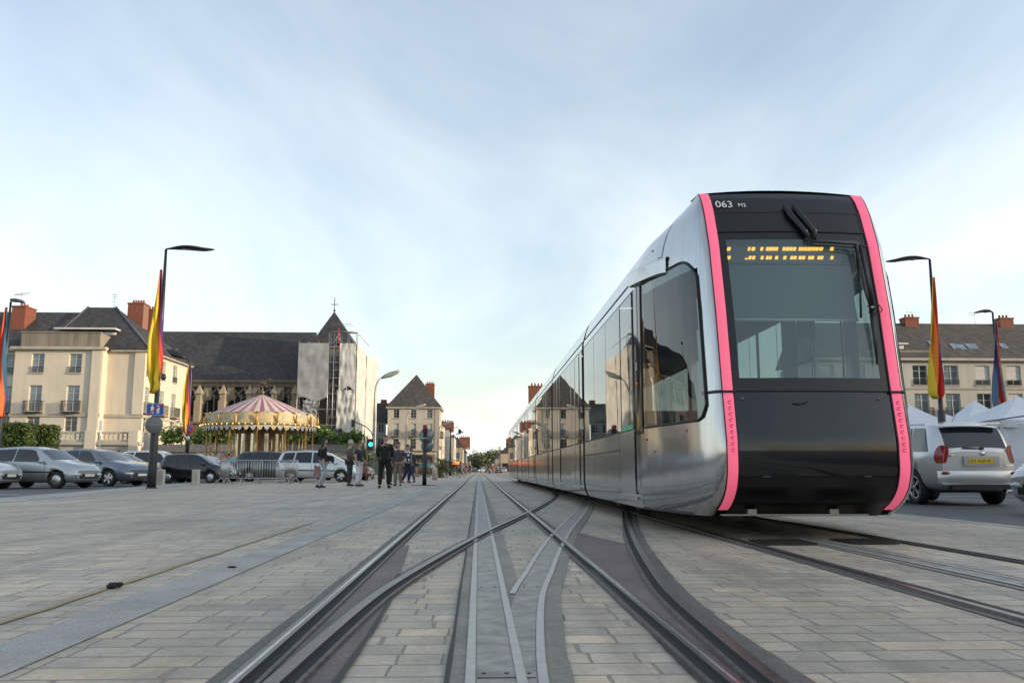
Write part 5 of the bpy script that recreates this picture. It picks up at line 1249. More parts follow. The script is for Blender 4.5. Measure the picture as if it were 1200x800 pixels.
# --- middle building with the steep pyramid roof
yM = 150.; mb_ = thing('pavilion_building', 'beige corner building under a steep slate pyramid roof with red chimney', 'building', (gx(486,yM), yM+5, 0))
mx0, mx1 = gx(455,yM), gx(515,yM); me_ = gz(477,yM); md_ = 10.
cM = [(gx(465,yM)-mx0, 1.0), (gx(485,yM)-mx0, 1.0), (gx(504,yM)-mx0, 1.0)]
rows = [(gz(490,yM), gz(480,yM), 0, GLS, 0), (gz(511,yM), gz(496,yM), 2, GLB, .0), (gz(525.5,yM), gz(514,yM), 1, GLS, 0)]
a = MB(); hs = [(u-w/2, u+w/2, r[0], r[1]) for u, w in cM for r in rows]; wallf(a, (mx0,yM), (1,0), mx1-mx0, 0, me_, hs)
cMs = [(2.5, 1.0), (5., 1.), (7.5, 1.)]; hs2 = [(u-w/2, u+w/2, r[0], r[1]) for u, w in cMs for r in rows]
wallf(a, (mx1,yM), (0,1), md_, 0, me_, hs2); wallf(a, (mx1,yM+md_), (-1,0), mx1-mx0, 0, me_); wallf(a, (mx0,yM+md_), (0,-1), md_, 0, me_)
a.build('wall', BEIGE, mb_, world=True)
for cols, O, ud in ((cM, (mx0,yM), (1,0)), (cMs, (mx1,yM), (0,1))):
    for u, w in cols:
        for r in rows: window(mb_, w, r[1]-r[0], u-w/2, r[0], (O, ud), rail=r[2], glass=r[3], shut=(.45 if r[2] == 2 else .0))
bx('cornice', TRIM, mb_, (mx0-.3, mx1+.35, yM-.35, yM-.004, me_-.25, me_+.05), (mx1+.003, mx1+.35, yM, yM+md_+.2, me_-.25, me_+.05))
bx('quoin', TRIM, mb_, (mx1-.7, mx1+.06, yM-.08, yM-.004, 0, me_-.26)); bx('string_course', TRIM, mb_, (mx0, mx1+.1, yM-.12, yM-.084, gz(512.5,yM)-.25, gz(512.5,yM)-.02), (mx0, mx1+.1, yM-.5, yM-.09, gz(527,yM)-.15, gz(527,yM)+.1))
bx('shop_front', M('shop_dark_glass', (.03,.03,.035), .15), mb_, (mx0+.6, mx0+3, yM-.05, yM-.006, .1, gz(534,yM)), (mx0+3.6, mx1-1, yM-.05, yM-.006, .1, gz(534,yM)))
bx('awning', M('cream_awning', (.50,.42,.28), .8), mb_, (mx0+.3, mx1-.7, yM-1.3, yM-.1, gz(532.5,yM), gz(531,yM)))
a = MB(); ax, az = gx(488,yM+5), gz(439,yM+5)
P = [(mx0-.4,yM-.4),(mx1+.45,yM-.4),(mx1+.45,yM+md_+.4),(mx0-.4,yM+md_+.4)]; Q = [(ax+(p[0]-ax)*.82, yM+5+(p[1]-yM-5)*.82, me_+1.1) for p in P]
V = [(*p, me_+.04) for p in P]+Q+[(ax, yM+5, az)]; a.add(V, [(0,1,5,4),(1,2,6,5),(2,3,7,6),(3,0,4,7),(4,5,8),(5,6,8),(6,7,8),(7,4,8),(3,2,1,0)]); a.build('roof', SLB, mb_, world=True)
chimney(mb_, gx(504,yM+5), yM+5, me_+.5, gz(450,yM+5), 1.6, 1.2, 4)
# left wing
wg = thing('terraced_building', 'low wing with dark slate roof between scaffold and pavilion building', 'building', (gx(443,152), 156, 0))
wx0, wx1 = gx(425,152), mx0-.45; a = MB(); cw_ = [(gx(436,152)-wx0, 1.), (gx(447.5,152)-wx0, 1.)]; rw_ = [(gz(507,152), gz(497,152)), (gz(524,152), gz(514,152))]
wallf(a, (wx0,152), (1,0), wx1-wx0, 0, gz(494,152), floor_holes(cw_, rw_)); a.build('wall', stone('grey_render', (.30,.29,.27)), wg, world=True)
for u, w in cw_:
    for r in rw_: window(wg, w, r[1]-r[0], u-w/2, r[0], ((wx0,152), (1,0)))
a = MB(); zr_ = gz(472.5,156); a.add([(wx0-2,151.6,gz(494,152)),(wx1,151.6,gz(494,152)),(wx1,156,zr_),(wx0-2,156,zr_),(wx0-2,161,gz(494,152)),(wx1,161,gz(494,152))], [(0,1,2,3),(3,2,5,4),(1,5,2),(0,3,4)]); a.build('roof', SLT, wg, world=True)
a = MB(); a.box(gx(456,156)-1.4, gx(456,156)-.4, 155.4, 156.6, zr_-1, zr_+.6); a.build('chimney', BRK, wg, world=True)
# --- right block behind the tents
yR = 85.; rb = thing('apartment_block', 'long beige apartment block with slate roof and skylights behind the white tents', 'building', (gx(1120,yR), yR+5, 0))
rx0, rx1 = gx(960,yR), gx(1400,yR); zE = gz(419,yR); a = MB()
colsR = [(gx(1079.5+k*36.6,yR)-rx0, 1.5) for k in range(-3, 9)]
rR = [(gz(449,yR), gz(425.5,yR)), (gz(487,yR), gz(459,yR)), (gz(524,yR), gz(498,yR))]
wallf(a, (rx0,yR), (1,0), rx1-rx0, 0, zE, floor_holes(colsR, rR)); wallf(a, (rx0,yR+11), (0,-1), 11, 0, zE); wallf(a, (rx1,yR+11), (-1,0), rx1-rx0, 0, zE); wallf(a, (rx1,yR), (0,1), 11, 0, zE)
a.build('wall', RBEI, rb, world=True)
for k, (u, w) in enumerate(colsR):
    for i, r in enumerate(rR): window(rb, w, r[1]-r[0], u-w/2, r[0], ((rx0,yR), (1,0)), rail=(1, 2, 1)[i], shut=(.75 if (k*7+i*3) % 5 in (0, 2) else 0.), glass=GLB if (k+i) % 3 else GLS)
bx('cornice', TRIM, rb, (rx0-.3, rx1+.3, yR-.45, yR-.004, zE-.1, zE+.2), (rx0, rx1, yR-.1, yR-.004, gz(452.5,yR)-.12, gz(452.5,yR)+.08))
bx('parapet', GREYST, rb, (gx(1020,yR), gx(1108,yR), yR+.3, yR+.5, zE+.21, gz(407,yR)), )
a = MB(); zRr = gz(375.5,yR+5.5); a.add([(rx0-.4,yR-.5,zE+.21),(rx1+.4,yR-.5,zE+.21),(rx1+.4,yR+5.5,zRr),(rx0-.4,yR+5.5,zRr),(rx0-.4,yR+11.5,zE+.21),(rx1+.4,yR+11.5,zE+.21)], [(0,1,2,3),(3,2,5,4),(1,5,2),(0,3,4)]); a.build('roof', SLB, rb, world=True)
sl = (zRr-zE-.21)/6.
for px, py in ((1122,404),(1131,405),(1143,404),(1180,403),(1056,402),(1096,400)):
    w = .7 if px != 1143 else 1.1; z = gz(py, yR+2); yy = yR-.5+(z-zE-.21)/sl; x = gx(px, yy); a = MB(); dy = .4
    a.add([(x-w/2,yy-dy,z-dy*sl+.08),(x+w/2,yy-dy,z-dy*sl+.08),(x+w/2,yy+dy,z+dy*sl+.08),(x-w/2,yy+dy,z+dy*sl+.08),(x-w/2,yy-dy,z-dy*sl-.1),(x+w/2,yy-dy,z-dy*sl-.1),(x+w/2,yy+dy,z+dy*sl-.1),(x-w/2,yy+dy,z+dy*sl-.1)], [(0,1,2,3),(4,5,1,0),(5,6,2,1),(7,4,0,3)]); a.build('skylight', GLB, rb, world=True)
bx('terrace_dormer', M('white_joinery'), rb, (gx(1048,yR+1), gx(1062,yR+1), yR+.9, yR+3, zE+.8, gz(401,yR+1)), (gx(1046,yR+1), gx(1066,yR+1), yR+.6, yR+3, gz(401,yR+1)+.003, gz(401,yR+1)+.15))
for px in (1071, 1182.5, 1290): chimney(rb, gx(px,yR+5.5), yR+5.5, zRr-1.2, gz(369,yR+5.5), 1.5, 1.3, 3)
a = MB()
for px in (1149, 1075): 
    x, y_ = gx(px,yR+5.5), yR+5.5; a.tube([(x,y_,zRr-.1),(x,y_,gz(361,y_))], .02, 4); a.tube([(x-.7,y_,gz(362,y_)),(x+.7,y_,gz(363,y_))], .02, 4); a.tube([(x-.5,y_,gz(365,y_)),(x+.5,y_,gz(365,y_))], .02, 4)
a.build('television_aerial', ZINC, rb, world=True)
# --- building row along the right side of the square (out of frame; it keeps the square in evening shade)
sr = thing('terraced_building', 'long four storey building row along the right side of the square', 'building', (66, 20, 0))
a = MB(); colsS = [(3+4.2*k, 1.3) for k in range(26)]; rS = [(2.0+3.3*k, 3.9+3.3*k) for k in range(4)]
wallf(a, (58,75), (0,-1), 112, 0, 14.2, floor_holes(colsS, rS)); wallf(a, (70,75), (-1,0), 12, 0, 14.2); wallf(a, (58,-37), (1,0), 12, 0, 14.2); a.build('wall', BEIGE, sr, world=True)
g = MB(); g.box(58.25, 69.9, -36.9, 74.9, 0, 14.1); g.build('window', GLS, sr, world=True)
a = MB(); a.add([(57.5,-37.5,14.2),(70.5,-37.5,14.2),(70.5,75.5,14.2),(57.5,75.5,14.2),(64,-37.5,17.5),(64,75.5,17.5)], [(1,2,5,4),(0,4,5,3),(0,1,4),(2,3,5),(3,2,1,0)]); a.build('roof', SLT, sr, world=True)
# --- far street rows
def house(name, label, px0, px1, Y, eave, ridge, d, wm, rm, chim=None, face='r', group='houses down the far street'):
    x0, x1 = sorted((gx(px0,Y), gx(px1,Y))); t = thing(name, label, 'building', ((x0+x1)/2, Y+d/2, 0), 0, group); z = gz(eave,Y); zr = gz(ridge,Y)
    n = max(1, int((x1-x0)/2.6)); nd = max(1, int(d/3.)); k = max(1, int((z-3)/2.9))
    cf = [((i+.5)*(x1-x0)/n, 1.) for i in range(n)]; cs = [((i+.5)*d/nd, 1.1) for i in range(nd)]; rw = [(3.7+2.9*i, 5.4+2.9*i) for i in range(k) if 5.4+2.9*i < z-.2]
    a = MB(); wallf(a, (x0,Y), (1,0), x1-x0, 0, z, floor_holes(cf, rw)); 
    hs = floor_holes(cs, rw)
    if face == 'r': wallf(a, (x1,Y), (0,1), d, 0, z, hs); wallf(a, (x0,Y+d), (0,-1), d, 0, z)
    else: wallf(a, (x0,Y+d), (0,-1), d, 0, z, hs); wallf(a, (x1,Y), (0,1), d, 0, z)
    a.build('wall', wm, t, world=True)
    for u, w in cf:
        for r in rw: window(t, w, 1.7, u-w/2, r[0], ((x0,Y), (1,0)), sill=False)
    for u, w in cs:
        for r in rw:
            if face == 'r': window(t, w, 1.7, u-w/2, r[0], ((x1,Y), (0,1)), sill=False)
            else: window(t, w, 1.7, u-w/2, r[0], ((x0,Y+d), (0,-1)), sill=False)
    g = MB(); s_ = .25
    xe0, xe1 = x0-.3, x1+.3; xm = (x0+x1)/2
    g.add([(xe0,Y-.2,z),(xe1,Y-.2,z),(xe1,Y+d+.2,z),(xe0,Y+d+.2,z),(xm,Y+1.2,zr),(xm,Y+d-1,zr)], [(0,1,4),(1,2,5,4),(2,3,5),(3,0,4,5),(3,2,1,0)]); g.build('roof', rm, t, world=True)
    bx('shop_front', MC['shop_dark_glass'], t, *( [(x1+.003, x1+.05, Y+.5, Y+d-.5, .2, 2.7)] if face == 'r' else [(x0-.05, x0-.003, Y+.5, Y+d-.5, .2, 2.7)]), (x0+.4, x1-.4, Y-.05, Y-.003, .2, 2.7))
    if chim: chimney(t, gx(chim[0],Y+2), Y+2, z-.5, gz(chim[1],Y+2), chim[2], 1.2, 4)
    return t
GR2 = stone('pale_grey_render', (.36,.35,.33)); OCH = stone('ochre_render', (.46,.38,.26)); WHR = stone('whitish_render', (.52,.50,.46))
house('street_house', 'tall narrow house with broad red brick chimney beside the pavilion building', 496, 519, 166, 497, 484, 12, BEIGE, SLT, (521,494,2.4))
house('street_house', 'pale house second behind the red chimney on the left street side', 500, 527, 182, 503, 494, 14, WHR, SLB, (528,495,1.6))
house('street_house', 'white fronted house under a grey gable, third on the left street side', 508, 533, 200, 512, 505, 16, WHR, SLT)
house('street_house', 'tall ochre house with dark mansard roof left of the far trees', 520, 543, 235, 524, 508, 20, OCH, SLT, (545,512,3.))
house('street_house', 'grey house under a steep dark roof deep on the left street side', 526, 547, 275, 530, 511, 22, GR2, SLT)
house('street_house', 'low pale house nearest the trees on the left street side', 535, 551.5, 330, 540, 530, 26, OCH, SLB)
house('street_house', 'last small house left of the far trees', 540, 554, 390, 546, 539, 30, GR2, SLT)
house('street_house', 'grey house nearest the tram tail on the right street side', 604, 640, 175, 505, 492, 18, GR2, SLT, None, 'l')
house('street_house', 'beige house with a red chimney showing over the tram roof', 610, 680, 112, 492, 470, 14, BEIGE, SLT, (629,452,2.2), 'l')
house('street_house', 'ochre gabled house right of the far rails', 587, 615, 250, 531, 516, 24, OCH, SLT, (598,514,2.5), 'l')
house('street_house', 'pale grey house under a long slate roof right of the trees', 581, 605, 300, 537, 524, 26, GR2, SLT, None, 'l')
house('street_house', 'smallest dark roofed house right of the far trees', 577, 596, 360, 543, 533, 30, WHR, SLT, None, 'l')
gx = gx0
# ---------------------------------------------------------------- lamps, banners, signs, carousel, tents, barriers, plants
LPM = M('dark_lamp_paint', (.035,.036,.038), .4, .5); LPL = M('pale_lamp_paint', (.32,.31,.27), .45, .4); LENS = M('lamp_lens', (.45,.45,.42), .3)
def lamp(label, px, Y, topy, ang, L=1.75, rise=0., h0=None, mat=None, drop=0.):
    x = gx(px, Y); z = gz(topy, Y, px); m = mat or LPM
    t = thing('street_lamp', label, 'street lamp', (x, Y, 0), 0, 'street lamps of the square')
    a = MB(); a.lathe([(.155,0),(.15,.5),(.135,2.8),(.085,2.9),(.075,z*.7),(.045,z)], 12); a.lathe([(.2,0),(.2,.03),(.16,.04)], 12); a.build('pole', m, t)
    a = MB(); ux, uy = cos(ang), sin(ang); n = 16; vs = []
    for i in range(n+1):
        s = i/n; d = s*L; zz = z+rise*s**1.0+.06*sin(pi*min(1, s*1.3))*L*.5-drop*s*s; w = (.03+.26*sin(pi*max(0, (s-.08)/.92))**.8) if s > .08 else .035; th = .035+.06*sin(pi*s)
        for k in range(10):
            an = 2*pi*k/10; o = w*cos(an); q = th*sin(an)*(1 if sin(an) > 0 else .5)
            vs.append((ux*d-uy*o, uy*d+ux*o, zz+q))
    fs = [(i*10+j, i*10+(j+1)%10, (i+1)*10+(j+1)%10, (i+1)*10+j) for i in range(n) for j in range(10)]+[tuple(range(9,-1,-1)), tuple(n*10+j for j in range(10))]
    a.add(vs, fs, 0, True); a.build('lamp_head', m, t)
    a = MB(); c0 = .5*L; zz = z+rise*.5+.06*L*.5*sin(pi*.65)-drop*.25-.035; a.obox((ux*c0, uy*c0), (ux, uy), .55, .2, zz-.012, zz+.01); a.build('lens', LENS, t)
    return t
def swan(label, px, Y, topy, tip, L=1.9, mat=None):
    "pole bending over into a rising blade"
    x = gx(px, Y); z = gz(topy, Y, px); m = mat or LPL
    t = thing('street_lamp', label, 'street lamp', (x, Y, 0), 0, 'street lamps of the square')
    sgn = 1 if tip > px else -1
    a = MB(); P = [(0,0,0),(0,0,2.5),(.02*sgn,0,z-1.6),(.08*sgn,0,z-1.0),(.22*sgn,0,z-.62),(.45*sgn,0,z-.42)]; a.tube(P, [.13,.115,.07,.06,.055,.05], 10); a.build('pole', m, t)
    a = MB(); P = [(.42*sgn,0,z-.45),(.75*sgn,0,z-.30),(1.2*sgn,0,z-.14),(1.6*sgn,0,z+.02),(L*sgn,0,z+.16)]
    a.tube(P, [(.05,.05),(.09,.16),(.08,.20),(.05,.14),(.012,.03)], 10); a.build('lamp_head', m, t)
    a = MB(); a.tube([(.65*sgn,0,z-.40),(1.15*sgn,0,z-.25),(1.35*sgn,0,z-.18)], [(.02,.06),(.03,.12),(.01,.05)], 8); a.build('lens', LENS, t)
    return t
l1 = lamp('dark street lamp with yellow banner beside the black hatchback, nearest on the left', 178.5, 30.5, 292, R(0), 1.72)
lamp('dark street lamp with red banner at the left edge of the photo', -5, 39, 353.5, R(-40), 1.3, drop=.22)
swan('slim street lamp with red and yellow banner in front of the church', 218, 55, 412, 212, .9, LPM)
lamp('dark street lamp with orange and yellow banner just right of the tram', 1108, 31.5, 304, R(178), 1.7, drop=.1)
lamp('dark street lamp with multicoloured banner near the right edge', 1179, 42, 366, R(200), 1.3, drop=.12)
swan('tall pale swan neck lamp beside the green pedestrian light', 437, 63, 436, 466); swan('swan neck lamp standing before the pavilion building', 475, 84, 475, 495); swan('swan neck lamp at the right corner of the pavilion building', 513, 108, 494, 527, 2.0)
for k, (px, Y, ty, lb) in enumerate(((531,150,506,'fourth swan neck lamp down the left side of the street'),(537,190,518,'fifth swan neck lamp down the left side of the street'),(541,235,525,'sixth and smallest swan neck lamp down the street'))): swan(lb, px, Y, ty, px+9, 2.)
def banner(label, px, Y, outline, stripes, seed, pole=0):
    "outline: rows (py, px_left, px_right); stripes: (fraction, colour) across the cloth"
    m, nt, b = newmat('banner_cloth'); 
    at_ = nt.nodes.new('ShaderNodeAttribute'); at_.attribute_name = 'cloth_u'
    sp_ = nt.nodes.new('ShaderNodeSeparateXYZ'); nt.links.new(at_.outputs['Vector'], sp_.inputs[0])
    rp_ = nt.nodes.new('ShaderNodeValToRGB'); rp_.color_ramp.interpolation = 'CONSTANT'; e = rp_.color_ramp.elements
    while len(e) < len(stripes): e.new(.5)
    for i, (p, c) in enumerate(stripes): e[i].position = p; e[i].color = (*c, 1)
    f = mth(nt, 'ADD', sp_.outputs[0], mth(nt, 'MULTIPLY', mth(nt, 'SUBTRACT', .5, sp_.outputs[1]), .8 if pole == 0 else .35))
    nt.links.new(f, rp_.inputs[0]); nt.links.new(rp_.outputs[0], b.inputs['Base Color']); b.inputs['Roughness'].default_value = .8
    random.seed(seed); g = MB(); nu, nv = 14, 26; uv = []
    ty = [(o[0], o[1]) for o in outline]; tr_ = [(o[0], o[2]) for o in outline]
    def f_(u, v):
        py = outline[0][0]+(outline[-1][0]-outline[0][0])*v; l = interp(ty, py); r = interp(tr_, py); p = at(l+(r-l)*u, py, Y)
        p.y += .14*sin(u*9+v*4+seed)*(.2+v)+.05*sin(u*17-v*6); return p
    g.grid(f_, nu, nv)
    o = g.build('banner', m)
    at2 = o.data.attributes.new('cloth_u', 'FLOAT_VECTOR', 'POINT')
    for i in range(nu+1):
        for j in range(nv+1): at2.data[i*(nv+1)+j].vector = (i/nu, j/nv, 0)
    sd_ = o.modifiers.new('t', 'SOLIDIFY'); sd_.thickness = .012
    tag(o, label, 'banner', 'banners on the street lamps'); return o
YL = (.66,.47,.03); RDc = (.60,.035,.03); ORc = (.72,.20,.02); PU = (.07,.02,.10); BLc = (.02,.09,.17); MG = (.55,.04,.18); TE = (.05,.30,.33)
banner('yellow banner with purple and orange edge on the nearest left lamp', 184, 30.35, [(316,187.5,190),(350,182.5,190.5),(398,174,191),(430,173,190),(444,175,186),(452,178,187),(461,176.5,181)], [(0,YL),(.62,ORc),(.72,RDc),(.86,PU)], 1)
banner('red and blue banner on the lamp at the left edge', 5, 38.8, [(360,6.5,9),(395,-1,7.5),(425,-6,6.5),(455,-8,6),(488,-4,4)], [(0,RDc),(.45,(.65,.12,.03)),(.8,BLc)], 2, 1)
banner('purple, red and yellow banner on the lamp before the church', 220, 54.8, [(430,220,222.5),(455,216,222.5),(490,213,222),(504,214.5,221),(508,218,220)], [(0,YL),(.5,ORc),(.72,RDc),(.86,PU)], 3, 1)
banner('orange banner with yellow foot on the lamp right of the tram', 1095, 31.3, [(325,1092.5,1095),(360,1091,1098.5),(400,1090,1102.5),(440,1089.5,1104.5),(462,1091,1104),(467,1096,1101)], [(-.0,YL),(.22,ORc),(.60,RDc),(.85,PU)], 4, 1)
banner('multicoloured banner on the lamp near the right edge', 1168, 41.8, [(378,1166,1168.5),(405,1165,1172),(440,1164.5,1175),(470,1165,1177),(485,1168,1176)], [(0,(.08,.12,.20)),(.3,PU),(.5,YL),(.62,RDc),(.80,TE),(.9,ORc)], 5, 1)
# signs on the nearest lamp
def sign_at(px, py, Y): return at(px, py, Y)
p = at(181, 479.5, 30.2); s_ = MB(); s_.box(-.29, .29, -.012, .012, -.20, .20); o = s_.build('zone_sign', [M('sign_blue', (.02,.09,.35), .4), WHT]); o.location = (p.x, 30.28, p.z); tag(o, 'blue rectangular sign with two figures and a red slash on the nearest left lamp', 'sign')
b = MB(); b.box(-.30,.30,-.014,-.010,-.21,-.20); b.box(-.30,.30,-.014,-.010,.20,.21); b.box(-.30,-.29,-.014,-.01,-.2,.2); b.box(.29,.30,-.014,-.01,-.2,.2)
for cx, h_ in ((-.10,.24),(.10,.20)):
    b.lathe([(.0,-.004),(.03,-.004),(.03,.0),(.0,.0)], 10, (cx, -.014, h_/2+.02), axis='y', sm=False)
    b.prism([(cx-.045,-.02),(cx+.045,-.02),(cx+.055,h_/2-.02),(cx-.055,h_/2-.02)], -.017, -.0125, 'y'); b.prism([(cx-.05,-.14),(cx-.02,-.14),(cx-.0,-.02),(cx-.04,-.02)], -.017, -.0125, 'y'); b.prism([(cx+.02,-.14),(cx+.05,-.14),(cx+.04,-.02),(cx,-.02)], -.017, -.0125, 'y')
b.build('sign_figures', WHT, o)
b = MB(); b.prism([(-.28,-.19),(-.24,-.19),(.28,.17),(.28,.195),(.24,.195),(-.28,-.165)], -.024, -.020, 'y'); b.build('sign_slash', M('sign_red', (.55,.02,.02), .4), o)
p = at(181.5, 497.5, 30.3); b = MB(); b.lathe([(.30,-.012),(.31,0),(.30,.012)], 28, axis='y'); o = b.build('round_sign', M('grey_sign_back', (.17,.175,.18), .5, .4)); o.location = (p.x-.03, 30.30, p.z); tag(o, 'grey back of a round sign on the nearest left lamp below the blue sign', 'sign')
b = MB(); b.tube([(-.18,-.02,.0),(.18,-.02,.0)], .012, 6); b.build('clamp_strap', GALV, o)
b = MB(); p = at(191.5, 444, 30.4); q = at(186, 438, 30.45); b.tube([q, (p.x-.02, 30.4, q.z), (p.x, 30.4, p.z+.12)], .018, 6); o = b.build('surveillance_camera', LPM); tag(o, 'small dome camera bracketed to the nearest left lamp', 'camera'); b = MB(); b.ball((p.x,30.4,p.z+.06), (.09,.09,.11), 12); b.build('camera_dome', M('dark_dome', (.05,.05,.06), .1), o)
# pink round sign on the church lamp
p = at(221, 501, 54.8); b = MB(); b.lathe([(.0,-.01),(.34,-.01),(.34,.01)], 24, axis='y'); o = b.build('no_parking_sign', M('sign_blue')); o.location = (p.x, 54.75, p.z-.1); tag(o, 'round blue and red no parking sign on the lamp before the church', 'sign')
b = MB(); P = [(.34*cos(2*pi*k/24), .34*sin(2*pi*k/24)) for k in range(24)]; Q = [(.26*cos(2*pi*k/24), .26*sin(2*pi*k/24)) for k in range(24)]; poly_ring(b, P, Q, -.02, -.012); b.prism([(-.21,.17),(-.17,.21),(.21,-.17),(.17,-.21)], -.02, -.014, 'y'); b.build('sign_ring', M('sign_red'), o)
b = MB(); b.lathe([(0,-.01),(.13,-.01),(.13,.01)], 16, (0,0,-.55), axis='y'); b.build('sub_plate', WHT, o)
# sign pole on the square
t = thing('sign_post', 'dark sign post with two grey round sign backs standing on the paving', 'sign post', (gx(497.5,36), 36, 0))
zt_ = gz(497.5,36); b = MB(); b.lathe([(.09,0),(.085,.4),(.075,zt_-.35)], 12); b.build('pole', LPM, t); b = MB(); b.lathe([(.10,zt_-.34),(.10,zt_-.02),(.05,zt_)], 12); b.build('red_cap', M('dark_red_lamp', (.16,.015,.03), .3), t)
b = MB(); b.lathe([(.55,.003),(.55,.012),(.5,.014)], 28); b.build('shadow_disc', GRV, t)  # flat dark disc painting the shadow round the foot of the post
for (px, py, r_, dy) in ((499.5,510.5,.31,-.0),(500.5,522.5,.26,.03)):
    p = at(px,py,36.12); b = MB(); b.lathe([(.01,-.01),(r_,-.01),(r_,.01),(.01,.01)], 28, (p.x-t.location.x, .13+dy, p.z), axis='y'); b.build('sign_disc', M('blue_grey_sign_back', (.20,.25,.27), .5, .3), t)
b = MB(); b.tube([(-.30,-.05,gz(513,36)),(.1,-.1,gz(513,36)-.02)], .012, 6); b.build('cable_tie', WHT, t)
t = thing('bollard', 'pale pinkish stone bollard between the sign post and the palms', 'bollard', (gx(509.5,55), 55, 0)); b = MB(); b.lathe([(.16,0),(.155,.75),(.13,.80),(.0,.81)], 16); b.build('post', M('pink_stone', (.50,.38,.32), .8), t)
for i, (px, Y) in enumerate(((189,37.5),(230,38.2))):
    b = MB(); w = .135; b.box(-w, w, -w, w, 0, .62); b.add([(-w,-w,.62),(w,-w,.62),(w,w,.62),(-w,w,.62),(-w+.03,-w+.03,.65),(w-.03,-w+.03,.65),(w-.03,w-.03,.65),(-w+.03,w-.03,.65)], [(0,1,5,4),(1,2,6,5),(2,3,7,6),(3,0,4,7),(4,5,6,7)])
    o = b.build('bollard', M('pale_bollard_stone', (.46,.43,.38), .8)); o.location = (gx(px,Y), Y, 0); tag(o, ('square pale stone bollard beside the nearest lamp post','square pale stone bollard before the doors of the small black car')[i], 'bollard', 'stone bollards by the cars')
# white flag post
t = thing('post', 'slim white post before the terrace balustrade', 'post', (gx(114.5,66), 66, 0)); b = MB(); b.tube([(0,0,0),(0,0,gz(493,66))], .06, 8); b.box(-.11,.11,-.05,.05,gz(505,66),gz(494,66)); b.build('pole', M('white_joinery'), t)
# pedestrian light
t = thing('traffic_light', 'pedestrian traffic light showing green left of the pale swan neck lamp', 'traffic light', (gx(429.5,50), 50, 0)); b = MB(); b.tube([(0,0,0),(0,0,gz(512,50))], .05, 8); b.build('pole', M('rusty_pole', (.20,.12,.07), .6), t)
b = MB(); p = at(434,520.5,50); b.box(p.x-t.location.x-.15, p.x-t.location.x+.16, -.1, .12, p.z-.35, p.z+.32); b.build('lamp_housing', LPM, t); b = MB(); b.lathe([(.0,-.02),(.12,-.02),(.12,.0)], 16, (p.x-t.location.x+.03,-.105,p.z), axis='y'); b.build('green_lamp', M('green_signal', (.05,.9,.62), .4, emit=1.6, var=.02), t)
t = thing('traffic_light', 'thin curved signal mast arching in front of the scaffold foot', 'signal mast', (gx(436,70), 70, 0)); b = MB(); zq = gz(505,70); b.tube([(0,0,0),(0,0,zq-.5),(-.15,0,zq-.05),(-.6,0,zq+.35),(-1.6,0,zq+.8)], .04, 6); b.build('mast', LPM, t); b = MB(); b.box(-1.75,-1.5,-.1,.1,zq+.3,zq+.9); b.build('signal_head', LPM, t)
# crowd control barriers
def barrier(label, loc, ang, first=[]):
    if first:
        o = copy_tree(first[0]); o.location = loc; o.rotation_euler = (0,0,ang); o['label'] = label; return o
    t = thing('crowd_barrier', label, 'barrier', loc, ang, 'steel crowd barriers'); L2 = 1.12; a = MB()
    a.tube([(-L2,0,.25),(-L2,0,.98),(-L2+.09,0,1.08),(L2-.09,0,1.08),(L2,0,.98),(L2,0,.25),(-L2,0,.25)], .021, 6); a.build('frame', GALV, t)
    a = MB(); 
    for k in range(17): x = -L2+.125+k*(2*L2-.25)/16; a.tube([(x,0,.25),(x,0,1.08)], .010, 5)
    a.build('bar_row', GALV, t)
    for x in (-.8, .8): a = MB(); a.tube([(x,-.28,0),(x,-.06,.20),(x,0,.25),(x,.06,.20),(x,.28,0)], .02, 6); a.build('foot', GALV, t)
    first.append(t); return t
for lb, px, Y, an in (('angled steel barrier at the left end, by the nose of the black car', 263, 41, -64),('steel barrier left of the centre of the row before the dark estate', 283, 41.6, -18),('steel barrier in the middle of the row before the dark estate', 304, 40.8, 8),('steel barrier right of the middle, overlapping its neighbours', 322, 41.8, -12),('steel barrier at the right end of the row by the people carrier wheel', 341, 41.2, -62)):
    barrier(lb, (gx(px,Y), Y, 0), R(an))
# carousel
cx, cy = at(306,490,66).x, 66.; k_ = .001*66
car_ = thing('carousel', 'ornate fairground carousel with a striped pink and white canopy and golden rounding boards', 'carousel', (cx, cy, 0))
RO = 65*k_; zb_, zt1_, zt2_, za = gz(500,cy), gz(487,cy), gz(484,cy), gz(463,cy)
GOLD = M('carousel_gold', (.42,.25,.08), .4, .3, .5, 6); IVO = M('carousel_ivory', (.62,.50,.30), .5, 0, .25, 6); 
a = MB(); n = 60
for i in range(n):
    a0, a1 = 2*pi*i/n, 2*pi*(i+1)/n; r1 = RO*.90
    for k in range(4):
        f0, f1 = k/4, (k+1)/4; q = lambda f: (r1+(.05-r1)*f, zt1_+(za-zt1_)*(f**1.08)+.25*f*(1-f))
        (ra, h0_), (rb_, h1_) = q(f0), q(f1)
        a.add([(ra*cos(a0),ra*sin(a0),h0_),(ra*cos(a1),ra*sin(a1),h0_),(rb_*cos(a1),rb_*sin(a1),h1_),(rb_*cos(a0),rb_*sin(a0),h1_)], [(0,1,2,3)], (0,1,0,1,0,2)[i%6])
a.build('canopy', [M('canopy_ivory', (.55,.46,.40), .8), M('canopy_pink', (.34,.17,.18), .8), M('canopy_purple', (.27,.10,.17), .8)], car_)
zt1_ = gz(488.5,cy)
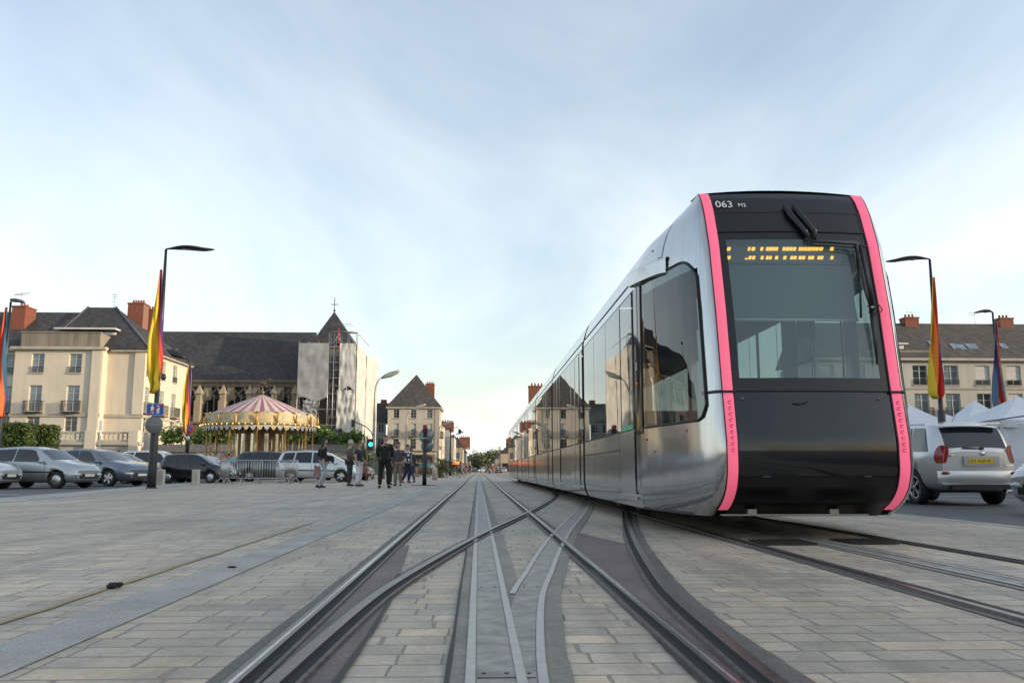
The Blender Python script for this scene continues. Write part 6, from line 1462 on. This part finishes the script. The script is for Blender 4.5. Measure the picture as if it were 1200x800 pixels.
def rb_mat():
    m, nt, b = newmat('painted_rounding_board'); v = coords(nt)
    vo = nt.nodes.new('ShaderNodeTexVoronoi'); vo.inputs['Scale'].default_value = 1.5; nt.links.new(v, vo.inputs[0])
    c = ramp(nt, noise(nt, v, 1.6, 5, .7), [(.30,(.34,.07,.04)),(.40,(.46,.27,.09)),(.50,(.52,.42,.26)),(.60,(.10,.24,.20)),(.72,(.45,.34,.17))])
    nt.links.new(mixc(nt, ramp(nt, vo.outputs['Distance'], [(.25,.0),(.5,.45)]), c, (.50,.37,.17)), b.inputs['Base Color']); b.inputs['Roughness'].default_value = .45; bump(nt, b, noise(nt, v, 7, 5), .6, .06); return m
a = MB(); nb = 18
for i in range(nb):   # bowed panels
    a0 = 2*pi*i/nb; a1 = 2*pi*(i+1)/nb
    def pf(u, v):
        an = a0+(a1-a0)*u; r = RO*(.98-.05*v); bul = .04*sin(pi*u)
        return ((r+bul*.6)*cos(an), (r+bul*.6)*sin(an), zb_+(zt1_-zb_+.16*sin(pi*u))*v)
    a.grid(pf, 6, 5)
a.build('rounding_board', rb_mat(), car_)
a = MB(); 
for i in range(nb):
    an = 2*pi*i/nb; a.ball((RO*cos(an), RO*sin(an), zb_+.32), (.10,.10,.42), 8); a.ball((RO*.94*cos(an), RO*.94*sin(an), zt1_+.10), .09, 6)
a.lathe([(RO*.99,zb_-.04),(RO*1.01,zb_+.06),(RO*.97,zb_+.10)], 54); a.lathe([(RO*.93,zt1_-.12),(RO*.93,zt1_-.02),(RO*.88,zt1_-.02)], 36); a.build('gilt_trim', GOLD, car_)
a = MB(); ns = 54
for i in range(ns):
    a0, a1 = 2*pi*i/ns, 2*pi*(i+1)/ns
    a.grid(lambda u, v: (RO*.965*cos(a0+(a1-a0)*u), RO*.965*sin(a0+(a1-a0)*u), zb_-(.12+.33*sin(pi*u))*v), 6, 1, i % 2)
a.build('scalloped_valance', [IVO, M('pale_blue_valance', (.45,.50,.58), .7)], car_)
a = MB(); a.lathe([(RO*.93,0),(RO*.93,.25),(RO*.90,.30),(.1,.30)], 40); a.build('platform', M('carousel_floor', (.30,.17,.09), .6), car_)
a = MB(); a.lathe([(1.5,.3),(1.5,zb_+.1)], 12); a.build('centre_drum', GOLD, car_)
for i in range(12):
    a0 = 2*pi*i/12+.05; a1 = 2*pi*(i+1)/12-.05; a = MB(); rr_ = RO*.40; top_ = zb_-.15
    a.grid(lambda u, v: (rr_*cos(a0+(a1-a0)*u), rr_*sin(a0+(a1-a0)*u), 1.0+(top_-1.0+.25*sin(pi*u))*v), 6, 4); a.build('scenery_panel', M('scenery_paint', (.20,.105,.045), .5, 0, .7, 3), car_)
    an = a0-.05; a = MB(); a.lathe([(.10,.3),(.07,1.),(.10,2.),(.07,zb_-.05)], 8, (rr_*cos(an), rr_*sin(an), 0)); a.build('inner_column', IVO, car_)
a = MB()
for i in range(12): an = 2*pi*i/12; a.box(1.52*cos(an)-.25, 1.52*cos(an)+.25, 1.52*sin(an)-.25, 1.52*sin(an)+.25, .7, zb_-.6)
a.build('mirror_panel', M('mirror_bright', (.6,.55,.42), .12, .9), car_)
for i in range(12):
    an = 2*pi*(i+.35)/12; x, y = RO*.90*cos(an), RO*.90*sin(an); a = MB(); a.lathe([(.13,.3),(.08,.45),(.06,.9),(.09,1.6),(.06,2.2),(.07,zb_-.25),(.16,zb_+.05)], 10, (x, y, 0)); a.build('column', GOLD, car_)
def horse_mesh():
    o = skin_mesh('carousel_horse', [(0,.45,1.0),(0,.1,.98),(0,-.35,1.05),(0,-.6,1.40),(0,-.88,1.30),(.1,-.4,.75),(.1,-.72,.62),(.1,-.62,.42),(-.1,-.4,.75),(-.1,-.72,.66),(-.1,-.62,.45),(.1,.5,.70),(.1,.72,.50),(.1,.85,.30),(-.1,.5,.70),(-.1,.72,.50),(-.1,.85,.30),(0,.62,1.0),(0,.80,.72)],
        [(0,1),(1,2),(2,3),(3,4),(2,5),(5,6),(6,7),(2,8),(8,9),(9,10),(0,11),(11,12),(12,13),(0,14),(14,15),(15,16),(0,17),(17,18)], [.2,.18,.19,.11,.065,.085,.05,.035,.085,.05,.035,.10,.055,.035,.10,.055,.035,.06,.04], IVO, None, 1, 1)
    return o
hs_ = horse_mesh(); hm_ = hs_.data; bpy.data.objects.remove(hs_)
sm_ = MB(); sm_.ball((0,.05,1.16), (.20,.26,.06), 10); sm_.box(-.19,.19,-.1,.2,.85,1.14); smo = sm_.build('saddle', M('saddle_red', (.45,.05,.04), .5)); smd = smo.data; bpy.data.objects.remove(smo)
pm_ = MB(); pm_.tube([(0,-.02,.3),(0,-.02,zb_)], .03, 6); pmo = pm_.build('horse_pole', M('brass', (.7,.45,.15), .25, 1.)); pmd = pmo.data; bpy.data.objects.remove(pmo)
for i in range(16):
    an = 2*pi*i/16+.1; r = RO*(.76 if i % 2 else .56); h = bpy.data.objects.new('carousel_horse', hm_); COL.objects.link(h); h.parent = car_; h.location = (r*cos(an), r*sin(an), .15+.25*sin(i*2.4)); h.rotation_euler = (0,0,an+pi)
    for d_, nm_ in ((smd,'saddle'),(pmd,'horse_pole')): q = bpy.data.objects.new(nm_, d_); COL.objects.link(q); q.parent = h; q.location = (0,0,0 if nm_ == 'saddle' else -h.location.z)
a = MB(); a.tube([(0,0,za-.1),(0,0,za+.75)], .06, 8); a.ball((0,0,za+.15), .2, 8); a.ball((0.05,0,za+.85), (.32,.12,.14), 8); a.tube([(.3,0,za+.88),(.5,0,za+1.2),(.62,0,za+1.15)], [.1,.07,.04], 6); a.tube([(-.25,0,za+.8),(-.4,0,za+.5)], .04, 5); a.tube([(.2,0,za+.8),(.35,0,za+.52)], .04, 5); a.build('finial_horse', M('finial_bronze', (.14,.10,.06), .4, .6), car_)
BULB = M('warm_bulb', (1.,.62,.22), .4, emit=1.8, var=0)
a = MB()
for i in range(60): an = 2*pi*i/60; a.ball((RO*1.02*cos(an), RO*1.02*sin(an), zb_+.0), .035, 6)
for i in range(36): an = 2*pi*i/36; a.ball((1.6*cos(an), 1.6*sin(an), zb_-.35), .05, 6); a.ball((RO*.6*cos(an), RO*.6*sin(an), zb_-.05), .05, 6)
a.build('bulb_row', BULB, car_)
a = MB(); a.lathe([(RO*.96,zb_-.02),(.3,zb_+.02)], 36); a.build('ceiling_board', IVO, car_)
# plants -----------------------------------------------------------------
LF1 = leafm('hedge_leaves', (.03,.055,.012), (.085,.13,.028)); LF2 = leafm('planter_leaves', (.035,.075,.018), (.14,.24,.04)); LFP = leafm('palm_leaves', (.06,.10,.03), (.16,.20,.06)); LFT = leafm('tree_leaves', (.10,.12,.05), (.20,.21,.09))  # tree_leaves kept lighter, distance haze is put into their colour
BARK = M('bark', (.10,.075,.055), .9, bmp=.5)
def leafcloud(mb, fn, n, s, seed=1, mi=0):
    rnd = random.Random(seed)
    for _ in range(n):
        p = Vector(fn(rnd)); a_, b_ = rnd.uniform(0, 2*pi), rnd.uniform(-1, 1); d = Vector((cos(a_), sin(a_), b_)).normalized(); u = d.cross(Vector((rnd.uniform(-1,1), rnd.uniform(-1,1), rnd.uniform(-1,1)))).normalized(); q = s*rnd.uniform(.6, 1.4)
        mb.add([p-d*q-u*q*.4, p-u*q*.6+d*q*.1, p+d*q, p+u*q*.6+d*q*.1], [(0,1,2,3)], mi)
def boxfn(x0, x1, y0, y1, z0, z1, j=.07):
    def f(r):
        k = r.random(); x, y, z = r.uniform(x0,x1), r.uniform(y0,y1), r.uniform(z0,z1)
        if k < .45: y = y0
        elif k < .65: z = z1
        elif k < .82: x = x1
        elif k < .9: x = x0
        return (x+r.gauss(0,j), y+r.gauss(0,j), max(.05, z+r.gauss(0,j)))
    return f
def hedge(label, px0, px1, Y, topy, d, seed, n=9000):
    x0, x1, z = gx(px0,Y), gx(px1,Y), gz(topy,Y); t = thing('hedge', label, 'hedge', ((x0+x1)/2, Y+d/2, 0), 0, 'clipped hedges')
    a = MB(); a.box(x0+.15, x1-.15, Y+.15, Y+d-.15, .1, z-.25); a.build('inner_twigs', M('inner_foliage', (.025,.035,.012), .9, var=.4), t, world=True)
    a = MB(); leafcloud(a, boxfn(x0, x1, Y, Y+d, .1, z), n, .075, seed); a.build('foliage', LF1, t, world=True)
hedge('tall clipped hedge block at the left edge', -30, 27, 51, 499, .95, 3, 16000); hedge('shorter clipped hedge block right of the tall one', 37, 57, 53, 501.5, .95, 4, 7000)
# planted wall behind the carousel
pw = thing('planter_wall', 'long pale wall with grey coping behind the carousel', 'wall', (gx(290,80), 80, 0))
y = 80.; zt_ = gz(521,y); bx('wall', stone('pale_retaining_wall', (.44,.42,.38)), pw, (gx(228,y), gx(425,y), y, y+.5, 0, zt_-.7)); bx('coping', M('grey_coping', (.16,.16,.16), .7), pw, (gx(180,y), gx(425,y), y-.15, y+.6, zt_-.69, zt_))
bx('wall', stone('grey_wall_panel', (.22,.21,.19)), pw, (gx(168,y), gx(228,y)-.01, y+.02, y+.5, 0, zt_-.7)); bx('gate', M('grey_gate', (.33,.34,.34), .6), pw, (gx(185,y), gx(216,y), y-.02, y+.016, 0, zt_-1.3))
def shrub(label, px, Y, z0, z1, w, seed, mat=None, n=500, name='shrub', s=.12):
    x = gx(px,Y); t = thing(name, label, 'plant', (x, Y, z0), 0, 'shrubs along the planter wall'); a = MB(); h = z1-z0
    a.tube([(0,0,0),(.05,0,h*.5)], .04, 5); 
    for k in range(4): an = k*1.7; a.tube([(0,0,h*.2),(w*.4*cos(an),w*.3*sin(an),h*.7)], .02, 4)
    a.build('stem', BARK, t); a = MB()
    cl = [(random.uniform(-w,w)*.7, random.uniform(-.5,.5), h*random.uniform(.35,.8), random.uniform(.3,.55)*w) for _ in range(6)]
    def f(r): c = r.choice(cl); return (c[0]+r.gauss(0,c[3]*.5), c[1]+r.gauss(0,.3), max(.02, c[2]+r.gauss(0,h*.18)))
    leafcloud(a, f, n, s, seed); a.build('foliage', mat or LF2, t)
desc = ['low leafy shrub','taller feathery shrub','dark green shrub','yellow green shrub']
spots = [(192,'behind the nearest lamp post'),(201,'left of the church lamp'),(211,'just left of the red and yellow banner'),(228,'right of the church lamp'),(238,'at the left foot of the carousel'),(247,'behind the left carousel column'),(258,'left of the carousel drum'),(268,'above the cyan shirt'),(340,'right of the carousel drum'),(352,'by the right carousel columns'),(362,'below the loose netting'),(372,'at the left scaffold foot'),(384,'under the open scaffold bay'),(397,'behind the woman in black'),(410,'left of the palm'),(420,'next to the palm trunk')]
for i, (px, w_) in enumerate(spots): shrub(desc[i % 4]+' on the wall '+w_, px, 80.6, zt_-.1, zt_+random.uniform(.9, 2.0), random.uniform(.7, 1.1), 20+i, LF2 if i % 4 != 2 else LF1)
def palm(label, px, Y, topy, tr_h, L, n=22, seed=1):
    x = gx(px,Y); z = gz(topy,Y); t = thing('palm_tree', label, 'palm', (x, Y, 0), 0, 'palms on the square'); rnd = random.Random(seed); th = z*tr_h
    a = MB(); a.lathe([(.30,0),(.22,.3),(.20,th*.5),(.24,th-.3),(.28,th)], 10); a.build('trunk', BARK, t); a = MB()
    for k in range(n):
        an = rnd.uniform(0, 2*pi); el = rnd.uniform(.15, 1.35); prev = None; m_ = 9; P = []
        for q in range(m_+1):
            s = q/m_; d = L*s; P.append(Vector((cos(an)*d*cos(el*(1-.25*s)), sin(an)*d*cos(el*(1-.25*s)), th+d*sin(el)-.95*L*s*s*(.5+.35*cos(el)))))
        for q in range(m_):
            a.tube([P[q], P[q+1]], .015, 3, cap=False); dr = (P[q+1]-P[q]).normalized(); sd_ = dr.cross(Vector((0,0,1))).normalized()
            for w in (0, .5):
                b_ = P[q].lerp(P[q+1], w); 
                for sg in (-1, 1): e = b_+sd_*sg*.38*(1-.6*q/m_)+dr*.28+Vector((0,0,-.10)); a.add([b_-dr*.02, b_+dr*.035, e], [(0,1,2)])
    a.build('crown', LFP, t)
palm('large feathery palm left of the pale swan neck lamp', 427, 58, 512, .45, 2.6, 34, 2); palm('low palm standing before the pavilion building', 517, 75, 541, .5, 2.4, 30, 5); palm('second low palm, partly behind the man in black', 447, 66, 520, .55, 2.2, 24, 8)
def tree(label, x, Y, h, w, seed, n=2600, s=.5):
    t = thing('broadleaf_tree', label, 'tree', (x, Y, 0), 0, 'trees at the end of the street'); rnd = random.Random(seed); a = MB(); a.tube([(0,0,0),(.1,0,h*.3),(0,0,h*.6)], [.4,.3,.15], 8)
    for k in range(6): an = k*1.05+seed; a.tube([(0,0,h*.3),(w*.3*cos(an),w*.3*sin(an),h*.6)], [.18,.06], 5)
    a.build('trunk', BARK, t); cl = [(rnd.gauss(0,w*.26), rnd.gauss(0,w*.26), h*rnd.uniform(.35,.88), rnd.uniform(.10,.2)*w) for _ in range(16)]
    def f(r): c = r.choice(cl); return (c[0]+r.gauss(0,c[3]), c[1]+r.gauss(0,c[3]), max(1.5, c[2]+r.gauss(0,c[3])))
    a = MB(); leafcloud(a, f, n, s, seed); a.build('crown', LFT, t)
for i, (px, Y, ty) in enumerate(((557,430,534),(563,470,536),(569,450,540),(574,440,532),(579,420,530),(585,430,528),(551,480,538),(560,520,538),(576,520,535))):
    tree(('leftmost','second','third','tall fourth','fifth','rightmost','far left background','far middle background','far right background')[i]+' green tree of the clump closing the street', gx(px,Y), Y, gz(ty,Y), 9, 40+i)
# tram stop with orange display
t = thing('tram_shelter', 'dark tram stop shelter with a glowing orange display down the street', 'shelter', (gx(531,118), 118, 0)); x0, x1 = gx(521,118)-t.location.x, gx(541,118)-t.location.x; zs_ = gz(541,118)
b = MB(); b.box(x0, x1, -1, 1, zs_-.2, zs_); b.build('roof', LPM, t)
for x in (x0+.1, (x0+x1)/2, x1-.1): b = MB(); b.tube([(x,.5,0),(x,.5,zs_-.2)], .06, 6); b.build('post', LPM, t)
b = MB(); b.box(x0+.1, x0+1., .45, .5, .3, zs_-.3); b.build('glass_panel', GLS, t)
b = MB(); p = at(534.5,542.2,116.6); b.box(p.x-.48-t.location.x, p.x+.48-t.location.x, -1.4, -1.25, p.z-.27, p.z+.22); dd_ = b.build('display_case', LPM, t); b = MB(); b.box(p.x-.43-t.location.x, p.x+.43-t.location.x, -1.415, -1.402, p.z-.20, p.z+.15); b.build('display_face', M('orange_display', (1.,.16,.02), .4, emit=2.2, var=.3, scale=6), dd_)
t = thing('camera_mast', 'dark mast with hooked lamp and cameras next to the tram stop', 'mast', (gx(527.5,98), 98, 0)); zz_ = gz(502,98); b = MB(); b.tube([(0,0,0),(0,0,zz_)], [.12,.07], 8); b.build('pole', LPM, t); b = MB(); b.tube([(-.2,0,zz_-.3),(.25,0,zz_+.1),(.8,0,zz_+.15),(1.05,0,zz_-.15)], .035, 6); b.ball((1.05,0,zz_-.3), (.2,.2,.24), 10); b.build('camera_arm', LPM, t)
# distant vehicles
for px, Y, c_, lb in ((566,250,WHP,'tiny white car right of the rails far down the street'),(572,220,DKG,'tiny dark car far down the street by the right rail'),(584,200,BLP,'tiny black car near the tail of the tram'),(556,260,DKG,'tiny dark car left of the rails far down the street'),(590,215,SILV,'tiny silver car near the far right houses')):
    car('parked_car', lb, 'car', (gx(px,Y), Y, 0), R(-90), dict(hatch, paint=c_, strip=0), group='cars far down the street')
# white tents
TNT = M('white_tent_cloth', (.62,.65,.70), .7, var=.06, scale=2, bmp=.15)
def tent(label, x0, Y, w, ez_, pz, wall=False):
    t = thing('marquee_tent', label, 'tent', (x0+w/2, Y+w/2, -.1), 0, 'white pyramid tents'); b = MB(); h = w/2
    def rf(u, v, q):
        r = 1-v; e = ez_+(pz-ez_)*(v**1.35)
        c = [(-h,-h),(h,-h),(h,h),(-h,h)]; p0, p1 = c[q], c[(q+1)%4]; x = (p0[0]+(p1[0]-p0[0])*u)*r; y = (p0[1]+(p1[1]-p0[1])*u)*r
        return (x, y, e-.06*sin(pi*u)*r)
    for q in range(4): b.grid(lambda u, v: rf(u, v, q), 8, 12)
    b.build('canopy', TNT, t)
    b = MB()
    for q in range(4):
        c = [(-h,-h),(h,-h),(h,h),(-h,h)]; p0, p1 = c[q], c[(q+1)%4]; b.grid(lambda u, v: (p0[0]+(p1[0]-p0[0])*u, p0[1]+(p1[1]-p0[1])*u, ez_-.06*sin(pi*u)-.25*v), 8, 1, flip=True)
    b.build('valance', TNT, t)
    for sx_, sy_ in ((-1,-1),(1,-1),(1,1),(-1,1)): b = MB(); b.box(sx_*h-.03, sx_*h+.03, sy_*h-.03, sy_*h+.03, 0, ez_); b.build('leg', GALV, t)
    if wall:
        b = MB(); b.grid(lambda u, v: (-h+.05+(w-.1)*u, -h+.02+.05*sin(u*23)+.03*sin(v*9+u*6), .05+(ez_-.2)*v), 24, 10)
        b.grid(lambda u, v: (-h+.05+.04*sin(u*19), -h+w*u, .05+(ez_-.2)*v), 16, 10, flip=True); b.build('side_wall', TNT, t)
Yt = 34.
gx = lambda px, Y: at(px, 492, Y).x
tent('white pyramid tent rising just right of the tram', gx(1017,Yt), Yt, 3.9, 2.55, 3.95); tent('second white tent, peak above the parked four wheel drive', gx(1128,Yt+2.), Yt+2., 2.9, 2.6, 3.85)
tent('white walled tent at the right edge behind the four wheel drive', gx(1172,27), 27, 3.6, 2.35, 3.25, True); tent('low white tent behind between the first two peaks', gx(1090,Yt+6), Yt+6, 3.2, 2.75, 3.5)
b = MB(); p, q = at(1104,501,26.5), at(1200,488,26.5); b.tube([(p.x,p.y,p.z-.0),(q.x,q.y,q.z+.02)], .025, 6); tag(b.build('tent_strap', M('blue_strap', (.06,.09,.16), .7)), 'thin blue cord strung across the white tents', 'cord')
t = thing('tent_post', 'pair of grey poles tied together in front of the white walled tent', 'post', (gx(1165,26.4), 26.4, -.1)); b = MB(); b.tube([(0,0,0),(0,0,gz(492,26.4)+.1)], .035, 8); b.build('pole', GALV, t); b = MB(); b.tube([(-.12,.05,0),(-.12,.05,gz(494,26.4)+.1)], .03, 8); b.build('pole', GALV, t)
# finish: make every thing with group unique enough, drop helpers
S.view_settings.exposure = 0.88
